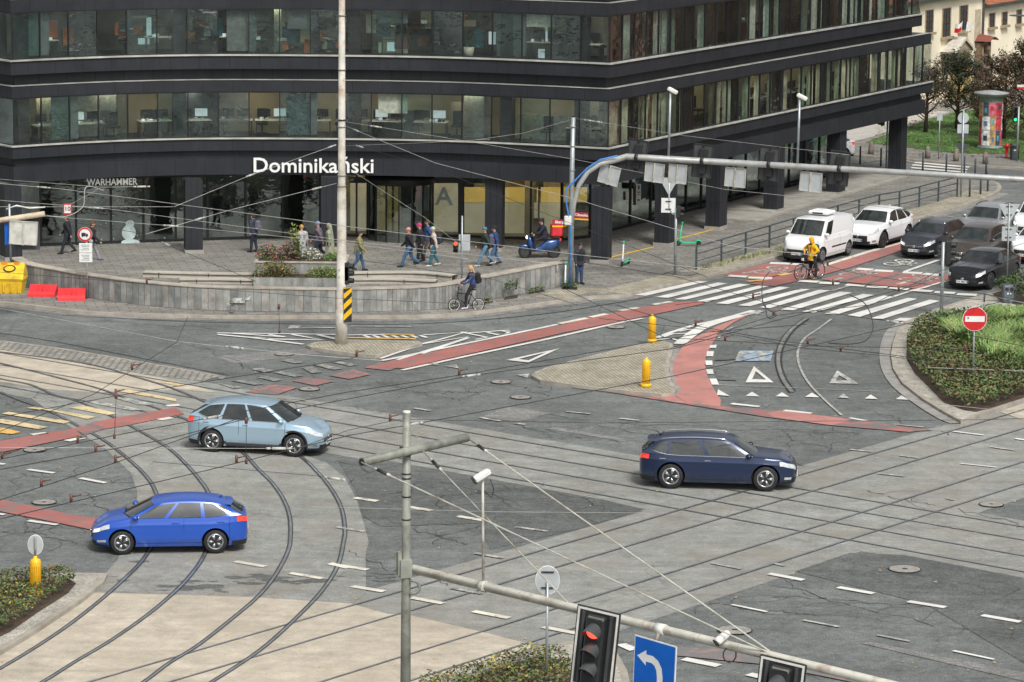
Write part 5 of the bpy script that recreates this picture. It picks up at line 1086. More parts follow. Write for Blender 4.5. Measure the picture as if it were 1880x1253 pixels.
M_REDL = mat('red_lamp', (1.0, 0.06, 0.03), 0.3, emit=3, var=0.05); M_GRNL = mat('green_lamp', (0.05, 0.9, 0.45), 0.3, emit=1.5, var=.05); M_LENS = mat('dark_lens', (0.03, 0.012, 0.012), 0.2)
def pole(px, py, h, r, r2=None, z0=0.0, name='pole', n=10):
    g_ = G(px, py, z0); return g_
def thing_at(name, px, py, label, cat, group=None, z0=0.12, rz=0):
    g_ = G(px, py, z0); return empty(name, (g_.x, g_.y, z0), rz, label, cat, group)
def loc(T, p): return Vector(p) - T.location
# concrete mast with hazard board
T = thing_at('concrete_mast', 627, 631, 'tall rust-stained concrete mast on the small island in front of the entrance', 'mast')
b = MB(); b.tube([(0, 0, 0), (0, 0, 1.3), (0, 0, 1.32), (0, 0, 5.8), (0, 0, 5.9), (0, 0, 16)], [0.23, 0.22, 0.19, 0.165, 0.14, 0.105], 18); b.build('shaft', M_MAST, T)
for z in (3.5, 3.9, 5.9, 6.3, 8.1, 8.35, 10.2, 12.2): b = MB(); b.tube([(0, 0, z), (0, 0, z + 0.05)], 0.19 - z * 0.004, 14); b.build('band', M_BLACK if z in (3.9, 8.35) else M_OLIVE, T)
b = MB(); b.box((0.24, -0.22, 1.5), (0.3, 0.05, 1.3), 0, 0)
b.build('hazard_board', M_BLACK, T); hb = T.children[-1]
b = MB()
for k in range(4):
    z = 0.9 + k * 0.4
    poly = [(0.09, z), (0.09, z + 0.22), (0.39, z + 0.52), (0.39, z + 0.3)]
    poly = [(x, min(2.15, max(0.85, zz_))) for x, zz_ in poly]; b.add([(x, -0.248, zz_) for x, zz_ in poly], [(0, 1, 2, 3)][:1])
b.build('board_stripe', M_YELP, hb)
def signal_head(b, c, n=3, s=1.0, mi=0, lit=None, face=-1, M=None, vis=True):
    pass
def side_signal(T, x, z, sc, facing, lamps=2, lit=None):
    """small dark signal head; facing: +1 lenses towards +x, -1 towards -x, 0 towards the viewer (-y)"""
    h = 0.26 * lamps * sc; b = MB(); b.box((x, -0.02, z), (0.2 * sc, 0.22 * sc, h), 0, 0, None, 0.02); o = b.build('signal_head', M_BLACK, T)
    for k in range(lamps):
        zz_ = z + h / 2 - (k + 0.5) * h / lamps; d = Vector((facing, -1 if facing == 0 else -0.25, 0)).normalized(); b = MB(); c = Vector((x, -0.02, zz_)) + d * 0.1 * sc
        b.tube([c, c + d * 0.17 * sc], [0.1 * sc, 0.085 * sc], 12, 0, False); b.build('visor', M_BLACK, o)
        b = MB(); b.tube([c, c + d * 0.03 * sc], [0.085 * sc] * 2, 12, 0, True); b.build('lens', (lit[1] if lit and lit[0] == k else M_LENS), o)
    return o
side_signal(T, 0.16, 2.65, 1.05, -1, 2); side_signal(T, 0.18, 2.66, 1.05, 1, 3)
# hazard
# far gantry -------------------------------------------------------
g0 = G(1047, 530, 0.12)
T = empty('signal_gantry', (g0.x, g0.y, 0.12), 0, 'pale steel gantry with a curved arm over the street carrying signals seen from behind', 'gantry')
def W2(p): return Vector(p) - T.location
b = MB(); b.tube([(0, 0, 0), (0, 0, 4.2), (0.03, 0, 7.1)], [0.125, 0.105, 0.09], 14); b.build('post', M_GALV, T)
for z in (1.2, 2.5, 3.3, 4.9, 5.9, 6.7): b = MB(); b.tube([(0.02, 0, z), (0.02, 0, z + 0.04)], 0.12, 12); b.build('band', M_OLIVE, T)
ZA = 5.45
A0 = W2(G(1150, 288, ZA)); A1 = W2(G(1880, 330, ZA)); AD = (A1 - A0).normalized()
curve = [Vector((0.02, 0, 2.6)), Vector((0.12, 0, 3.6)), Vector((0.3, 0, 4.3)), Vector((0.65, 0.05, 4.85)), Vector((1.15, 0.1, 5.2)), Vector((1.7, 0.12, ZA - 0.12)), A0, A0 + AD * 6, A0 + AD * 12, A1 + AD * 4]
b = MB(); b.tube(curve, [0.085, 0.09, 0.1, 0.11, 0.12, 0.125, 0.135, 0.13, 0.12, 0.11], 14); b.build('arm', mat('arm_pale_grey', (0.38, 0.39, 0.385), 0.45, 0.2, var=0.12, dirt=(0.3, 0.27, 0.22)), T)
b = MB(); b.tube([p + Vector((-0.03, -0.15, 0.0)) for p in ([(-0.0, 0, 0), (0.0, 0, 2.6), (-0.2, 0, 3.6), (-0.15, 0, 4.2), (0.2, 0, 4.6), (0.65, 0.05, 5.0), (1.15, 0.1, 5.3)] and [Vector(q) for q in [(0.0, 0, 0), (0.0, 0, 2.6), (-0.22, 0, 3.8), (-0.18, 0, 4.2), (0.15, 0, 4.5), (0.65, 0.05, 5.02), (1.2, 0.1, 5.38), (1.9, 0.1, 5.55)]])], 0.035, 8); b.build('blue_conduit', M_BLUE, T)
b = MB(); b.box((-0.14, -0.12, 2.85), (0.3, 0.14, 0.4), 0, 0, None, 0.04); b.build('junction_box', M_WHT, T)
for sx, z, txt in ((-0.48, 2.72, 'Skargi'), (0.42, 3.02, 'Oławska')):
    b = MB(); b.box((sx, -0.02, z), (0.6, 0.03, 0.31), 0.12 if sx < 0 else -.35); sp = b.build('street_name_plate', mat('plate_red', (0.35, 0.02, 0.03), 0.5), T)
    a_ = 0.12 if sx < 0 else -.35; M = frame_M((sx, -0.045, z + 0.05), (math.cos(a_), math.sin(a_), 0), (0, 0, 1)); text_mesh(txt, 0.16, M_SGW, 'plate_lettering', sp, M, 0.002, 0.004)
    b = MB(); b.box((sx, -0.025, z - 0.125), (0.602, 0.035, 0.06), a_); b.build('plate_stripe', M_YELP, sp)
ang = math.atan2(AD.y, AD.x)
# how far along the arm a photo column lies
def on_arm(px, Aa, Ad, z):
    P0 = T.location + Aa; best = None
    for k in range(-20, 420):
        q = P0 + Ad * (k * 0.06); v = q - EYE; zz_ = v.dot(FW); x = 940 + FPX * v.dot(RT) / zz_
        if best is None or abs(x - px) < best[0]: best = (abs(x - px), q - T.location)
    return best[1]
def board(T, c, w, h, a_, m, name, tilt=0.0, thick=0.05, ribs=True):
    b = MB(); M = Matrix.Translation(c) @ Matrix.Rotation(a_, 4, 'Z') @ Matrix.Rotation(tilt, 4, 'Y'); b.box((0, 0, 0), (w, thick, h), 0, 0, M); 
    if ribs:
        b.box((0, -0.05, 0), (0.06, 0.06, h * 1.02), 0, 1, M)
        for s in (-1, 1): b.box((s * (w / 2 - .02), -0.035, 0), (0.03, 0.03, h), 0, 1, M); b.box((0, -0.035, s * (h / 2 - 0.015)), (w, 0.03, 0.03), 0, 1, M)
    return b.build(name, [m, M_CREAMP if m is not M_SIGG else M_BLACK], T)
for px_, up, tilt in ((1171, 0.12, -0.12), (1291, 0.08, -0.08), (1412, 0.12, -0.08), (1541, 0.1, -0.08)):
    c = on_arm(px_, A0, AD, 0); o = board(T, c + Vector((0, 0.24, up - 0.1)), 0.86, 1.4, ang, M_SIGG, 'signal_back_plate', -tilt, 0.04)
    b = MB(); M = Matrix.Translation(c + Vector((0, 0.15, up - 0.12))) @ Matrix.Rotation(ang, 4, 'Z') @ Matrix.Rotation(-tilt, 4, 'Y'); b.box((0, 0, 0.02), (0.34, 0.16, 1.05), 0, 0, M, 0.03)
    b.build('signal_case', M_BLACK, o); b = MB(); b.tube([c - AD * 0.07, c + AD * 0.07], 0.175, 12); b.build('clamp', M_BLACK, T)
for px_, w_, tl in ((1117, 0.9, 0.22), (1203, 0.85, 0.08), (1245, 0.8, 0.05), (1352, 0.9, 0.05), (1491, 0.95, 0.05)):
    c = on_arm(px_, A0, AD, 0) if px_ > 1150 else Vector((1.55, 0.1, ZA - 0.12)); board(T, c + Vector((0, 0.05, -0.6)), w_, 0.8, ang, M_SGB, 'sign_back', tl, 0.03)
    b = MB(); b.tube([c + Vector((0, 0.02, 0)), c + Vector((0, 0.02, -0.3))], 0.04, 6); b.build('hanger', M_BLACK, T)
for px_ in (1228, 1463):
    c = on_arm(px_, A0, AD, 0); b = MB(); b.tube([c, c + Vector((0.03, 0, 2.75))], 0.05, 8); o = b.build('camera_post', M_GALV, T)
    b = MB(); M = Matrix.Translation(c + Vector((0.12, -0.05, 2.84))) @ Matrix.Rotation(R(-20), 4, 'Z') @ Matrix.Rotation(R(25), 4, 'Y'); b.box((0, 0, 0), (0.46, 0.17, 0.17), 0, 0, M, 0.04); b.build('camera', M_WHT, o)
# near mast with arm ------------------------------------------------
T = empty('tram_mast', (-2.22, 70.0, 0.12), 0, 'grey-green steel mast with a tilted crossbar and three stay rods in the foreground', 'mast')
b = MB(); b.tube([(0, 0, 0), (0, 0, 3.9), (0, 0, 4.6), (0, 0, 7.85)], [0.125, 0.1, 0.095, 0.088], 18); b.build('post', M_OLIVE, T)
for z in (5.5, 6.0, 6.4, 6.5, 6.95, 6.9): b = MB(); b.tube([(0, 0, z), (0, 0, z + 0.03)], 0.1, 14); b.build('band', M_BLACK, T)
b = MB(); b.tube([(0, 0, 7.82), (0, 0, 7.87)], [0.092, 0.08], 16); b.build('cap', M_WHT, T)
# crossbar
X0 = G(662, 831, 7.15) - T.location; X1 = G(853, 787, 7.15) - T.location; off_ = Vector((0.05, -0.12, 0)); XM = (X0 + X1) / 2
sh = Vector((GY(747, 812, 69.8).x - T.location.x, -0.2, 7.03)) - (X0 + (X1 - X0) * 0.42)
X0 += sh; X1 += sh
b = MB(); b.tube([X0, X1], 0.095, 16); b.build('crossbar', M_OLIVE, T)
b = MB(); b.tube([X0 - (X1 - X0).normalized() * 0.002, X0 + (X1 - X0).normalized() * 0.01], 0.075, 14); b.build('crossbar_end', M_BLACK, T)
b = MB(); b.box((0, -0.03, 7.05), (0.3, 0.1, 0.08)); b.box((0, -0.1, 7.0), (0.1, 0.2, 0.1), 0.6); b.build('bracket', M_BLACK, T)
Bq = Vector((0.12, -0.05, 4.33)); E1 = G(1500, 1225, 4.5) - T.location; E0 = G(757, 1045, 4.5) - T.location; BD = (E1 - E0).normalized()
Bq = E0
b = MB(); b.tube([Vector((0.02, 0, 4.45)), E0, E1 + BD * 7], [0.1, 0.1, 0.085], 14); b.build('arm', M_CREAMP, T)
b = MB(); b.box((-0.02, -0.02, 4.45), (0.25, 0.22, 0.4), 0.3); b.box((-0.15, -0.03, 4.55), (0.08, 0.16, 0.5), 0.3); b.tube([Vector((0.1, -0.1, 4.2)) + Vector((0.2 * math.sin(t * .4), 0, -0.15 + .15 * math.cos(t * .4))) for t in range(9)], 0.035, 6); b.build('clamp', M_OLIVE, T)
def on_B(px_):
    best = None
    for k in range(0, 400):
        q = T.location + E0 + BD * (k * 0.04); v = q - EYE; x = 940 + FPX * v.dot(RT) / v.dot(FW)
        if best is None or abs(x - px_) < best[0]: best = (abs(x - px_), q - T.location)
    return best[1]
for a_, c_ in ((X0, on_B(1430)), (X1, on_B(1430)), (X0 + (X1 - X0) * 0.55, on_B(1052))):
    d = (c_ - a_).normalized(); b = MB(); b.tube([a_, a_ + d * 0.35, a_ + d * .351, a_ + d * .75, a_ + d * .751, c_], [0.018, 0.018, 0.035, 0.035, 0.016, 0.016], 7); b.build('stay_rod', M_CREAMP, T)
    b = MB(); b.tube([a_ + d * .42, a_ + d * .68], 0.037, 7); b.build('turnbuckle_gap', M_BLACK, T)
c = on_B(887); b = MB(); b.tube([c, c + Vector((-0.03, 0, 2.28))], 0.028, 8); o = b.build('camera_post', M_CREAMP, T)
b = MB(); M = Matrix.Translation(c + Vector((-0.05, -0.05, 2.38))) @ Matrix.Rotation(R(20), 4, 'Z') @ Matrix.Rotation(R(-28), 4, 'Y'); b.box((0, 0, 0), (0.42, 0.17, 0.17), 0, 0, M, 0.05); b.box((-0.2, 0, 0.0), (0.04, 0.14, 0.14), 0, 1, M); b.build('camera', [M_WHT, M_BLACK], o)
b = MB(); b.tube([c + Vector((0.12, 0, 2.3)), c + Vector((0.2, 0, 2.1)), c + Vector((0.16, 0, 1.9)), c + Vector((0.0, 0, 2.05))], 0.012, 5); b.build('cable', M_BLACK, o)
b = MB(); b.box(c + Vector((0, 0, 0.0)), (0.16, 0.24, 0.12), 0.3); b.tube([c - BD * .1, c + BD * .1], 0.12, 10); b.build('clamp', M_CREAMP, o)
c = on_B(1335); b = MB(); M = Matrix.Translation(c + Vector((-0.1, -0.1, 0.18))) @ Matrix.Rotation(R(25), 4, 'Z') @ Matrix.Rotation(R(-35), 4, 'Y'); b.box((0, 0, 0), (0.36, 0.16, 0.16), 0, 0, M, 0.05); b.box((-.17, 0, 0), (0.03, 0.13, 0.13), 0, 1, M); o = b.build('camera', [M_WHT, M_BLACK], T)
b = MB(); b.tube([c + Vector((0.05 + 0.13 * math.sin(t * .63), -.1, -0.17 + 0.15 * math.cos(t * .63))) for t in range(11)], 0.014, 5); b.build('cable', M_BLACK, o)
angB = math.atan2(BD.y, BD.x)
MATS['hd'] = None
def headway(px_, dz, hh, sc=1.0):
    c = on_B(px_); M = Matrix.Translation(c + Vector((-0.16, -0.2, dz))) @ Matrix.Rotation(angB * 0.62, 4, 'Z') @ Matrix.Rotation(R(5.5), 4, 'Y')
    w_ = 0.98 * sc; b = MB(); b.box((0, 0, 0), (w_, 0.04, hh), 0, 0, M, 0.015); o = b.build('signal_plate', M_BLACK, T)
    b = MB(); fr = 0.045
    for s in (-1, 1): b.box((s * (w_ / 2 - 0.055), -0.024, 0), (fr, 0.012, hh - 0.07), 0, 0, M); b.box((0, -0.0245, s * (hh / 2 - 0.055)), (w_ - 0.07, 0.012, fr), 0, 0, M)
    b.build('reflective_border', M_WHT, o)
    b = MB(); b.box((0.02, -0.12, 0), (0.42, 0.2, hh - 0.24), 0, 0, M, 0.04); cs = b.build('signal_case', M_BLACK, o)
    for s in (-1, 1): b = MB(); b.box((s * 0.31, -0.04, 0), (0.06, 0.04, hh - 0.2), 0, 0, M); b.build('rail', M_SIGG, o)
    b = MB(); b.box((0.04, -0.21, hh / 2 - 0.16), (0.34, 0.02, 0.06), 0, 0, M); b.build('name_strip', M_OLIVE, o)
    n = 3
    for k in range(n):
        z = hh / 2 - 0.42 - k * 0.4; b = MB()
        MM = M @ Matrix.Translation((0.02, -0.2, z))
        rr = 0.17; rows = []
        for j in range(6):
            rows.append([MM @ Vector((rr * (1 + .0 * j) * math.cos(R(-12 + 204 * i / 14)), -0.36 * j / 5 * (0.45 + 0.55 * math.sin(R(max(0, min(180, -12 + 204 * i / 14))))), rr * math.sin(R(-12 + 204 * i / 14)) - 0.10 * j / 5)) for i in range(15)])
        b.loft(rows, 0, True, False, False); b.build('visor', M_SIGG, cs)
        b = MB(); b.tube([MM @ Vector((0, 0.02, 0)), MM @ Vector((0, -0.03, 0))], 0.16, 18); b.build('lens', M_REDL if k == 0 else M_LENS, cs)
    return o
headway(1108, -0.66, 1.72); headway(1444, -0.78, 1.72)
c = on_B(1214); M = Matrix.Translation(c + Vector((-0.12, -0.14, -0.82))) @ Matrix.Rotation(angB, 4, 'Z') @ Matrix.Rotation(R(2), 4, 'Y'); b = MB(); b.box((0, 0, 0), (1.1, 0.03, 1.25), 0, 0, M); b.box((0, -0.004, 0), (1.06, 0.03, 1.21), 0, 1, M); o = b.build('lane_direction_board', [M_SGW, M_SBLUE], T)
b = MB(); pts = [(0.16, -0.6), (0.16, -0.1), (0.13, 0.06), (0.05, 0.17), (-0.06, 0.22), (-0.24, 0.22)]
P = [Vector(p) for p in pts]
for i in range(len(P) - 1):
    d = (P[i + 1] - P[i]).normalized(); n_ = Vector((-d.y, d.x)) * 0.075; b.add([M @ Vector((q.x, -0.022 - 0.0005 * i, q.y)) for q in (P[i] - n_ - d * .03, P[i + 1] - n_, P[i + 1] + n_, P[i] + n_ - d * .03)], [(0, 1, 2, 3)])
b.add([M @ Vector((x, -0.0252, z)) for x, z in ((-0.22, 0.06), (-0.22, 0.38), (-0.46, 0.22))], [(0, 1, 2)]); b.build('white_arrow', M_SGW, o)
b = MB(); b.tube([c, c + Vector((-0.1, -0.1, -0.2))], 0.05, 8); b.build('hanger', M_CREAMP, T)
b = MB()
b.tube([c - BD * .12, c + BD * .12], 0.115, 10); b.build('clamp', M_WHT, T)
# signs on posts ------------------------------------------------------
def sign_post(name, px, py, h, label, cat='road sign', r=0.032, z0=0.12, m=None, rz=0, group=None, lean=0):
    T = thing_at(name, px, py, label, cat, group, z0, rz); b = MB(); b.tube([(0, 0, 0), (lean, 0, h)], r, 10); b.build('post', m or M_GALV, T); return T
def rdisc(T, z, rad, rings, name, y=-0.05, x=0, n=32, fl=False):
    o = None
    for k, (rr, m) in enumerate(rings):
        b = MB(); M = Matrix.Translation((x, y - 0.004 * k, z)) @ Matrix.Rotation(R(90), 4, 'X'); b.lathe([(rad * rr, -0.01), (rad * rr, 0.012 + 0.002 * k)], (0, 0, 0), n, 0, M, False)
        o_ = b.build(name if k == 0 else 'face_ring', m, o or T); o = o or o_
    return o
T = sign_post('no_entry_sign', 1785, 712, 2.8, 'red round no-entry sign with a white bar standing in the green garden bed')
o = rdisc(T, 2.45, 0.43, [(1, M_SGW), (0.96, M_SGR)], 'sign_disc'); b = MB(); b.box((0, -0.075, 2.45), (0.68, 0.012, 0.2)); b.build('white_bar', M_SGW, o)
b = MB(); b.tube([(-0.26, -0.09, 2.49), (-0.21, -0.09, 2.49)], 0.02, 6); b.build('sticker', M_BLACK, o)
b = MB(); b.tube([(0, 0, 0.28), (0, 0, 0.5)], 0.036, 10); b.build('post_sleeve', M_BLACK, T)
T = sign_post('lorry_ban_sign', 160.5, 549, 2.65, 'round red-rimmed lorry ban sign with two white plates beside the granite wall')
o = rdisc(T, 2.62, 0.29, [(1, M_SGW), (0.97, M_SGR), (0.74, M_SGW)], 'sign_disc', x=-0.06)
b = MB(); 
for (x0, z0_, x1, z1) in ((-0.14, -0.07, 0.03, 0.07), (0.04, -0.07, 0.12, 0.03)): b.box(((x0 + x1) / 2 - 0.06, -0.076, 2.62 + (z0_ + z1) / 2), (x1 - x0, 0.01, z1 - z0_))
for x in (-0.1, 0.07): b.tube([(x - 0.06, -0.085, 2.545), (x - 0.06, -0.07, 2.545)], 0.028, 8)
b.build('lorry_symbol', M_BLACK, o)
for z, h in ((2.08, 0.38), (1.68, 0.36)):
    b = MB(); b.box((-0.04, -0.05, z), (0.52, 0.02, h)); o = b.build('plate', M_SGW, T); b = MB()
    for k in range(4): b.box((-0.04 + 0.02 * ((k * 7) % 3 - 1), -0.062, z + h / 2 - 0.08 - 0.065 * k), (0.34 - 0.05 * (k % 3), 0.004, 0.018))
    b.build('plate_print', M_SIGG, o)
T = sign_post('pedestrian_signal', 847.5, 539, 3.2, 'thin pole with a red pedestrian signal beside the waiting woman on a bicycle', 'traffic signal', 0.04)
o = side_signal(T, -0.26, 1.95, 1.0, 0, 2, (0, M_REDL)); b = MB(); b.box((0.1, 0.05, 2.1), (0.46, 0.02, 0.66)); b.build('sign_back', M_SGB, T)
b = MB(); b.tube([(-0.2, 0, 2.15), (0, 0, 2.15)], 0.02, 6); b.build('bracket', M_BLACK, T)
T = sign_post('back_of_round_sign', 1003, 1262, 2.55, 'grey back of a round sign on a thin post in the bottom shrubs', m=M_GALV, r=0.035)
o = rdisc(T, 2.58, 0.35, [(1, M_SGW), (0.955, M_SGB)], 'sign_disc', 0.06, 0.0); o.scale = (0.82, 1, 1)
for z in (2.4, 2.78): b = MB(); b.box((0, 0.03, z), (0.3, 0.04, 0.03)); b.build('clamp', M_BLACK, T)
# pole beside the arcade with triangle, plate and signal
T = sign_post('crossing_signal', 1239, 505, 2.9, 'grey signal post with triangular sign back beside the crossing by the arcade', 'traffic signal', 0.06)
b = MB(); b.tube([(0, 0, 2.55), (-0.18, 0, 2.65), (-0.3, 0, 2.85), (-0.32, 0, 4.2)], 0.035, 8); b.build('bracket_pipe', M_GALV, T)
b = MB(); b.add([(-0.32 + x, -0.02 + y, z) for y in (0, 0.02) for x, z in ((-0.42, 4.15), (0.42, 4.15), (0, 3.4))], [(0, 2, 1), (3, 4, 5), (0, 1, 4, 3), (1, 2, 5, 4), (2, 0, 3, 5)]); b.build('triangular_sign_back', M_SGB, T)
b = MB(); b.box((-0.33, 0.0, 2.98), (0.6, 0.03, 0.62)); b.build('sign_back', M_SGW, T)
for z in (3.15, 2.82): b = MB(); b.box((-0.33, -0.03, z), (0.24, 0.03, 0.04)); b.build('clamp', M_BLACK, T)
side_signal(T, 0.1, 2.72, 0.95, 1, 2)
# signal pole by the garden bed
T = sign_post('kerbside_signal', 1728, 578, 2.9, 'slim signal post with dark signal heads beside the crossing and garden bed', 'traffic signal', 0.075)
side_signal(T, 0.2, 2.5, 1.15, 1, 3); side_signal(T, -0.18, 2.35, 0.7, -1, 1)
b = MB(); b.tube([(0, 0, 1.6), (-0.14, 0, 1.6)], 0.05, 8); b.build('push_button', M_BLACK, T)
T = sign_post('back_of_triangle_sign', 1848, 530, 3.6, 'thin stickered post with backs of a triangle and a square beside the black saloon', r=0.035)
b = MB(); b.add([(x, 0.03 + y, z) for y in (0, 0.02) for x, z in ((-0.45, 3.55), (0.45, 3.55), (0, 2.72))], [(0, 2, 1), (3, 4, 5), (0, 1, 4, 3), (1, 2, 5, 4), (2, 0, 3, 5)]); b.build('triangular_sign_back', M_SGB, T)
b = MB(); b.box((0.02, 0.04, 2.3), (0.58, 0.02, 0.6)); b.build('sign_back', M_SGB, T)
for z in (3.45, 3.1, 2.5, 2.15): b = MB(); b.box((0, 0.01, z), (0.26, 0.03, 0.03)); b.build('clamp', M_BLACK, T)
T = sign_post('arcade_signal', 1627, 312, 2.9, 'pedestrian signal pole behind the last arcade column', 'traffic signal', 0.05)
side_signal(T, 0.2, 2.7, 1.0, 1, 2); side_signal(T, -0.26, 2.65, 1.0, -1, 2)
T = sign_post('back_of_parking_sign', 1723, 292, 2.55, 'small square sign back on a thin post at the lawn edge'); b = MB(); b.box((0, 0, 2.35), (0.32, 0.02, 0.44)); b.build('sign_back', M_SGB, T)
T = sign_post('sign_cluster', 1764, 362, 4.4, 'tall post with backs of a disc, square, triangle and diamond signs by the arcade', r=0.05)
rdisc(T, 4.0, 0.28, [(1, M_SGB)], 'round_sign_back', 0.05)
b = MB(); b.box((0, 0.03, 3.45), (0.56, 0.02, 0.45)); b.build('sign_back', M_SGB, T)
b = MB(); b.box((0, 0.05, 3.17), (0.46, 0.02, 0.46), 0, 0, None, 0, 0, R(45)); b.build('diamond_sign_back', M_SIGG, T)
b = MB(); b.add([(x, 0.03 + y, z) for y in (0, 0.02) for x, z in ((-0.33, 2.68), (0.33, 2.68), (0, 2.1))], [(0, 2, 1), (3, 4, 5), (0, 1, 4, 3), (1, 2, 5, 4), (2, 0, 3, 5)]); b.build('triangular_sign_back', M_SIGG, T)
T = sign_post('far_signal', 1867, 296, 3.0, 'signal post with a lit green lamp beside the poster column', 'traffic signal', 0.06)
side_signal(T, -0.2, 2.6, 1.1, 0, 3, (2, M_GRNL))
T = sign_post('red_street_plate', 1884, 296, 4.5, 'red and white street name plate on a post at the far right', r=0.05)
b = MB(); b.box((-0.2, -0.02, 4.15), (0.9, 0.03, 0.13), 0, 0); b.box((-0.2, -0.02, 4.03), (0.9, 0.03, 0.1), 0, 1); b.build('name_plate', [M_SGW, M_SGR], T)
# round sign on the yellow bollard, bottom left
def bollard(px, py, label, z0=0.12, group='yellow plastic traffic bollards', h=1.02):
    T = thing_at('traffic_bollard', px, py, label, 'bollard', group, z0)
    b = MB(); b.lathe([(0.19, 0), (0.19, 0.12), (0.14, 0.14)], (0, 0, 0), 20); b.build('base', M_YELP, T)
    b = MB(); b.lathe([(0.145, 0.12), (0.145, h - 0.14), (0.125, h - 0.06), (0.05, h - 0.02), (0.045, h + 0.03), (0.02, h + 0.04)], (0, 0, 0), 20); bo = b.build('post', M_YELP, T)
    for k in range(7):
        a_ = R(-160 + 22 * k); b = MB(); b.box((0.146 * math.cos(a_), 0.146 * math.sin(a_), 0.45 * h + .05), (0.012, 0.018, h * 0.55), a_, 0); b.build('rib', mat('bollard_rib', (0.6, 0.3, 0.005), 0.5), bo)
    return T
bollard(1197, 629, 'yellow ribbed bollard at the far tip of the cobbled island, by the hatching')
bollard(1186, 711, 'yellow ribbed bollard at the near edge of the cobbled island')
T = bollard(66, 1092, 'yellow bollard rising from the bottom-left shrubs with a round sign on top', 0.12, None, 1.0)
b = MB(); b.tube([(0, 0, 0.98), (0, 0, 1.52)], 0.03, 8); b.build('sign_stem', M_OLIVE, T); o = rdisc(T, 1.32, 0.27, [(1, M_SGW), (0.94, M_SGB)], 'sign_disc', 0.05); o.scale = (0.75, 1, 1)
# far black posts and stone bollards
for i, (x, y) in enumerate(((1579, 302), (1617, 306), (1694, 314), (1737, 317), (1790, 326), (1770, 320), (1810, 323), (1815, 325), (1780, 362), (1800, 357), (1813, 352))):
    if i in (7,): continue
    g_ = G(x, y, 0.12); b = MB(); b.lathe([(0.05, 0), (0.05, 0.98), (0.03, 1.0)], (0, 0, 0), 10); o = b.build('street_post', M_FENCE); o.location = g_
    tag(o, 'slim black street post at the corner behind the arcade', 'post', 'slim black posts at the street corner')
for i, (x, y) in enumerate(((1599, 283), (1641, 286), (1703, 291), (1755, 296), (1809, 301))):
    g_ = G(x, y, 0.12); b = MB(); b.lathe([(0.17, 0), (0.155, 0.3), (0.12, 0.58), (0.07, 0.66), (0.02, 0.67)], (0, 0, 0), 14); o = b.build('stone_bollard', mat('bollard_granite', (0.2, 0.17, 0.14), 0.85, var=0.3, scale=6)); o.location = g_
    tag(o, 'squat brown stone bollard along the lawn pavement', 'bollard', 'stone bollards in front of the lawn')
# street railing
T = empty('street_railing', (0, 0, 0), 0, 'long dark three-bar steel railing between the arcade pavement and the queue', 'railing')
RP = [G(x, y, 0.12) for x, y in ((1278, 496), (1324, 482), (1368, 467), (1412, 453), (1457, 438), (1500, 424), (1538, 411), (1577, 399), (1613, 390), (1650, 388), (1687, 380), (1722, 370), (1757, 362))]
a_, c_ = RP[0], RP[-1]
for i in range(13): q = a_.lerp(c_, i / 12); s_ = RP[i]; q = q.lerp(s_, 0.5); RP[i] = q; b = MB(); b.box(q + Vector((0, 0, 0.5)), (0.07, 0.07, 1.0), R(60)); b.build('post', M_FENCE, T)
for z in (0.38, 0.7, 1.02): b = MB(); b.tube([q + Vector((0, 0, z)) for q in RP], 0.026 if z < 1 else 0.035, 6); b.build('rail', M_FENCE, T)
# poster column, hydrant, bins
T = thing_at('poster_column', 1817, 272, 'round advertising column plastered with colourful posters and a flat grey lid', 'advertising column')
b = MB(); b.lathe([(0.72, 0), (0.72, 0.1), (0.66, 0.14), (0.66, 2.95), (0.7, 3.0)], (0, 0, 0), 32); b.build('body', mat('column_grey_green', (0.2, 0.25, 0.24), 0.6), T)
b = MB(); b.lathe([(0.72, 2.95), (0.98, 3.12), (0.98, 3.18), (0.3, 3.28)], (0, 0, 0), 32); b.build('lid', mat('column_lid', (0.3, 0.32, 0.32), 0.5), T)
rnd = random.Random(4); pc = [(0.5, 0.04, 0.06), (0.05, 0.07, 0.1), (0.12, 0.2, 0.34), (0.65, 0.64, 0.62), (0.55, 0.12, 0.16), (0.04, 0.05, 0.07), (0.5, 0.3, 0.12), (0.1, 0.3, 0.4)]
k = 0
for row, (z0, z1) in enumerate(((0.2, 1.05), (1.08, 1.85), (1.88, 2.65))):
    t = -172
    while t < -8:
        w_ = rnd.choice((26, 34, 44)); b = MB(); c = pc[(k * 3 + row) % 8]; k += 1
        b.loft([[Vector((0.668 * math.cos(R(t + w_ * i / 6)), 0.668 * math.sin(R(t + w_ * i / 6)), z)) for i in range(7)] for z in (z0, z1)], 0, True, False, False); o = b.build('poster', mat('poster_%d' % (k % 8), c, 0.6, var=0.6, scale=5), T)
        b = MB(); t0, t1, za = t + w_ * .25, t + w_ * .7, z0 + (z1 - z0) * rnd.uniform(.2, .5)
        b.loft([[Vector((0.672 * math.cos(R(t0 + (t1 - t0) * i / 4)), 0.672 * math.sin(R(t0 + (t1 - t0) * i / 4)), z)) for i in range(5)] for z in (za, za + (z1 - z0) * .35)], 0, True, False, False); b.build('poster_picture', mat('posterpic_%d' % (k % 4), pc[(k * 5 + 3) % 8], 0.6, var=0.5, scale=8), o)
        t += w_ + 2
T = thing_at('fire_hydrant', 1848, 290, 'small red fire hydrant on the grass beside the poster column', 'hydrant')
b = MB(); b.lathe([(0.13, 0), (0.13, 0.06), (0.08, 0.08), (0.08, 0.55), (0.13, 0.58), (0.13, 0.68), (0.09, 0.76), (0.03, 0.82)], (0, 0, 0), 14); b.build('body', M_SGR, T)
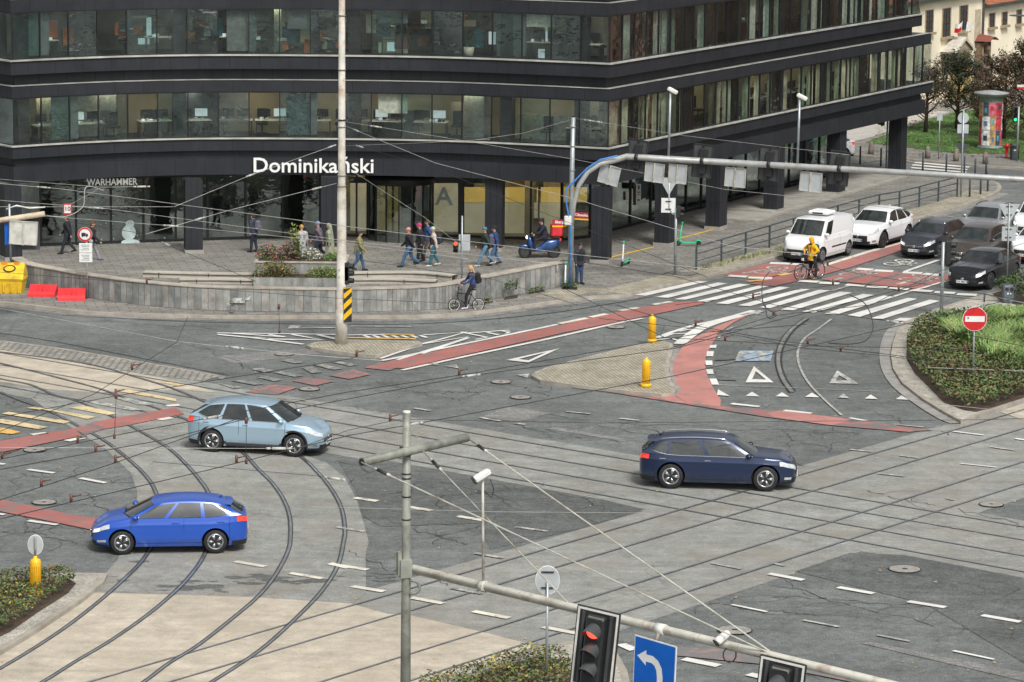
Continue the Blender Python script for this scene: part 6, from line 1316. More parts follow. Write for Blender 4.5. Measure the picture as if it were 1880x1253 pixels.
b = MB(); b.tube([(-0.19, 0, 0.6), (0.19, 0, 0.6)], 0.055, 8); b.build('outlet', M_SGR, T)
def bin_(px, py, label, h=0.95, w_=0.5, m=None):
    T = thing_at('waste_bin', px, py, label, 'waste bin'); b = MB(); b.box((0, 0, h / 2), (w_, 0.4, h), 0, 0, None, 0.05); b.build('body', m or M_FENCE, T)
    for s in (-1, 1): b = MB(); b.tube([(s * w_ * .2, -0.21, h - 0.14), (s * w_ * .2, -0.15, h - 0.14)], 0.075, 12); b.build('opening', M_BLACK, T)
    b = MB(); b.box((0, -0.205, h - 0.32), (w_ * .35, 0.01, 0.06)); b.build('label', M_SGW, T)
    for s in (-1, 1): b = MB(); b.box((s * w_ / 2, 0, h / 2), (0.04, 0.42, h + 0.02)); b.build('side_panel', M_BLACK if w_ < .5 else M_SIGG, T)
    return T
bin_(1851, 556, 'grey twin-slot waste bin on the pale path by the shrubs', 0.72, 0.5, mat('bin_grey', (0.1, 0.12, 0.14), 0.5))
bin_(1862, 293, 'dark waste bin right of the red hydrant', 0.85, 0.42)
# low wire rail at the far right garden
T = empty('low_rail', (0, 0, 0), 0, 'low dark garden rail in front of the shrubs by the waste bin', 'railing')
p = [G(x, y, 0.12) for x, y in ((1807, 555), (1850, 565), (1900, 575))]
for q in p: b = MB(); b.tube([q, q + Vector((0, 0, 0.36))], 0.035, 6); b.build('post', M_FENCE, T)
b = MB(); b.tube([q + Vector((0, 0, 0.32)) for q in p], 0.018, 6); b.build('rail', M_GALV, T)
# grit bin and barriers
T = thing_at('grit_bin', 18, 537, 'bright yellow plastic grit bin with a sloped lid at the left edge', 'grit bin', None, 0.12, R(-6)); M_GB = mat('grit_yellow', (0.72, 0.46, 0.02), 0.5, var=0.15, dirt=(0.3, 0.2, 0.05))
b = MB(); b.loft([[Vector((x * k, y * k2, z)) for x, y in ((-.62, -.36), (.62, -.36), (.62, .4), (-.62, .4))] for k, k2, z in ((0.88, 0.8, 0), (0.9, 0.85, 0.1), (1, 1, 0.52), (1.04, 1.08, 0.54), (1.04, 1.08, 0.6))], 0, False, True); b.build('tub', M_GB, T)
for x in (-.45, -.15, .15, .45): b = MB(); b.box((x, -0.37, 0.28), (0.05, 0.06, 0.44)); b.build('rib', M_GB, T)
b = MB(); b.add([(-.66, -.42, .6), (.66, -.42, .6), (.66, .44, .6), (-.66, .44, .6), (-.6, -.3, .72), (.6, -.3, .72), (.56, .3, 1.18), (-.56, .3, 1.18), (.56, .44, 1.16), (-.56, .44, 1.16)], [(0, 1, 5, 4), (4, 5, 6, 7), (7, 6, 8, 9), (9, 8, 2, 3), (1, 2, 8, 6), (1, 6, 5), (0, 7, 9), (0, 9, 3), (0, 4, 7)]); lid = b.build('lid', M_GB, T)
b = MB()
M = Matrix.Translation((0, 0.01, 0.965)) @ Matrix.Rotation(math.atan2(0.46, 0.6), 4, 'X')
b.lathe([(0.26, 0), (0.26, 0.012)], (0, 0, 0), 20, 0, M @ Matrix.Diagonal((1, .8, 1, 1))); b.lathe([(0.2, 0.006), (0.2, 0.018)], (0, 0, 0), 20, 1, M @ Matrix.Diagonal((1, .7, 1, 1))); b.build('round_emblem', [M_BLACK, M_GB], lid)
b = MB(); b.box((-.25, 0.22, 1.16), (0.22, 0.08, 0.12)); b.box((0.25, 0.22, 1.16), (0.22, 0.08, 0.12)); b.build('hinge', mat('grit_orange', (0.6, 0.25, 0.02), 0.5), lid)
def barrier(px, py, rz, label):
    T = thing_at('plastic_barrier', px, py, label, 'barrier', 'red plastic barriers lying on the pavement', 0.12, rz); m = mat('barrier_red', (0.62, 0.03, 0.035), 0.4, var=0.12)
    b = MB(); L_ = 1.1; prof = [(-0.42, 0), (0.42, 0), (0.4, 0.1), (0.3, 0.16), (0.22, 0.4), (0.1, 0.44), (-0.3, 0.2), (-0.4, 0.1)]
    b.loft([[Vector((x, y, z)) for y, z in prof] for x in (-L_ / 2, L_ / 2)], 0, False, True); o = b.build('body', m, T)
    for k in range(3): b = MB(); M = Matrix.Translation((-0.2 + 0.2 * k, -0.12, 0.335)) @ Matrix.Rotation(0.6, 4, 'X'); b.box((0, 0, 0), (0.06, 0.3, 0.05), 0, 0, M, 0.01); b.build('rib', m, o)
    b = MB(); b.tube([(L_ / 2 - .01, 0.05, 0.2), (L_ / 2 + .008, 0.05, 0.2)], 0.06, 10); b.build('hole', M_BLACK, o)
barrier(80, 543, R(-6), 'larger red plastic barrier lying beside the yellow grit bin'); barrier(132, 550, R(4), 'red plastic barrier lying at the foot of the lorry ban sign')
# left gantry end with board
TL = G(40, 520, 0.12)
T = empty('board_gantry', (TL.x, TL.y - 6, 0.12), 0, 'rusty cream pipe with a white board back at the left edge', 'gantry')
def WL(px, py, z): return G(px, py, z) - T.location
YB = 128.0
def WY(px, py, Y=YB): return GY(px, py, Y) - T.location
b = MB(); b.tube([WY(-120, 408), WY(0, 405), WY(82, 393)], 0.11, 12); b.build('pipe', mat('rusty_cream', (0.5, 0.42, 0.3), 0.6, var=0.2, dirt=(0.25, 0.08, 0.03)), T)
b = MB(); q = WY(-120, 408); b.tube([Vector((q.x, q.y, 0)), q], 0.12, 12); b.build('post', M_OLIVE, T)
c = WY(43, 428, YB - .1); board(T, c, 1.08, 0.92, 0.05, mat('board_back', (0.52, 0.51, 0.46), 0.5), 'board_back', 0.06, 0.04)
b = MB(); q = WY(50, 428, YB + .25); b.box(q, (0.95, 0.1, 1.3), 0.05); b.build('dark_board', M_SIGG, T)
b = MB(); q = WY(14, 427, YB + .1); b.box(q, (0.22, 0.05, 0.95)); b.build('blue_board', M_SBLUE, T)
b = MB(); q0 = WY(17, 375); q1 = WY(20, 480); b.tube([q0, q1], 0.045, 8); b.build('thin_post', M_GALV, T)
b = MB(); q0 = WY(40, 392); b.tube([q0 + Vector((-0.6, 0, 0.15)), q0 + Vector((-0.2, 0, 0.3)), q0 + Vector((0.3, 0, 0.2)), q0 + Vector((0.9, 0, 0.25))], 0.03, 6); b.build('cable', M_WHT, T)
# ================================================================ PEOPLE
SKIN = mat('skin', (0.5, 0.29, 0.21), 0.6, var=0.1, scale=20); SKIN2 = mat('skin_flushed', (0.55, 0.26, 0.2), 0.6, var=0.1, scale=20)
def cloth(name, c): return mat('cloth_%s_%d_%d_%d' % (name, c[0] * 999, c[1] * 999, c[2] * 999), c, 0.85, var=0.35, scale=9)
def remesh(mb, name, m, parent, vox, smooth=2):
    me = mb.mesh(name, m); o = bpy.data.objects.new(name, me); COL.objects.link(o)
    r = o.modifiers.new('r', 'REMESH'); r.mode = 'VOXEL'; r.voxel_size = vox; r.use_smooth_shade = True
    if smooth: s = o.modifiers.new('s', 'SMOOTH'); s.iterations = smooth; s.factor = 0.5
    bpy.context.view_layer.update(); me2 = bpy.data.meshes.new_from_object(o.evaluated_get(bpy.context.evaluated_depsgraph_get())); me2.name = name
    o.modifiers.clear(); o.data = me2; bpy.data.meshes.remove(me); me2.materials.clear(); me2.materials.append(m)
    o.parent = parent; return o
def cap(b, p, q, r0, r1, n=10):
    p, q = Vector(p), Vector(q); d = (q - p); L = d.length
    if L < 1e-5: b.ell(p, (r0, r0, r0), n); return
    d.normalize(); P = []; Rr = []
    for t in (-0.98, -.7, -.35, 0): P.append(p + d * r0 * t); Rr.append(r0 * math.sqrt(max(0.02, 1 - t * t)))
    for t in (0, .35, .7, .98): P.append(q + d * r1 * t); Rr.append(r1 * math.sqrt(max(.02, 1 - t * t)))
    b.tube(P, Rr, n)
def walk_pose(h, ph, facing=1, armswing=1.0):
    """joint positions, +x ahead. ph in -1..1 is the stride"""
    s = h / 1.75; J = {}
    hip = Vector((0, 0, 0.93 * s - 0.03 * abs(ph))); J['hip'] = hip; J['chest'] = hip + Vector((0.03, 0, 0.36 * s)); J['neck'] = hip + Vector((0.035, 0, 0.53 * s)); J['head'] = hip + Vector((0.07, 0, 0.70 * s))
    for k, sg in (('l', 1), ('r', -1)):
        a = ph * sg; hp = hip + Vector((0, 0.095 * s * sg, -0.02)); fx = 0.30 * a * s
        knee = hp + Vector((0.16 * a + (0.10 if a < 0 else 0.05) * abs(a), 0, -0.42 * s + .01)); ank = Vector((hp.x + (0.33 * a if a > 0 else 0.36 * a) * s, hp.y, 0.09 * s + (0.12 * abs(a) if a < 0 else 0.0)))
        J['hip' + k] = hp; J['knee' + k] = knee; J['ank' + k] = ank; J['toe' + k] = ank + Vector((0.15 * s, 0.02 * sg, -0.05 * s - (0.04 * abs(a) if a < 0 else 0)))
        sh = J['chest'] + Vector((0, 0.185 * s * sg, 0.10 * s)); b_ = -a * armswing; J['sh' + k] = sh; J['el' + k] = sh + Vector((0.13 * b_ - 0.02, 0.05 * sg, -0.27 * s)); J['wr' + k] = J['el' + k] + Vector((0.16 * b_ + 0.07, -0.0 * sg, -0.22 * s))
    return J
def person(px, py, label, rz, h=1.75, ph=0.7, top='navy', topc=(0.02, 0.03, 0.07), legc=(0.05, 0.1, 0.2), shoe=(0.02, 0.02, 0.02), hair=(0.06, 0.035, 0.02), hat=None, longcoat=0, hood=False, pack=None, scarf=None, J=None, T=None, z0=0.12, group=None, legbare=False, bag=None, slim=1.1, sleeve=True, long_hair=None, vest=None, name='person', hands_up=False):
    if T is None:
        g_ = G(px, py, z0); T = empty('person', (g_.x, g_.y, z0 + 0.0), R(rz), label, 'person', group)
    J = J or walk_pose(h, ph); s = h / 1.75; k = slim
    b = MB(); hd = J['head']; nk = J['neck']; f = J.get('face', Vector((1, 0, 0))).normalized(); up = (hd - nk).normalized(); sd = up.cross(f)
    # body: head, neck, torso, limbs, hands in one skin
    b.ell(hd, (0.095 * s, 0.078 * s, 0.115 * s), 14); cap(b, hd + f * .02 - up * .05, hd + f * 0.045 - up * 0.075, 0.055 * s, 0.04 * s)
    cap(b, hd + f * 0.09 * s + up * .005, hd + f * 0.105 * s - up * 0.02, 0.012, 0.016, 6)
    for q in (-1, 1): cap(b, hd + sd * 0.078 * s * q + up * 0.01, hd + sd * 0.084 * s * q - up * 0.03, 0.014, 0.012, 6)
    cap(b, nk - up * 0.03, hd - up * 0.05, 0.056 * s, 0.052 * s)
    cap(b, J['hip'] + Vector((0, 0, .02)), J['chest'], 0.125 * s, 0.135 * s); cap(b, J['shl'].lerp(J['chest'], .35), J['shr'].lerp(J['chest'], .35), 0.105 * s, 0.105 * s)
    for q in 'lr':
        cap(b, J['hip' + q], J['knee' + q], 0.085 * s, 0.056 * s); cap(b, J['knee' + q], J['ank' + q], 0.055 * s, 0.038 * s); cap(b, J['ank' + q] - Vector((0, 0, .03)), J['toe' + q], 0.04 * s, 0.03 * s)
        cap(b, J['sh' + q], J['el' + q], 0.05 * s, 0.038 * s); cap(b, J['el' + q], J['wr' + q], 0.038 * s, 0.027 * s)
        fd = (J['wr' + q] - J['el' + q]).normalized() if ('hd' + q) not in J else (J['hd' + q] - J['wr' + q]).normalized()
        sx = fd.cross(Vector((0, 1, 0.001))).normalized(); palm = J['wr' + q] + fd * 0.055 * s; cap(b, J['wr' + q] + fd * 0.015, palm, 0.024 * s, 0.027 * s)
        for i, (o_, l) in enumerate(((-0.026, 0.055), (-0.009, 0.066), (0.009, 0.062), (0.025, 0.048))):
            r_ = palm + sx * o_ * s; m_ = r_ + fd * l * 0.55 * s + Vector((0.006, 0, 0)); cap(b, r_, m_, 0.0105, 0.0095, 6); cap(b, m_, m_ + (fd + Vector((0.35, 0, -.1))).normalized() * l * 0.5 * s, 0.0095, 0.008, 6)
        cap(b, J['wr' + q] + fd * .02 + sx * -0.02, palm + sx * -0.05 * s + fd * 0.01, 0.012, 0.009, 6)
    remesh(b, 'body', SKIN, T, 0.0145, 1)
    # eyes and mouth
    e = MB()
    for q in (-1, 1): e.ell(hd + f * 0.086 * s + sd * q * 0.03 * s + up * 0.012, (0.009, 0.009, 0.007), 8)
    e.build('eye', mat('eye_dark', (0.03, 0.02, 0.02), 0.4), T)
    e = MB(); e.ell(hd + f * 0.083 * s - up * 0.055, (0.008, 0.02, 0.006), 8); e.build('mouth', mat('lips', (0.35, 0.12, 0.1), 0.5), T)
    # trousers
    b = MB(); cap(b, J['hip'] + Vector((0, 0, .06)), J['hip'], 0.135 * s * k, 0.14 * s * k)
    for q in 'lr': cap(b, J['hip' + q], J['knee' + q], 0.105 * s * k, 0.072 * s * k); cap(b, J['knee' + q], J['ank' + q] + Vector((0, 0, .02)), 0.07 * s * k, 0.055 * s * k)
    remesh(b, 'trousers', cloth('leg', legc), T, 0.021)
    for q in 'lr':
        b = MB(); a_, t_ = J['ank' + q], J['toe' + q]; d = (t_ - a_); dn = Vector((d.x, d.y, d.z * .4)).normalized(); cap(b, a_ - dn * 0.05 + Vector((0, 0, -.035)), a_ + Vector((0, 0, -.02)), 0.04 * s, 0.05 * s); cap(b, a_ + Vector((0, 0, -.03)), t_ + Vector((0.02, 0, 0.0)), 0.05 * s, 0.036 * s); remesh(b, 'shoe', cloth('shoe', shoe), T, 0.016)
    # jacket
    m = cloth('top', topc); b = MB(); base = J['hip'] - Vector((0, 0, 0.02 + longcoat)); 
    b.tube([base - Vector((0, 0, 0.1)), J['hip'], J['hip'] + Vector((0, 0, .15))], [(0.17 + .1 * longcoat) * s * k, 0.165 * s * k, 0.155 * s * k], 14); cap(b, J['hip'] + Vector((0, 0, .05)), J['chest'], 0.155 * s * k, 0.16 * s * k); cap(b, J['shl'].lerp(J['chest'], .3), J['shr'].lerp(J['chest'], .3), 0.118 * s * k, 0.118 * s * k)
    cap(b, nk - up * .05, nk - up * 0.01, 0.085 * s, 0.075 * s)
    for q in 'lr': cap(b, J['sh' + q], J['el' + q], 0.075 * s * k, 0.06 * s * k); cap(b, J['el' + q], J['wr' + q] - (J['wr' + q] - J['el' + q]).normalized() * .01, 0.06 * s * k, 0.046 * s * k)
    if hood: cap(b, nk - f * .05, hd - f * .045 + up * .02, 0.1 * s, 0.11 * s); cap(b, hd - f * .03 + up * 0.035, hd - f * .01 + up * 0.045, 0.115 * s, 0.1 * s)
    jk = remesh(b, 'jacket', m, T, 0.022)
    b = MB(); fx = f * 0.0
    b.tube([J['hip'] + f * 0.158 * k * s + Vector((0, 0, z)) for z in (-0.05, .1, .2)] + [J['chest'] + f * 0.163 * k * s + Vector((0, 0, .06)), nk + f * .09 + Vector((0, 0, -.03))], 0.008, 5); b.build('zip', M_BLACK, jk)
    if vest:
        b = MB(); cap(b, J['hip'] + Vector((0, 0, .08)), J['chest'] + Vector((0, 0, .02)), 0.17 * s * k, 0.172 * s * k); remesh(b, 'vest', cloth('vest', vest), T, 0.024)
    # hair or hat
    if not hood or hat:
        b = MB(); c = hat or hair; q = 0.108 if hat else 0.1
        b.ell(hd - f * 0.018 * s + up * 0.038 * s, (q * s, 0.092 * s, 0.1 * s), 14)
        if not hat: b.ell(hd - f * 0.045 * s - up * 0.01, (0.07 * s, 0.082 * s, 0.1 * s), 12)
        else: b.tube([hd + up * .035 + (f * math.cos(t) + sd * math.sin(t)) * 0.1 * s for t in [i * .5236 for i in range(13)]], 0.016, 6)
        o = b.build('hat' if hat else 'hair', cloth('hat', c), T)
    if long_hair:
        b = MB(); cap(b, hd - f * 0.08 + up * .02, nk - f * 0.1 - up * 0.02, 0.045, 0.035); cap(b, nk - f * 0.1 - up * 0.02, nk - f * .14 - up * .2, 0.035, 0.015); b.build('ponytail', cloth('ponytail', long_hair), T)
    if scarf: b = MB(); b.tube([nk + up * 0.0 + (f * math.cos(t) + sd * math.sin(t)) * 0.085 * s for t in [i * .5236 for i in range(13)]], 0.035, 8); b.build('scarf', cloth('scarf', scarf), T)
    if pack:
        c = J['chest'] - f * 0.25 * s - Vector((0, 0, 0.06)); b = MB(); M = frame_M(c, f, sd); b.box((0, 0, 0), (0.2, 0.3, 0.44), 0, 0, M, 0.06); b.box((-0.11, 0, -0.08), (0.06, 0.22, 0.2), 0, 0, M, 0.025)
        p_ = b.build('backpack', cloth('pack', pack), T); b = MB()
        for q in (-1, 1): b.tube([J['chest'] + sd * .1 * q + f * .14 - Vector((0, 0, .12)), J['chest'] + sd * .1 * q + f * .15 + Vector((0, 0, .1)), J['chest'] + sd * .09 * q + Vector((0, 0, .2)), J['chest'] + sd * .08 * q - f * .14 + Vector((0, 0, .1))], 0.018, 6)
        b.build('strap', M_BLACK, p_)
    if bag: b = MB(); c = J['wrr'] - Vector((0, 0, 0.25)); b.box(c, (0.3, 0.1, 0.34), 0, 0, None, 0.03); b.tube([c + Vector((-.08, 0, .16)), J['wrr'] - Vector((0, 0, .04)), c + Vector((.08, 0, .16))], 0.008, 5); b.build('shopping_bag', cloth('bag', bag), T)
    return T
hashes = {}
JEAN = (0.05, 0.11, 0.21); DK = (0.014, 0.015, 0.02)
PEOPLE = [
 (466, 464, 'pedestrian in navy jacket and dark trousers walking alone by the dark shop window', 150, dict(ph=0.25, topc=(0.03, 0.035, 0.06), legc=(0.012, 0.016, 0.035), hair=(0.04, 0.03, 0.02), pack=(0.12, 0.11, 0.15))),
 (125, 467, 'dark-clothed pedestrian walking left past the shop at the far left', 178, dict(ph=0.8, topc=DK, legc=(0.02, 0.022, 0.03))),
 (168, 479, 'pedestrian in black jacket and light grey trousers striding beside the lorry ban sign', 5, dict(ph=1.0, topc=DK, legc=(0.28, 0.27, 0.28), shoe=(0.1, 0.1, 0.25), hair=(0.16, 0.05, 0.03))),
 (554, 487, 'pedestrian in pale grey coat and yellow-brown cap behind the planter', 100, dict(ph=0.2, topc=(0.34, 0.33, 0.35), legc=DK, hat=(0.42, 0.26, 0.06), longcoat=0.28)),
 (586, 479, 'pedestrian in mauve-grey jacket and blue cap left of the olive coat', 176, dict(ph=0.9, topc=(0.13, 0.1, 0.13), legc=(0.02, 0.025, 0.05), hat=(0.13, 0.2, 0.42))),
 (606, 484, 'pedestrian in long pale olive coat and pale hood close to the mast', 170, dict(ph=0.3, topc=(0.24, 0.25, 0.17), legc=DK, longcoat=0.4, hood=True)),
 (658, 498, 'pedestrian in olive-green jacket and jeans right of the concrete mast', 2, dict(ph=0.7, topc=(0.2, 0.19, 0.08), legc=(0.05, 0.1, 0.18), hair=(0.03, 0.025, 0.03), longcoat=0.06)),
 (752, 491, 'pedestrian in black jacket, orange scarf and pinkish cap walking left', 178, dict(ph=1.0, topc=DK, legc=JEAN, hat=(0.5, 0.22, 0.17), scarf=(0.7, 0.1, 0.03))),
 (772, 483, 'pedestrian with bright pink beanie and dark coat in the group of four', 182, dict(ph=0.4, topc=(0.022, 0.02, 0.028), legc=DK, hat=(0.6, 0.03, 0.18), bag=(0.4, 0.4, 0.4))),
 (787, 476, 'pedestrian in blue jacket walking behind the pink beanie', 185, dict(ph=0.7, topc=(0.03, 0.07, 0.2), legc=(0.06, 0.05, 0.05), hair=(0.08, 0.05, 0.03))),
 (797, 490, 'pedestrian in white and red jacket with pale green hat and backpack', 184, dict(ph=0.55, topc=(0.45, 0.42, 0.38), vest=(0.05, 0.02, 0.03), legc=(0.03, 0.12, 0.17), hat=(0.36, 0.48, 0.4), pack=(0.03, 0.03, 0.04), shoe=(0.5, 0.5, 0.5))),
 (892, 490, 'pedestrian in dark green jacket, teal-blue beanie and pale jeans', 182, dict(ph=1.0, topc=(0.018, 0.035, 0.028), legc=(0.1, 0.19, 0.28), hat=(0.05, 0.16, 0.24), pack=(0.09, 0.09, 0.16), shoe=(0.5, 0.45, 0.42))),
 (909, 488, 'pedestrian in blue jacket and black cap just right of the green jacket', 180, dict(ph=0.6, topc=(0.02, 0.05, 0.14), legc=(0.06, 0.13, 0.24), hat=(0.015, 0.015, 0.02))),
 (1063, 522, 'man in navy beanie, black vest and jeans standing beside the gantry post', -60, dict(ph=0.12, topc=(0.025, 0.03, 0.05), vest=(0.01, 0.01, 0.013), legc=(0.025, 0.05, 0.1), hat=(0.02, 0.03, 0.06), h=1.76)),
]
for x, y, lab, rz, kw in PEOPLE: person(x, y, lab, rz, **kw)
# ================================================================ TWO-WHEELERS
def bicycle(T, wr=0.34, wb=1.04, frame=(0.02, 0.03, 0.06), tyre=None, white=False):
    M_F = mat('bike_frame_%d' % (frame[2] * 999), frame, 0.35, 0.3); parts = {}
    for nm_, x in (('front_wheel', wb / 2), ('rear_wheel', -wb / 2)):
        w_ = empty('wheel', (x, 0, wr)); w_.parent = T
        b = MB(); b.tube([(wr * math.cos(t), 0, wr * math.sin(t)) for t in [i * math.pi / 16 for i in range(33)]], 0.022, 8, 0, False); b.build('tyre', M_TYRE, w_)
        b = MB(); b.tube([((wr - .03) * math.cos(t), 0, (wr - .03) * math.sin(t)) for t in [i * math.pi / 16 for i in range(33)]], 0.012, 6, 0, False)
        for i in range(12): t = i * math.pi / 6; b.tube([(0, 0, 0), ((wr - .03) * math.cos(t), 0, (wr - .03) * math.sin(t))], 0.003, 3)
        b.tube([(0, -.05, 0), (0, .05, 0)], 0.02, 8); b.build('rim', M_SGW if white else M_CHRO, w_)
    bb_ = Vector((-0.06, 0, wr * .85)); st = Vector((-0.2, 0, wr + 0.42)); hdp = Vector((wb / 2 - 0.14, 0, wr + 0.48)); hb_ = Vector((wb / 2 - .12, 0, wr + .3)); b = MB()
    for p, q in ((bb_, st), (st, hdp), (bb_, hb_), (hb_, hdp)): b.tube([p, q], 0.02, 7)
    for s in (-1, 1): b.tube([bb_, Vector((-wb / 2, s * .05, wr))], 0.012, 6); b.tube([st, Vector((-wb / 2, s * .05, wr))], 0.01, 6); b.tube([hb_, Vector((wb / 2, s * .05, wr))], 0.014, 6)
    b.build('frame', M_F, T)
    b = MB(); h1 = hdp + Vector((-0.03, 0, 0.18)); b.tube([hdp, h1], 0.015, 7); b.tube([h1 + Vector((-.1, -.29, .02)), h1 + Vector((0, -.15, 0)), h1, h1 + Vector((0, .15, 0)), h1 + Vector((-.1, .29, .02))], 0.014, 7); b.build('handlebar', M_BLACK, T)
    b = MB(); b.tube([st, st + Vector((-.04, 0, .16))], 0.013, 6); b.ell(st + Vector((-.07, 0, .19)), (0.14, 0.07, 0.035), 10); b.build('saddle', M_BLACK, T)
    b = MB(); b.tube([bb_ + Vector((0, -.06, 0)), bb_ + Vector((0, .06, 0))], 0.07, 12)
    for s in (-1, 1): b.tube([bb_ + Vector((0, s * .06, 0)), bb_ + Vector((0.1 * s, s * .08, -0.14 * s))], 0.01, 5); b.box(bb_ + Vector((0.1 * s, s * .12, -0.14 * s)), (0.09, 0.08, 0.02))
    b.build('crank', M_CHRO, T); return dict(bb=bb_, st=st, bar=h1)
# woman on a folding bike, one foot on the kerb
T = thing_at('folding_bicycle', 856, 571, 'small-wheeled folding bicycle with white rims ridden by the woman in blue', 'bicycle', None, 0.06, R(193)); B_k = bicycle(T, 0.24, 0.98, (0.01, 0.015, 0.04), None, True); W_T = T
P_ = empty('person', tuple(T.location), T.rotation_euler[2], 'blonde woman in blue top and black leggings sitting on the folding bicycle', 'person')
def seat_pose(seat, bar, footl, footr, h=1.7, lean=0.25, wid=0.27):
    J = {}; hip = Vector(seat) + Vector((0, 0, 0.09)); J['hip'] = hip; J['chest'] = hip + Vector((0.34 * math.sin(lean), 0, 0.34 * math.cos(lean))); J['neck'] = J['chest'] + Vector((0.17 * math.sin(lean), 0, 0.17)); J['head'] = J['neck'] + Vector((0.05, 0, 0.165))
    for q, sg, ft in (('l', 1, footl), ('r', -1, footr)):
        J['hip' + q] = hip + Vector((0.02, .09 * sg, -.02)); a = Vector(ft); hp = J['hip' + q]; d = a - hp; L = min(d.length, 0.83); mid = hp + d * .5; off = math.sqrt(max(0.0, 0.43 ** 2 - (L / 2) ** 2)); n = Vector((-d.z, 0, d.x)).normalized(); n = n if n.x > 0 else -n
        J['knee' + q] = mid + n * off; J['ank' + q] = a; J['toe' + q] = a + Vector((0.14, 0.01 * sg, -0.05)); sh = J['chest'] + Vector((0.01, .175 * sg, .09)); w_ = Vector(bar) + Vector((-.08, wid * sg, .03)); d = w_ - sh; J['sh' + q] = sh; J['wr' + q] = sh + d * 0.9; J['el' + q] = sh + d * .5 + Vector((-0.03, .05 * sg, -.08)); J['hd' + q] = w_ + Vector((0, 0, -.01))
    return J
sd_ = B_k['st'] + Vector((-.06, 0, .2)); B2 = B_k['bar'] + Vector((0.0, 0, 0.14))
b = MB(); b.tube([B_k['bar'], B2], 0.014, 6); b.build('stem', M_BLACK, T)
J = seat_pose(sd_ + Vector((0, 0, .08)), B2, (0.05, 0.13, 0.16), (-0.05, -0.3, 0.09), 1.68, 0.12, 0.22)
person(0, 0, None, 0, h=1.68, J=J, T=P_, topc=(0.03, 0.05, 0.14), legc=(0.012, 0.012, 0.014), shoe=(0.5, 0.4, 0.55), hair=(0.5, 0.32, 0.14), pack=(0.012, 0.012, 0.014), long_hair=(0.55, 0.36, 0.17), slim=0.86)
# courier in yellow astride a bicycle
T = thing_at('city_bicycle', 1486, 513, 'black city bicycle held between the legs of the yellow courier', 'bicycle', None, 0.04, R(218)); B_k = bicycle(T, 0.345, 1.06, (0.012, 0.014, 0.016))
b = MB(); b.box((B_k['bar'].x + 0.06, 0, B_k['bar'].z - .12), (0.06, 0.1, 0.1)); b.build('headlamp', M_WHT, T)
P_ = empty('person', tuple(T.location), T.rotation_euler[2], 'courier in bright yellow hooded rain jacket standing over a bicycle ahead of the van', 'person')
J = walk_pose(1.8, 0.1); 
for q, sg in (('l', 1), ('r', -1)):
    J['hip' + q].y = .1 * sg; J['knee' + q] += Vector((-0.1, 0.09 * sg, 0)); J['ank' + q] = Vector((-0.16, 0.2 * sg, 0.09)); J['toe' + q] = Vector((-0.02, .23 * sg, 0.04))
for kk in J: J[kk] = J[kk] + (Vector((-0.12, 0, 0)) if kk[:3] in ('hip', 'che', 'nec', 'hea', 'shl', 'shr', 'ell', 'elr', 'wrl', 'wrr') or kk[:4] == 'knee' else Vector((0, 0, 0)))
J['ell'] = J['shl'] + Vector((0.02, 0.24, -.17)); J['wrl'] = J['ell'] + Vector((0.14, -.17, -.13)); J['elr'] = J['shr'] + Vector((0.0, -.24, -.17)); J['wrr'] = J['elr'] + Vector((0.14, .15, -.14))
person(0, 0, None, 0, h=1.8, J=J, T=P_, topc=(0.8, 0.4, 0.01), legc=(0.012, 0.013, 0.02), shoe=(0.25, 0.17, 0.08), hood=True, longcoat=0.04, pack=(0.01, 0.09, 0.07), scarf=(0.01, 0.01, 0.012), slim=1.05)
# scooter motorcycle with rider
T = thing_at('motorcycle', 991, 474, 'blue motor scooter with a red top box carrying a helmeted rider', 'motorcycle', None, 0.12, R(187)); MB_BL = mat('moto_blue', (0.008, 0.045, 0.16), 0.3, 0.2, coat=.6); MR = mat('topbox_red', (0.62, 0.03, 0.04), 0.45)
for x in (0.66, -0.62):
    w_ = empty('wheel', (x, 0, 0.29)); w_.parent = T; b = MB(); b.tube([(0.25 * math.cos(t), 0, 0.25 * math.sin(t)) for t in [i * math.pi / 12 for i in range(25)]], 0.05, 8, 0, False); b.build('tyre', M_TYRE, w_); b = MB(); b.tube([(0, -.03, 0), (0, .03, 0)], 0.2, 18); b.build('rim', M_RIMD, w_)
b = MB(); rows = [[Vector((x, y * wd, z0_ + (z1 - z0_) * v)) for y, v in ((-1, 0), (-1, .6), (-.6, 1), (.6, 1), (1, .6), (1, 0))] for x, wd, z0_, z1 in ((-0.95, .05, .72, .8), (-0.7, .15, .5, .86), (-.3, .17, .36, .84), (-0.02, .15, .3, .6), (0.22, .14, .3, .4), (0.34, .17, .32, .8), (0.44, .2, .5, 1.0), (0.56, .12, .66, .98))]; b.loft(rows, 0, True, True, False); b.build('fairing', MB_BL, T)
b = MB(); b.ell((0.66, 0, 0.5), (0.28, 0.08, 0.12), 12); b.build('front_mudguard', MB_BL, T)
b = MB(); b.tube([(0.5, 0, .9), (0.66, 0, .29)], 0.035, 8); b.tube([(0.36, -.32, 1.04), (0.46, 0, 1.0), (0.36, .32, 1.04)], 0.018, 7); b.build('fork', M_BLACK, T)
b = MB(); b.box((-0.35, 0, 0.86), (0.7, 0.26, 0.1), 0, 0, None, 0.04); b.build('seat', M_BLACK, T); b = MB(); b.box((-0.42, 0, .4), (0.5, 0.24, 0.24), 0, 0, None, 0.05); b.tube([(-.2, -.16, .3), (-.9, -.18, .4)], 0.045, 8); b.build('engine', M_RIMD, T)
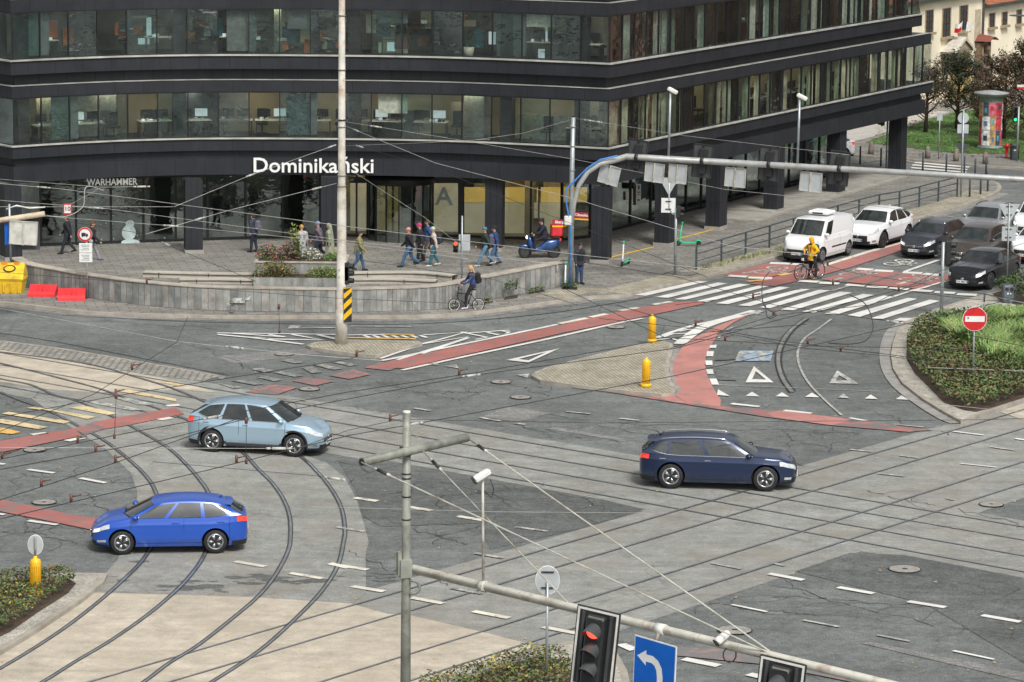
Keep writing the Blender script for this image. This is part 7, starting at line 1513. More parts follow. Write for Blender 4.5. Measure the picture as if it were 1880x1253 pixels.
b = MB(); b.box((-0.9, 0, 0.82), (0.06, 0.16, 0.08)); b.build('tail_light', M_TAILL, T); b = MB(); b.ell((0.58, 0, .92), (.06, .09, .08), 10); b.build('headlight', M_HEADL, T)
b = MB(); b.box((-0.72, 0, 1.22), (0.5, 0.5, 0.52), 0, 0, None, 0.06); bx_ = b.build('top_box', MR, T); b = MB(); b.box((-0.72, 0, 1.475), (0.52, 0.52, 0.05), 0, 0, None, .02); b.build('box_lid', MR, bx_)
P_ = empty('person', tuple(T.location), T.rotation_euler[2], 'helmeted rider in black on the blue motor scooter', 'person')
J = seat_pose((-0.2, 0, 0.86), (0.38, 0, 1.04), (0.28, .16, .38), (0.28, -.16, .38), 1.75, 0.22)
person(0, 0, None, 0, h=1.75, J=J, T=P_, topc=(0.013, 0.015, 0.03), legc=(0.012, 0.013, 0.02), hat=(0.02, 0.022, 0.025))
# rental scooters
M_GRN = mat('scooter_green', (0.03, 0.5, 0.24), 0.4, var=0.08); M_SCW = mat('scooter_white', (0.62, 0.64, 0.62), 0.4)
def escooter(px, py, rz, label, white=False, z0=0.12, tilt=0.0, lab_grp='green rental scooters left on the pavement'):
    T = thing_at('electric_scooter', px, py, label, 'scooter', lab_grp, z0, R(rz)); T.rotation_euler = (tilt, 0, R(rz)); m = M_SCW if white else M_GRN
    b = MB(); b.box((0, 0, 0.15), (0.62, 0.15, 0.05), 0, 0, None, 0.015); b.tube([(0.3, 0, .16), (0.46, 0, .24)], 0.04, 8); b.build('deck', M_GRN, T)
    b = MB(); b.tube([(0.5, 0, .12), (0.45, 0, .35), (0.34, 0, 1.1)], [0.035, 0.04, 0.032], 8); b.build('stem', m, T)
    b = MB(); b.tube([(0.36, 0, .98), (0.34, 0, 1.1)], 0.045, 8); b.build('stem_head', M_GRN, T)
    b = MB(); b.tube([(0.3, -.25, 1.12), (0.345, -.1, 1.14), (0.345, .1, 1.14), (0.3, .25, 1.12)], 0.017, 7); b.build('handlebar', M_BLACK, T)
    for x in (0.52, -0.4): b = MB(); b.tube([(x, -.03, .12), (x, .03, .12)], 0.12, 16); w_ = b.build('wheel', M_TYRE, T)
    b = MB(); b.tube([(-0.4 + 0.14 * math.cos(t), 0, .12 + .14 * math.sin(t)) for t in (0.6, 1.1, 1.6, 2.1, 2.6)], 0.035, 6); b.build('rear_mudguard', M_GRN, T); return T
escooter(1266, 452, 183, 'mint green rental scooter parked side-on beside the second arcade column')
escooter(1149, 487, 250, 'white and green rental scooter standing alone on the open pavement', True)
escooter(1040, 527, 262, 'white rental scooter leaning by the end of the granite wall and gantry post', True)
escooter(560, 486, 120, 'white rental scooter partly hidden behind the flowers in the planter', True)
escooter(1482, 452, 170, 'rental scooter hidden behind the railing with only its handlebar showing above the van')
# bicycle leaning at wall end
# ================================================================ GRANITE WALL, STEPS, PLANTER
def granite():
    m, nt, b = nm('granite_slab'); co = coord(nt)
    n = noi(nt, co, 1.2, 6, 0.7); f = noi(nt, co, 30, 3, 0.8); st = noi(nt, co, 2.5, 5, 0.7, (1.5, 1.5, 0.25))
    o = ramp(nt, n, [(0.3, (0.17, 0.175, 0.165)), (0.7, (0.3, 0.3, 0.28))])
    o = mixc(nt, 0.5, o, ramp(nt, f, [(0.3, 0.2), (0.7, 0.8)]), 'OVERLAY'); o = mixc(nt, 0.5, o, ramp(nt, st, [(0.35, 0.15), (0.65, 0.8)]), 'OVERLAY')
    nt.links.new(o, b.inputs['Base Color']); b.inputs['Roughness'].default_value = 0.7; bump(nt, b, f, 0.2, 0.01); return m
M_GRAN = granite(); M_COP = mat('wall_coping', (0.4, 0.36, 0.3), 0.8, var=0.2, scale=2, dirt=(0.2, 0.18, 0.15))
WB = [(20, 519), (48.5, 529), (100, 537), (163, 547.6), (255, 560), (357, 569), (480, 572.5), (616, 574.5), (720, 572), (772, 570.6), (823, 566), (881, 555), (973, 537.5), (1044.6, 524)]
wp = spline([G2(*p, 0.12) for p in WB], 9); WT = 0.45
T = empty('granite_wall', (0, 136, 0), 0, 'long low curved wall clad in upright grey granite slabs beside the pavement', 'wall')
def AB(b, name, m, par=None): o = b.build(name, m, par or T); 
def PB(b, name, m, T_): o = b.build(name, m, T_); o.matrix_parent_inverse = Matrix.Translation(-T_.location); return o
TOPZ = lambda i: 1.02 + 0.1 * (1 - min(1, i / 20)) + 0.06 * max(0, (i - 80) / 30)
b = MB(); n_ = len(wp)
nr = []
for i, p in enumerate(wp): d = (wp[min(i + 1, n_ - 1)] - wp[max(i - 1, 0)]).normalized(); nr.append(Vector((-d.y, d.x)))
for i in range(n_ - 1):
    p, q = wp[i], wp[i + 1]; p2, q2 = p + nr[i] * WT, q + nr[i + 1] * WT; z0, z1 = TOPZ(i), TOPZ(i + 1)
    b.quad((p.x, p.y, 0), (q.x, q.y, 0), (q.x, q.y, z1), (p.x, p.y, z0)); b.quad((q2.x, q2.y, 0), (p2.x, p2.y, 0), (p2.x, p2.y, z0), (q2.x, q2.y, z1))
for i in (0, n_ - 1): p = wp[i]; q = p + nr[i] * WT; b.quad((p.x, p.y, 0), (q.x, q.y, 0), (q.x, q.y, TOPZ(i)), (p.x, p.y, TOPZ(i)))
PB(b, 'wall_body', M_GRAN, T)
b = MB(); s = 0; rnd = random.Random(3)
SL = [mat('granite_slab_%d' % k, c, 0.7, var=0.35, scale=2.2, dirt=(0.33, 0.33, 0.31) if k % 2 else (0.13, 0.13, 0.12)) for k, c in enumerate(((0.21, 0.215, 0.205), (0.27, 0.27, 0.25), (0.3, 0.285, 0.26), (0.18, 0.185, 0.18), (0.24, 0.245, 0.235)))]
slab = MB(); joint = MB()
for i in range(n_ - 1):
    p, q = wp[i], wp[i + 1]; L = (q - p).length; t = (q - p).normalized(); out = -nr[i]; k_ = max(1, round(L / 0.42))
    for k in range(k_):
        a_ = p + (q - p) * (k / k_) + t * 0.012 + out * 0.02; c_ = p + (q - p) * ((k + 1) / k_) - t * 0.012 + out * 0.02; z0, z1 = TOPZ(i), TOPZ(i + 1)
        slab.quad((a_.x, a_.y, 0.14), (c_.x, c_.y, 0.14), (c_.x, c_.y, z1 - 0.01), (a_.x, a_.y, z0 - 0.01), rnd.choice((0, 0, 1, 1, 3, 4, 2)))
o = PB(slab, 'slab_cladding', SL, T)
b = MB()
for i in range(n_ - 1):
    p, q = wp[i] - nr[i] * 0.05, wp[i + 1] - nr[i + 1] * 0.05; p2, q2 = wp[i] + nr[i] * (WT + .03), wp[i + 1] + nr[i + 1] * (WT + .03); z0, z1 = TOPZ(i) + .004, TOPZ(i + 1) + .004
    b.quad((p.x, p.y, z0 + .04), (q.x, q.y, z1 + .04), (q2.x, q2.y, z1 + .04), (p2.x, p2.y, z0 + .04)); b.quad((p.x, p.y, z0), (q.x, q.y, z1), (q.x, q.y, z1 + .04), (p.x, p.y, z0 + .04)); b.quad((q2.x, q2.y, z1), (p2.x, p2.y, z0), (p2.x, p2.y, z0 + .04), (q2.x, q2.y, z1 + .04))
PB(b, 'coping', M_COP, T)
b = MB()
for (x, y, w_, h_) in ((437, 552, 26, 10), (455, 548, 12, 8), (1023, 492, 3, 12), (762, 556, 3, 3), (420, 558, 8, 3)):
    g_ = G(x, 572, .12) if x < 800 else G(x, 529, .12); c = GY(x, y, g_.y - 0.05); b.quad(c + Vector((-w_ * .011, 0, -h_ * .01)), c + Vector((w_ * .011, 0, -h_ * .01)), c + Vector((w_ * .009, 0, h_ * .011)), c + Vector((-w_ * .008, 0, h_ * .009)))
PB(b, 'paint_scrawl', paint('scrawl_white', (0.5, 0.5, 0.48), (0.24, 0.245, 0.235), 0.5, 9), T)
# curved seating steps inside the wall
M_BENCH = mat('bench_stone', (0.42, 0.39, 0.33), 0.8, var=0.15, scale=1.5)
for (pts, z0, z1, wd) in (([(262, 509), (330, 511), (400, 512.5), (466, 513), (640, 511), (760, 510), (830, 516)], 0.12, 0.34, 0.5), ([(330, 521), (400, 521), (466, 522), (640, 521), (720, 521), (800, 524)], 0.12, 0.3, 0.5)):
    P = spline([G2(*p, z0) for p in pts], 4); b = MB(); b.strip(P, wd, z1, 0, off=wd / 2, z1=z0); T2 = b.build('stone_bench_step', M_BENCH)
    tag(T2, 'upper curved stone seat step behind the granite wall' if z1 > .32 else 'lower curved stone seat step just behind the granite wall', 'stone step', None)
    b = MB()
    L = 0
    for i in range(2, len(P) - 1, 5): p = P[i]; b = MB(); b.box((p.x, p.y - 0.012, (z0 + z1) / 2), (0.03, 0.02, z1 - z0)); b.build('joint', M_TAR, T2)
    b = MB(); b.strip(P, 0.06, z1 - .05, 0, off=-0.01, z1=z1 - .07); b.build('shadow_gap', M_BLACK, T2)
# planter
T = empty('granite_planter', G(560, 519, 0.12), 0, 'box-shaped granite planter filled with flowers between the seat steps', 'planter')
def PL(px, py, z): return G(px, py, z)
pa, pb_ = PL(465, 527, .12), PL(690, 527, .12); pa2 = PL(465, 498, .12); pb2 = PL(690, 498, .12)
b = MB(); H_ = 0.95
x0, x1, y0, y1 = pa.x, PL(635, 520, .12).x, pa.y + 1.2, pa.y + 3.4
b.prism([(x0, y0), (x1, y0), (x1, y1), (x0, y1)], 0.12, H_); PB(b, 'box', M_GRAN, T)
b = MB(); b.prism([(x0 - .04, y0 - .04), (x1 + .04, y0 - .04), (x1 + .04, y1 + .04), (x0 - .04, y1 + .04)], H_ + .002, H_ + 0.06); PB(b, 'rim', M_COP, T)
b = MB(); b.prism([(x0 + .1, y0 + .1), (x1 - .1, y0 + .1), (x1 - .1, y1 - .1), (x0 + .1, y1 - .1)], H_ + .062, H_ + 0.066, 0, True, False); PB(b, 'soil', M_SOIL, T)
b = MB(); b.prism([(x0, y0 - 1.15), (x1, y0 - 1.15), (x1, y0 - .05), (x0, y0 - .05)], 0.12, 0.5); PB(b, 'lower_box', M_GRAN, T)
b = MB(); b.prism([(x0 + .05, y0 - 1.1), (x1 - .05, y0 - 1.1), (x1 - .05, y0 - .1), (x0 + .05, y0 - .1)], 0.502, 0.506, 0, True, False); PB(b, 'lower_soil', M_SOIL, T)
# ================================================================ VEGETATION
def leafmat(name, c, var=0.45):
    if name in MATS: return MATS[name]
    m, nt, b = nm(name); co = coord(nt); n = noi(nt, co, 7, 3, 0.6); n2 = noi(nt, co, 0.9, 3, 0.6)
    o = ramp(nt, n, [(0.3, [x * (1 - var) for x in c]), (0.7, [x * (1 + var) for x in c])]); o = mixc(nt, 0.6, o, ramp(nt, n2, [(0.3, 0.25), (0.7, 0.75)]), 'OVERLAY')
    nt.links.new(o, b.inputs['Base Color']); b.inputs['Roughness'].default_value = 0.6
    b.inputs['Subsurface Weight'].default_value = 0.0; MATS[name] = m; return m
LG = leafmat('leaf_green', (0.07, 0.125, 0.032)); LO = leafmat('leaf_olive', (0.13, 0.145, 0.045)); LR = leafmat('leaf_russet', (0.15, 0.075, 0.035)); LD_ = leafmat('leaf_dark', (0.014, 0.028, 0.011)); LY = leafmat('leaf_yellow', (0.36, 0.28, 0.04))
LGR = leafmat('grass_light', (0.17, 0.27, 0.075), 0.25); LGR2 = leafmat('grass_mid', (0.11, 0.2, 0.055), 0.25); LGR3 = leafmat('grass_straw', (0.3, 0.31, 0.12)); LW = mat('flower_white', (0.6, 0.58, 0.55), 0.7); LP = mat('flower_pink', (0.6, 0.12, 0.2), 0.7); LBR = leafmat('needle_brown', (0.12, 0.052, 0.028)); LDG = leafmat('needle_green', (0.028, 0.055, 0.024))
BARK = mat('bark', (0.07, 0.05, 0.035), 0.9, var=0.4, scale=6)
def inpoly(x, y, P):
    c = False; j = len(P) - 1
    for i in range(len(P)):
        if (P[i][1] > y) != (P[j][1] > y) and x < (P[j][0] - P[i][0]) * (y - P[i][1]) / (P[j][1] - P[i][1]) + P[i][0]: c = not c
        j = i
    return c
def leaf(b, p, s, rnd, mi, up=0.5, asp=0.5):
    d = Vector((rnd.gauss(0, 1), rnd.gauss(0, 1), rnd.gauss(0, 1) * .7)).normalized(); n = Vector((rnd.gauss(0, .7), rnd.gauss(0, .7), up + rnd.random())).normalized(); d = (d - n * d.dot(n)).normalized(); e = n.cross(d) * s * asp; d = d * s
    b.add([p - d, p + e, p + d, p - e], [(0, 1, 2, 3)], mi)
def shrub_mass(name, px, dens, h, mats_w, seed, z0=0.12, ls=(0.03, 0.09), zpx=0.12, clump=0.55, hv=0.55):
    P = [G2(x, y, zpx) for x, y in px]; rnd = random.Random(seed); xs = [p[0] for p in P]; ys = [p[1] for p in P]; A = 0
    for i in range(len(P)): j = (i + 1) % len(P); A += P[i][0] * P[j][1] - P[j][0] * P[i][1]
    A = abs(A) / 2; N = int(A * dens); b = MB(); cnt = 0; W_ = [w for _, w in mats_w]
    while cnt < N:
        x, y = rnd.uniform(min(xs), max(xs)), rnd.uniform(min(ys), max(ys))
        if not inpoly(x, y, P): continue
        hh = noise.noise(Vector((x * 1.7, y * 1.7, seed))) * .5 + .5; hh2 = noise.noise(Vector((x * 5, y * 5, seed + 9))) * .5 + .5; top = h * (1 - hv + hv * 1.6 * (hh * clump + hh2 * (1 - clump)))
        z = z0 + top * (1 - abs(rnd.gauss(0, .22))); 
        tone = noise.noise(Vector((x * .8, y * .8, seed + 4))) + rnd.gauss(0, .22)
        w = [max(0.02, wt + (tone if i % 2 else -tone) * .5) for i, wt in enumerate(W_)]; mi = rnd.choices(range(len(W_)), w)[0]
        if z < z0 + top * .62 or (hh2 < .36 and rnd.random() < .6): mi = len(W_)  # low leaves and gaps go dark, painting shade into the shrub mass
        leaf(b, Vector((x, y, z)), rnd.uniform(*ls), rnd, mi); cnt += 1
    P2 = P; bs = MB(); bs.prism(P2, z0 + .01, z0 + .012, 0, True, False); struct(bs.build('planted_soil', M_SOIL))
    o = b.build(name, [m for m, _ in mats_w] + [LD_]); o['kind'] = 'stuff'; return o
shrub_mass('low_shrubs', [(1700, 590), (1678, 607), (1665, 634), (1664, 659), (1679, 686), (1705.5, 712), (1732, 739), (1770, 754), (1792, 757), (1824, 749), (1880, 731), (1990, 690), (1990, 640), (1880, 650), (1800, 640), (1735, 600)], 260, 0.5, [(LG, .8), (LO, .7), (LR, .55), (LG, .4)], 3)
shrub_mass('low_shrubs', [(1712, 588), (1740, 584), (1800, 580), (1880, 577), (2000, 570), (2000, 590), (1880, 592), (1800, 596), (1730, 604)], 200, 0.45, [(LG, .9), (LO, .3), (LDG, .5)], 7)
def grass_mass(name, px, dens, h, seed, cols, z0=0.12):
    P = [G2(x, y, z0) for x, y in px]; rnd = random.Random(seed); xs = [p[0] for p in P]; ys = [p[1] for p in P]; A = 0
    for i in range(len(P)): j = (i + 1) % len(P); A += P[i][0] * P[j][1] - P[j][0] * P[i][1]
    N = int(abs(A) / 2 * dens); b = MB(); c = 0
    while c < N:
        x, y = rnd.uniform(min(xs), max(xs)), rnd.uniform(min(ys), max(ys))
        if not inpoly(x, y, P): continue
        c += 1; a = noise.noise(Vector((x * .7, y * .7, seed))) * 5 + rnd.gauss(0, .8); L = h * rnd.uniform(.6, 1.15); bend = rnd.uniform(.25, .8) * L; w = rnd.uniform(.008, .018) * (1.6 if h > .5 else 1); d = Vector((math.cos(a), math.sin(a), 0)); s = Vector((-d.y, d.x, 0)) * w; p = Vector((x, y, z0)); m_ = p + d * bend * .3 + Vector((0, 0, L * .65)); t = p + d * bend + Vector((0, 0, L * .85))
        mi = rnd.choices(range(len(cols)), [.5, .35, .2][:len(cols)])[0]; b.add([p - s, p + s, m_ + s, m_ - s, t], [(0, 1, 2, 3), (3, 2, 4)], mi)
    o = b.build(name, cols); o['kind'] = 'stuff'; return o
grass_mass('tall_grass', [(1735, 604), (1790, 598), (1880, 592), (1990, 585), (1990, 690), (1890, 690), (1830, 676), (1780, 655), (1745, 632), (1728, 615)], 520, 0.85, 5, [LGR, LGR2, LGR3])
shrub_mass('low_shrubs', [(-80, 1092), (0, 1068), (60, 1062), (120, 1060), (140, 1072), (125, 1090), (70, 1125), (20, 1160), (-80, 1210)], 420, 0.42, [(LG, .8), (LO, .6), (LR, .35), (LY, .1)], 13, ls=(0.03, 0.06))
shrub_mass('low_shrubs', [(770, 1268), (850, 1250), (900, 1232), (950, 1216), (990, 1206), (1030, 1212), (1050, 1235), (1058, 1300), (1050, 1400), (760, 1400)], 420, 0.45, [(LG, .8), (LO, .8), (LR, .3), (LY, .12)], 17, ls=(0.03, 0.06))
shrub_mass('low_shrubs', [(1822, 540), (1880, 520), (1990, 500), (1990, 548), (1880, 562), (1840, 556)], 200, 0.7, [(LG, .9), (LDG, .6), (LO, .3)], 19)
shrub_mass('weeds', [(420, 578 - 3), (428, 577), (428, 574), (420, 574)], 300, 0.5, [(LG, 1), (LO, .5)], 23)
for k, l in enumerate(([(925, 551), (950, 548), (952, 541), (928, 545)], [(825, 569), (845, 567), (846, 563), (828, 565)], [(970, 541), (1000, 536), (1000, 532), (972, 537)], [(1030, 532), (1060, 533), (1060, 528), (1032, 528)], [(885, 560), (905, 556), (905, 553), (887, 557)])):
    shrub_mass('weeds', l, 260, 0.75 if k == 0 else 0.22, [(LG, 1), (LO, .6)], 31 + k)
grass_mass('grass_tufts', [(1286, 498), (1420, 466), (1500, 440), (1500, 436), (1420, 459), (1286, 492)], 60, 0.22, 41, [LO, LGR3])
grass_mass('lawn_grass', [(1590, 262), (1640, 243), (1700, 222), (1760, 205), (1900, 195), (1990, 190), (1990, 305), (1880, 300), (1860, 283), (1760, 282), (1700, 276), (1640, 268)], 70, 0.1, 43, [LGR2, LGR, LG])
b = MB(); rnd = random.Random(9)
for k in range(700):
    x, y = rnd.uniform(1600, 1880), rnd.uniform(205, 290); leaf(b, G(x, y, 0.16), rnd.uniform(.05, .14), rnd, rnd.choice((0, 1)), 2)
tag(b.build('fallen_leaves', [LR, M_SOIL]), kind='stuff')
# planter plants
def bush(T_, c, r, h, n, mats, seed, name='foliage', ls=(0.03, 0.07)):
    rnd = random.Random(seed); b = MB()
    for k in range(n):
        u = Vector((rnd.gauss(0, .5), rnd.gauss(0, .5), abs(rnd.gauss(.1, .55)))); u = u * min(1, 1 / max(u.length, .01)) if u.length > 1 else u
        leaf(b, Vector(c) + Vector((u.x * r[0], u.y * r[1], u.z * h)), rnd.uniform(*ls), rnd, rnd.choices(range(len(mats)), [4, 3, 2, 1][:len(mats)])[0])
    o = b.build(name, mats, T_)
    if T_ is not None: o.matrix_parent_inverse = Matrix.Translation(-T_.location)
    return o
ym = (y0 + y1) / 2
bset = [((x0 + .45, ym, H_ + .05), (.55, .8), .55, 900, [LG, LO, LR, LP], 'pink-flecked green shrub in the left of the planter'), ((x0 + 1.35, ym, H_ + .05), (.5, .8), .65, 800, [LG, LD_, LP, LO], 'dark green shrub with pink flowers in the planter'), ((x0 + 2.3, ym - .2, H_ + .05), (.45, .6), .45, 700, [LW, LO, LG], 'silvery shrub beside the white scooter in the planter'), ((x0 + 3.2, ym - .4, H_ + .05), (.4, .4), .3, 500, [LGR2, LGR], 'bright green low plant at the right of the planter'),
        ((x0 + .9, y0 - .55, .5), (.95, .5), .6, 1300, [LO, LR, LG, LY], 'reddish-gold shrub in the lower planter trough'), ((x0 + 2.9, y0 - .6, .5), (.8, .45), .4, 900, [LGR2, LG, LY], 'green plant with yellow flowers in the lower trough')]
for i, (c, r, h, n, ms, lb) in enumerate(bset):
    T_ = empty('shrub', c, 0, lb, 'shrub'); bush(T_, c, r, h, n, ms, 50 + i); b = MB()
    for k in range(5): b.tube([(0, 0, 0), (rnd.uniform(-.3, .3), rnd.uniform(-.2, .2), h * .7)], 0.012, 4)
    b.build('stem', BARK, T_)
T_ = empty('tall_weed', (x0 + 1.85, ym - .6, H_ + .05), 0, 'tall leggy plant with yellow-green leaves rising from the planter', 'plant'); rnd = random.Random(77); b = MB(); lf = MB()
for k in range(9):
    a_ = rnd.uniform(0, 6.28); L_ = rnd.uniform(.8, 1.45); tip = Vector((math.cos(a_) * .55 * rnd.random() - .2, math.sin(a_) * .3, L_)); pts = [Vector((0, 0, 0)), tip * .5 + Vector((0, 0, .15)), tip]; b.tube(pts, 0.012, 4)
    for j in range(22): q = pts[0].lerp(tip, rnd.uniform(.25, 1.05)) + Vector((rnd.gauss(0, .08), rnd.gauss(0, .08), rnd.gauss(.05, .08))); leaf(lf, q, rnd.uniform(.05, .11), rnd, rnd.choice((0, 0, 1, 2)))
b.build('stem', LGR2, T_); lf.build('foliage', [LO, LGR, LY], T_)
# trees
def tree(px, py, h, w, label, seed, brown=0.5, lean=0.0, base_h=0.18, n=5200, topgreen=True, z0=0.13):
    g_ = G(px, py, z0); T_ = empty('yew_tree', g_, 0, label, 'tree', None); rnd = random.Random(seed); tr = MB(); lf = MB()
    tr.tube([(0, 0, 0), (.05, 0, h * .3), (lean * .5, 0.05, h * .6), (lean, 0, h * .9)], [.13, .1, .07, .02], 8)
    br = []
    for k in range(46):
        t = rnd.uniform(base_h, .92); a_ = rnd.uniform(0, 6.28); st = Vector((lean * t, 0, h * t * .95)); L_ = w * (0.35 + .65 * math.sin(math.pi * min(1, .2 + t * .85))) * rnd.uniform(.7, 1.1); e = st + Vector((math.cos(a_) * L_, math.sin(a_) * L_, L_ * rnd.uniform(.5, .95)))
        m_ = st.lerp(e, .5) + Vector((0, 0, -.08 * L_)); tr.tube([st, m_, e], [.045 * (1.1 - t), .028, .01], 5); br.append((st, m_, e, t))
        for j in range(4): f = rnd.uniform(.35, 1); q = (m_.lerp(e, f) if f > .5 else st.lerp(m_, f * 2)); e2 = q + Vector((rnd.gauss(0, .35), rnd.gauss(0, .35), rnd.uniform(.1, .5))) * w * .5; tr.tube([q, e2], [.014, .005], 4); br.append((q, q.lerp(e2, .5), e2, t))
    tr.build('trunk', BARK, T_)
    per = n // len(br)
    for st, m_, e, t in br:
        dense = rnd.uniform(.3, 1.5)
        for j in range(int(per * dense)):
            f = rnd.uniform(.35, 1.08) ** .8; q = st.lerp(e, f) + Vector((rnd.gauss(0, .13), rnd.gauss(0, .13), rnd.gauss(0, .12)))
            isb = rnd.random() < brown * (1.5 - q.z / h * (1.0 if topgreen else .3)); leaf(lf, q, rnd.uniform(.04, .1), rnd, rnd.choice((0, 0, 1)) if isb else rnd.choice((2, 2, 3)), .3, .4)
    lf.build('crown', [LBR, LR, LDG, LD_], T_); return T_
tree(1699, 243, 4.3, 1.35, 'thin brownish yew with bare lower branches beside the office corner', 5, .55, .1, .15, 3800)
tree(1756, 238, 4.6, 1.75, 'wide dark green yew with brown lower twigs in the middle of the lawn', 6, .2, .15, .16, 10000)
tree(1842, 255, 4.9, 1.7, 'tall rust-brown yew with a green top behind the poster column', 8, .8, .1, .05, 8500)
tree(1885, 258, 6.0, 1.9, 'dense rust and green yew at the right edge of the lawn', 9, .7, .1, .03, 9000)
tree(1808, 232, 2.4, 1.1, 'low orange-brown bush between the two yews', 10, 1.0, .0, .03, 3500, False)
# ================================================================ TOWN BUILDING
P0 = (25.2, 212.5, 0); TA = 61.0
M_STUC = mat('cream_stucco', (0.82, 0.74, 0.57), 0.85, var=0.1, scale=0.4, dirt=(0.68, 0.6, 0.45)); M_STONE = mat('sandstone', (0.33, 0.26, 0.16), 0.85, var=0.25, scale=3); M_STY = mat('yellow_stone', (0.5, 0.4, 0.17), 0.8, var=0.2, scale=3); M_ROOFT = brickish('roof_tiles', (0.42, 0.15, 0.06), (0.3, 0.09, 0.04), (0.12, 0.05, 0.03), 1.0, 0.3, 0.3, 61, 0.03, 0.4); M_WINF = mat('window_frame_brown', (0.05, 0.025, 0.02), 0.6); M_WING = carglass('town_window_glass', (0.03, 0.035, 0.04))
T = empty('town_building', (P0[0], P0[1], 0), 0, 'cream old town building with tall windows, stone portal and orange roof at the top right', 'building')
tn = Vector((math.sin(R(TA)), -math.cos(R(TA)), 0)); tdir = Vector((math.cos(R(TA)), math.sin(R(TA)), 0))
def tp(px, py, push=0.0): return GP(px, py, Vector(P0) + tn * push, TA)
def TBd(b, name, m, par=None):
    o = b.build(name, m, par or T)
    if par is None: o.matrix_parent_inverse = Matrix.Translation(-T.location)
    return o
def slabq(b, x0, y0, x1, y1, push, th=0.1, mi=0):
    """upright rectangular block on the wall between two photo columns, vertical sides"""
    A_0, B_0 = tp(x0, y1, push), tp(x1, y1, push); zt = tp(x0, y0, push).z; zb_ = A_0.z; c = (A_0 + B_0) / 2 - tn * push; w_ = (B_0.xy - A_0.xy).length
    b.box((c.x + tn.x * (push - th / 2), c.y + tn.y * (push - th / 2), (zt + zb_) / 2), (w_, th, zt - zb_), R(TA), mi); return c, w_, zb_, zt
eL, eM, eR = tp(1560, 20), tp(1804, 15), tp(2060, -20)
b = MB(); zt = tp(1700, 3).z; ztR = tp(1806, 14).z
def wallseg(b, p, q, z0, z1): 
    for k in (0,): b.quad((p.x, p.y, z0), (q.x, q.y, z0), (q.x, q.y, z1), (p.x, p.y, z1))
wallseg(b, eL, eM, 0, zt); wallseg(b, eM, eR, 0, ztR)
bk = -tn * 10
b.quad((eL.x, eL.y, 0), (eL.x + bk.x, eL.y + bk.y, 0), (eL.x + bk.x, eL.y + bk.y, zt), (eL.x, eL.y, zt)); b.quad((eM.x, eM.y, ztR - .2), (eM.x + bk.x, eM.y + bk.y, ztR - .2), (eM.x + bk.x, eM.y + bk.y, zt), (eM.x, eM.y, zt))
TBd(b, 'wall', M_STUC)
M_EAV = mat('dark_eaves', (0.05, 0.055, 0.05), 0.6)
b = MB()
for p, q, z in ((eL, eM, zt), (eM, eR, ztR)): c = (p + q) / 2 + tn * .1; b.box((c.x, c.y, z + .08), ((q - p).xy.length, .7, .2), R(TA))
c = eM + tn * .08; b.box((c.x, c.y, ztR / 2 + 2), (.14, .14, ztR + 4 - 2), 0); TBd(b, 'eaves', M_EAV)
b = MB()
for p, q, z in ((eL, eM, zt), (eM, eR, ztR)): a_, c_ = p + tn * .35, q + tn * .35; d_ = -tn * 7; b.quad((a_.x, a_.y, z + .19), (c_.x, c_.y, z + .19), (c_.x + d_.x, c_.y + d_.y, z + 5.5), (a_.x + d_.x, a_.y + d_.y, z + 5.5))
TBd(b, 'roof', M_ROOFT)
Zm = zz(1560, 0, 5.875)
def twindow(x0, y0, x1, y1, arch=False, bars=True, sill=True):
    (px0, py0), (px1, py1) = Zm([(x0, y0), (x1, y1)]); f = MB(); slabq(f, px0 - 1.4, py0 - 1.6, px1 + 2.4, py1 + 1.5, 0.06, 0.1); w_ = TBd(f, 'window', M_STONE)
    g_ = MB(); c, ww, zb_, zt_ = slabq(g_, px0, py0, px1, py1, 0.075, 0.1); o = g_.build('pane', M_WING, w_)
    f = MB(); nb = 3 if bars else 2
    for k in range(nb): t_ = (k / (nb - 1) - .5) * ww * .94; f.box((c.x + tdir.x * t_ + tn.x * .085, c.y + tdir.y * t_ + tn.y * .085, (zb_ + zt_) / 2), (.07, .03, zt_ - zb_), R(TA))
    for k in range(5 if bars else 3): z = zb_ + (zt_ - zb_) * k / (4 if bars else 2); f.box((c.x + tn.x * .09, c.y + tn.y * .09, z), (ww, .03, .1 if k == 2 else .06), R(TA))
    f.build('sash', M_WINF, w_)
    if sill: f = MB(); f.box((c.x + tn.x * .14, c.y + tn.y * .14, zb_ - .1), (ww + .5, .28, .16), R(TA)); f.build('sill', M_STONE, w_)
for a in ((825, 125, 890, 355), (1005, 105, 1075, 400), (1190, 75, 1260, 330)): twindow(*a)
for a in ((1512, 160, 1555, 295), (1650, 145, 1690, 272), (1808, 120, 1845, 258), (1495, 675, 1530, 820), (1628, 650, 1665, 800), (1945, 100, 1985, 240)): twindow(*a, False, False)
b = MB(); slabq(b, *Zm([(985, 640)])[0], *Zm([(1072, 790)])[0], .06, .1); c = tp(*Zm([(1030, 640)])[0]); 
b.lathe([(.72, 0), (.72, .07)], (0, 0, 0), 20, 0, Matrix.Translation(c) @ Matrix.Rotation(R(TA), 4, 'Z') @ Matrix.Rotation(R(90), 4, 'X')); TBd(b, 'arched_window', M_STONE)
b = MB(); b.lathe([(.56, 0), (.56, .1)], (0, 0, 0), 20, 0, Matrix.Translation(c) @ Matrix.Rotation(R(TA), 4, 'Z') @ Matrix.Rotation(R(90), 4, 'X')); slabq(b, *Zm([(1000, 640)])[0], *Zm([(1058, 790)])[0], .09, .05); TBd(b, 'arched_pane', M_WING)
b = MB(); slabq(b, *Zm([(1345, 110)])[0], *Zm([(1408, 455)])[0], .03, .04); TBd(b, 'blind_niche', mat('niche_stucco', (0.45, 0.39, 0.28), 0.85))
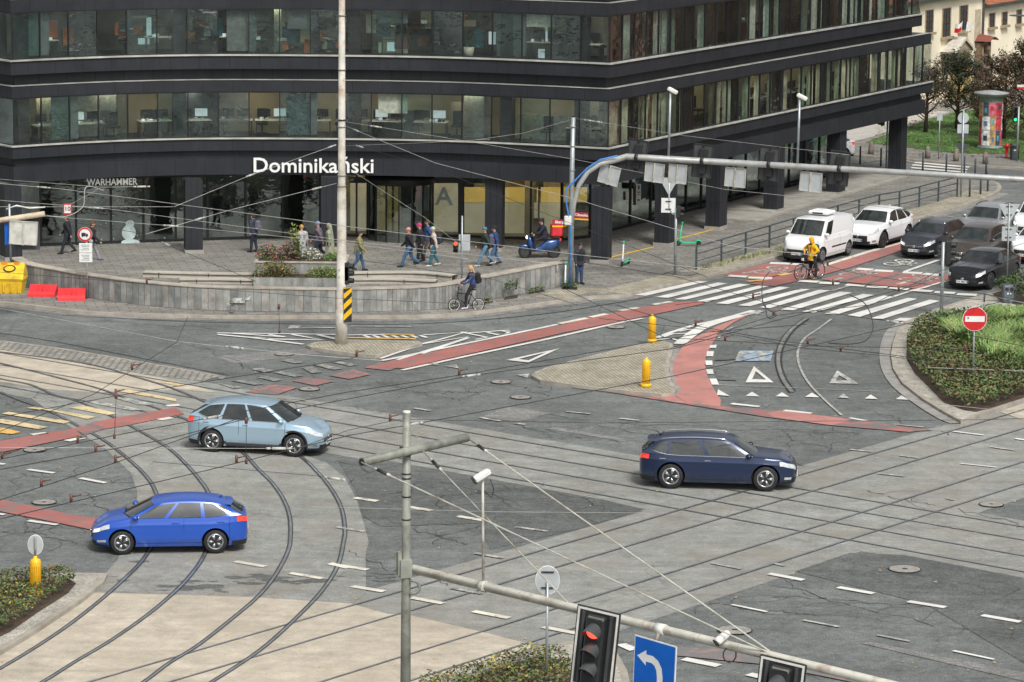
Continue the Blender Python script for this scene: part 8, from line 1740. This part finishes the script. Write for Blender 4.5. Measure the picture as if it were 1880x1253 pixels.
# portal
b = MB(); c0, wP, zb_, zt_ = slabq(b, *Zm([(1130, 575)])[0], *Zm([(1300, 655)])[0], .5, .6); TBd(b, 'portal_entablature', M_STY)
b = MB()
for x in (1140, 1215, 1290): c, w_, z0, z1 = slabq(b, *Zm([(x - 12, 655)])[0], *Zm([(x + 12, 1230)])[0], .4, .45)
TBd(b, 'portal_column', M_STY)
b = MB(); c, w_, z0, z1 = slabq(b, *Zm([(1150, 670)])[0], *Zm([(1280, 1230)])[0], .08, .1); TBd(b, 'portal_door', M_WINF)
L_ = tp(*Zm([(1125, 570)])[0], .95) - tn * .95; R_ = tp(*Zm([(1350, 530)])[0], .95) - tn * .95; Z0 = (L_.z + R_.z) / 2 - .1; ap = (L_ + R_) / 2; zA = tp(*Zm([(1260, 400)])[0], .95).z - .1
def gable(b, l, r, apz, z, d0, d1):
    m_ = (l + r) / 2; v = []
    for d in (d0, d1):
        for p, zz_ in ((l, z), (r, z), (m_, apz)): v.append((p.x + tn.x * d, p.y + tn.y * d, zz_))
    b.add(v, [(0, 1, 2), (3, 5, 4), (0, 3, 4, 1), (1, 4, 5, 2), (2, 5, 3, 0)])
b = MB(); gable(b, L_, R_, zA, Z0, .9, 0); TBd(b, 'portal_pediment', M_STONE)
b = MB()
m_ = (L_ + R_) / 2
for p in (L_, R_):
    a_ = Vector((p.x, p.y, Z0)); t_ = Vector((m_.x, m_.y, zA)); b.add([a_ + tn * 1.05 + Vector((0, 0, .1)), a_ + Vector((0, 0, .1)), t_ + Vector((0, 0, .12)), t_ + tn * 1.05 + Vector((0, 0, .12)), a_ + tn * 1.05 - Vector((0, 0, .08)), t_ + tn * 1.05 - Vector((0, 0, .1))], [(0, 1, 2, 3), (0, 3, 5, 4)])
TBd(b, 'pediment_roof', mat('pale_stone', (0.5, 0.47, 0.4), 0.8))
b = MB(); l2, r2 = L_.lerp(R_, .24), L_.lerp(R_, .76); gable(b, l2, r2, zA - .55, Z0 + .12, .93, .85); TBd(b, 'tympanum', mat('shadowed_stone', (0.25, 0.22, 0.18), 0.9))
# niche with little red roof
b = MB(); c, w_, z0, z1 = slabq(b, *Zm([(1405, 470)])[0], *Zm([(1500, 860)])[0], .45, .5); TBd(b, 'statue_niche', mat('brown_stone', (0.17, 0.12, 0.08), 0.85, var=0.5, scale=6))
nic = T.children[-1]
b = MB()
for z, r in ((z1 - .4, .34), (z1 - 1.0, .26), (z1 - 1.7, .38), (z1 - 2.4, .3)): b.ell((c.x + tn.x * .5, c.y + tn.y * .5, z), (r, r, .22), 10)
for s in (-1, 1): q = c + tdir * (s * w_ * .4) + tn * .5; b.tube([(q.x, q.y, z0), (q.x, q.y, z1)], .09, 8)
b.build('carved_figure', mat('brown_stone', (0.17, 0.12, 0.08)), nic)
b = MB()
rows = [[Vector((c.x, c.y, z1)) + tdir * (-.95 + 1.9 * j / 10) + tn * d + Vector((0, 0, .55 * math.cos((j / 10 - .5) * math.pi) * (1 - .15 * k) + (.12 if j in (0, 10) else 0)))for j in range(11)] for k, d in enumerate((0, .6, 1.1))]
b.loft(rows, 0, True, False, False); b.build('little_roof', mat('copper_red_roof', (0.22, 0.07, 0.05), 0.6), nic)
for k, (lab, cols, dx) in enumerate((('white and red striped flag on the stone portal of the cream building', (1, 0), 0), ('white flag beside the red one on the portal of the cream building', (1, 1), .8))):
    q = tp(*Zm([(1200 + 50 * k, 385)])[0], .9); T_ = empty('flag', q, 0, lab, 'flag'); b = MB(); b.tube([(0, 0, 0), (tdir.x * (.25 + .1 * k), tdir.y * .3, 1.5)], .025, 6); b.build('flagpole', M_WHT, T_)
    b = MB(); N = 8
    for mi, (f0, f1) in enumerate(((0, .5), (.5, 1))):
        rows = [[Vector((tdir.x * (.28 * (1 - v) + .05), tdir.y * .2, 1.45 - .95 * v)) + Vector((-1, .0, -.25)) * (.75 * u) * (1 if k == 0 else -.9) + Vector((0, .12 * math.sin(u * 7 + v * 2), -.15 * math.sin(u * 3))) for v in (f0, f1)] for u in [i / N for i in range(N + 1)]]
        b.loft(rows, 0 if cols[mi] else 1, True, False, False)
    b.build('flag_cloth', [M_SGW, M_SGR], T_); T_.scale = (.6, .6, .6)
# street lamp head at far right
T_ = empty('street_lamp', tp(1900, 300, 6), 0, 'flat dark street lamp head reaching in from the right edge', 'street lamp'); q = tp(1905, 33, 6) - T_.location; b = MB(); b.tube([(q.x, q.y, 0), (q.x, q.y, q.z)], .07, 8); b.tube([(q.x, q.y, q.z), (q.x - 1.0, q.y - .3, q.z + .12)], .03, 6); b.build('post', M_FENCE, T_)
b = MB(); b.ell((q.x - 1.35, q.y - .4, q.z + .16), (.55, .2, .07), 12); b.build('lamp_head', M_FENCE, T_)
# ground beyond and a far row of houses so that nothing ends in mid-air
rb = brickish('red_brick', (0.24, 0.07, 0.045), (0.18, 0.05, 0.035), (0.2, 0.18, 0.15), 1.0, 0.25, 0.08, 0, 0.012, 0.3)
T = empty('brick_building', (44, 186, 0), R(61.2), 'red brick building across the side street, seen mirrored in the office windows', 'building')
b = MB(); b.box((0, -6, 5.5), (46, 12, 11)); b.build('wall', rb, T)
b = MB(); b.add([(-23.4, .5, 11), (23.4, .5, 11), (23.4, -6, 15), (-23.4, -6, 15), (23.4, -12.5, 11), (-23.4, -12.5, 11)], [(0, 1, 2, 3), (3, 2, 4, 5)]); b.build('roof', M_ROOFT, T)
for k in range(11):
    for z in (2.2, 5.4, 8.6): b = MB(); b.box((-20 + 4 * k, .02, z), (1.5, .1, 2.1)); w_ = b.build('window', M_CUR2, T); b = MB(); b.box((-20 + 4 * k, .06, z), (1.2, .1, 1.8)); b.build('pane', M_WING, w_)
# ================================================================ OVERHEAD WIRES
M_WD = mat('wire_dark', (0.03, 0.03, 0.03), 0.5); M_WL = mat('wire_light', (0.42, 0.42, 0.39), 0.5); M_INS = mat('insulator_brown', (0.12, 0.05, 0.035), 0.5)
WG = 'tram overhead wires'
def wire(pts, z, light=False, r=0.013, lab=None, cl=(), ins=(), sag=0.0):
    """pts: photo points, z: height (number or list); clamps at given point fractions"""
    zs = z if isinstance(z, (list, tuple)) else [z] * len(pts)
    P = [G(x, y, q) for (x, y), q in zip(pts, zs)]; b = MB(); Q_ = []
    for i in range(len(P) - 1):
        for k in range(8): t = k / 8; Q_.append(P[i].lerp(P[i + 1], t) - Vector((0, 0, sag * 4 * t * (1 - t))))
    Q_.append(P[-1]); b.tube(Q_, r * (.72 if light else .85), 5); o = b.build('overhead_wire', M_WL if light else M_WD)
    tag(o, lab, 'wire', None if lab is None else None)
    for f in cl:
        i = min(len(Q_) - 2, int(f * (len(Q_) - 1))); q = Q_[i].lerp(Q_[i + 1], f * (len(Q_) - 1) - i); c = MB(); c.tube([q, q + Vector((0, 0, .18))], .035, 6); c.tube([q + Vector((0, 0, .12)), q + Vector((.22, 0, .17))], .018, 5); c.build('wire_clamp', M_INS, o)
    for f in ins:
        i = min(len(Q_) - 2, int(f * (len(Q_) - 1))); q = Q_[i].lerp(Q_[i + 1], f * (len(Q_) - 1) - i); d = (Q_[i + 1] - Q_[i]).normalized(); c = MB(); c.tube([q - d * .16, q + d * .16], .035, 7); c.tube([q - d * .3, q - d * .2], .03, 6); c.tube([q + d * .2, q + d * .3], .03, 6); c.build('insulator', M_WL, o)
    return o
WL_ = [
 (([(-40, 334), (110, 347), (620, 414), (1060, 468), (1300, 494)], 6.0, True, .014, 'pale wire from the left edge past the mast to the gantry post', (), (.2,))),
 (([(-40, 365), (200, 384), (640, 443), (1000, 483)], 5.9, True, .012, 'second pale wire from the left edge below the first one', (), (.3,))),
 (([(-40, 380), (320, 380)], 6.0, True, .01, 'pale wire running level across the shop front to the ten sign', (), ())),
 (([(320, 380), (460, 322), (618, 266)], [6.0, 6.4, 6.9], True, .012, 'pale stay wire rising over the letters to the mast', (), (.5, .97))),
 (([(268, 430), (430, 384), (618, 337)], [6.0, 6.2, 6.4], True, .012, 'pale stay wire rising past the column to the mast', (), (.3, .9))),
 (([(80, 397), (340, 417), (620, 445), (860, 476)], 5.8, True, .012, 'pale wire from the end of the rusty pipe towards the plaza', (), (.3,))),
 (([(82, 400), (260, 429), (350, 468), (470, 517)], [5.8, 5.6, 5.4, 5.2], False, .01, 'thin wire sloping from the rusty pipe down to the planter', (), (.5,))),
 (([(-20, 328), (190, 344), (268, 343)], 6.4, True, .009, 'short pale wire under the shop lettering', (), (.95,))),
 (([(190, 342), (140, 370), (125, 378)], 6.2, True, .008, 'short stay above the small ten sign', (), ())),
 (([(635, 224), (860, 260), (1050, 292), (1330, 348), (1560, 372), (1900, 420)], [6.9, 6.6, 6.3, 6.2, 6.2, 6.2], True, .011, 'pale wire from the mast past the gantry towards the queue of cars', (), (.05,))),
 (([(635, 232), (800, 300), (1060, 367), (1340, 452), (1500, 470)], [6.9, 6.6, 6.3, 6.0, 6.0], True, .015, 'bright pale wire falling from the mast to the right across the entrance', (), (.03,))),
 (([(635, 262), (800, 310), (1000, 392), (1150, 450), (1300, 510)], [6.5, 6.3, 6.0, 5.8, 5.8], False, .01, 'dark wire falling from the mast across the letter A', (), (.04,))),
 (([(640, 310), (780, 400), (860, 462)], [6.2, 5.9, 5.6], True, .009, 'thin stay falling steeply from the mast to the pedestrian signal', (), ())),
 (([(635, 268), (790, 262), (900, 256)], [6.4, 6.8, 7.0], True, .007, 'faint thin wire from the mast to the facade', (), ())),
 (([(1058, 218), (1135, 230), (1260, 250), (1560, 285)], [7.0, 7.0, 6.8, 6.6], True, .009, 'pale wire from the top of the gantry post along the facade', (), (.1, .17))),
 (([(1050, 220), (960, 245), (868, 258)], [7.0, 7.0, 7.0], True, .008, 'short pale wire left of the gantry post top', (), ())),
 (([(-20, 563), (330, 628), (560, 652), (700, 662)], 5.6, True, .012, 'pale wire crossing the upper road from the left edge', (), (.48,))),
 (([(345, 582), (325, 628), (172, 724), (-20, 800)], [6.2, 5.6, 5.6, 5.6], False, .011, 'dark span wire turning down to the left below the cobble strip', (.52,), ())),
 (([(-20, 770), (215, 727), (650, 658), (655, 655)], 5.6, False, .012, 'dark contact wire from the left edge to the mast island', (.33, .98), ())),
 (([(-20, 848), (210, 800), (640, 720), (865, 686), (1300, 610), (1480, 596)], 5.6, False, .013, 'upper dark tram wire sweeping from the lower left to the slip road', (.02, .14, .58), (.28,))),
 (([(-20, 866), (300, 808), (470, 765), (865, 690), (1240, 640), (1420, 590), (1700, 520)], 5.6, False, .013, 'second dark tram wire just below the upper one', (.1,), (.5,))),
 (([(-20, 925), (212, 850), (440, 768)], 5.6, False, .013, 'dark tram wire from the lower left joining beside the silver-blue car', (.2, .5), ())),
 (([(-20, 958), (380, 864), (640, 800), (810, 770), (1240, 690), (1600, 610), (1900, 540)], 5.6, False, .013, 'lower dark tram wire from the left edge rising to the far right', (.06, .2), (.45,))),
 (([(-20, 822), (270, 823), (545, 824)], 5.5, True, .01, 'thin pale cross wire level with the silver-blue car', (), (.94,))),
 (([(280, 848), (580, 874), (620, 880)], 5.4, False, .007, 'thin dark cross wire over the curved rails', (), (.93,))),
 (([(545, 824), (640, 790), (735, 770), (1100, 777), (1800, 771), (1900, 768)], 5.5, False, .009, 'thin dark cross wire passing the top of the near mast', (.36,), ())),
 (([(560, 930), (900, 940), (1180, 942)], 5.2, True, .006, 'faint pale wire over the dark asphalt patch', (), ())),
 (([(1040, 532), (1220, 620), (1500, 636), (1740, 640), (1900, 664)], 5.6, False, .011, 'dark wire over the slip road towards the garden bed', (.35, .8), ())),
 (([(1060, 480), (1240, 508), (1420, 560), (1700, 600), (1900, 640)], 5.7, False, .011, 'dark wire over the zebra crossing to the garden bed', (.45,), (.7,))),
 (([(1130, 560), (1240, 592), (1430, 626), (1700, 660), (1900, 690)], 5.6, False, .012, 'dark wire crossing the no-entry sign post', (.3, .55), ())),
 (([(1100, 585), (1300, 606), (1480, 640), (1640, 655), (1900, 705)], 5.5, False, .009, 'thin dark wire under the other slip road wires', (.6,), ())),
 (([(1230, 640), (1420, 580), (1600, 560), (1720, 500), (1900, 440)], 5.7, False, .012, 'dark wire rising right towards the black saloon', (.25, .6), ())),
 (([(1240, 560), (1560, 520), (1740, 545), (1900, 560)], 5.8, False, .009, 'thin dark wire over the stop lines', (.3,), ())),
 (([(1700, 675), (1900, 682)], 5.3, True, .01, 'short pale wire over the garden shrubs', (), ())),
 (([(1720, 742), (1900, 760)], 5.3, True, .009, 'lower short pale wire at the shrub edge', (), ())),
 (([(1400, 440), (1480, 476), (1560, 500), (1900, 555)], 5.9, False, .008, 'thin wire passing the yellow courier', (.5,), ())),
 (([(660, 478), (900, 512), (1060, 560)], 5.9, False, .008, 'thin dark wire across the plaza above the granite wall', (), ())),
 (([(0, 500), (300, 524), (620, 548), (900, 560)], 5.9, False, .008, 'thin dark wire along the granite wall', (.3,), ())),
]
for a in WL_:
    pts, z, li, r, lab, cl, ins = a; wire(pts, z, li, r, lab, cl, ins)
# looping feeder cables over the slip road
for k, (pts, lab) in enumerate((([(1412, 500), (1400, 520), (1402, 560), (1425, 578), (1410, 584), (1405, 560)], 'looped feeder cable hanging over the zebra crossing'), ([(1560, 542), (1590, 560), (1603, 600), (1590, 625), (1560, 632), (1520, 630)], 'looped feeder cable hanging over the slip road'), ([(190, 350), (158, 344), (152, 380), (120, 398), (84, 396)][:5], 'looped pale cable beside the small ten sign'))):
    P = spline(pts, 6); b = MB(); b.tube([G(p.x, p.y, 5.9) for p in P], 0.016, 5); o = b.build('feeder_cable', M_WD if k < 2 else M_WL); tag(o, lab, 'cable')
for k, (x0_, y0_, x1_, y1_) in enumerate(((512, 568, 513, 612), (213, 732, 210, 806), (452, 778, 452, 852))):
    a_ = G(x0_, y0_, 6.2); c_ = GY(x1_, y1_, a_.y); b = MB(); b.tube([a_, c_], .008, 5); o = b.build('dropper_wire', M_WD); tag(o, ('thin dropper with insulator left of the mast', 'vertical dropper wire over the left zebra crossing', 'vertical dropper wire in front of the silver-blue car')[k], 'wire')
    b = MB(); b.tube([a_, a_ + Vector((0, 0, .14))], .04, 6); b.build('insulator', M_INS, o); b = MB(); b.tube([c_, c_ + Vector((0, 0, .12))], .035, 6); b.build('insulator', M_INS, o)
q = G(124, 384, 5.95); T_ = empty('speed_sign', q, 0, 'small square red-bordered sign reading 10 hanging on a tram wire', 'sign'); b = MB(); b.box((0, 0, 0), (.3, .03, .38), .1); o = b.build('plate', M_SGR, T_); b = MB(); b.box((0, -.02, 0), (.22, .012, .29), .1); b.build('plate_face', M_SGW, o); text_mesh('10', .22, M_BLACK, 'number', o, frame_M((0, -.03, 0), (1, .1, 0), (0, 0, 1)), .002, .004)
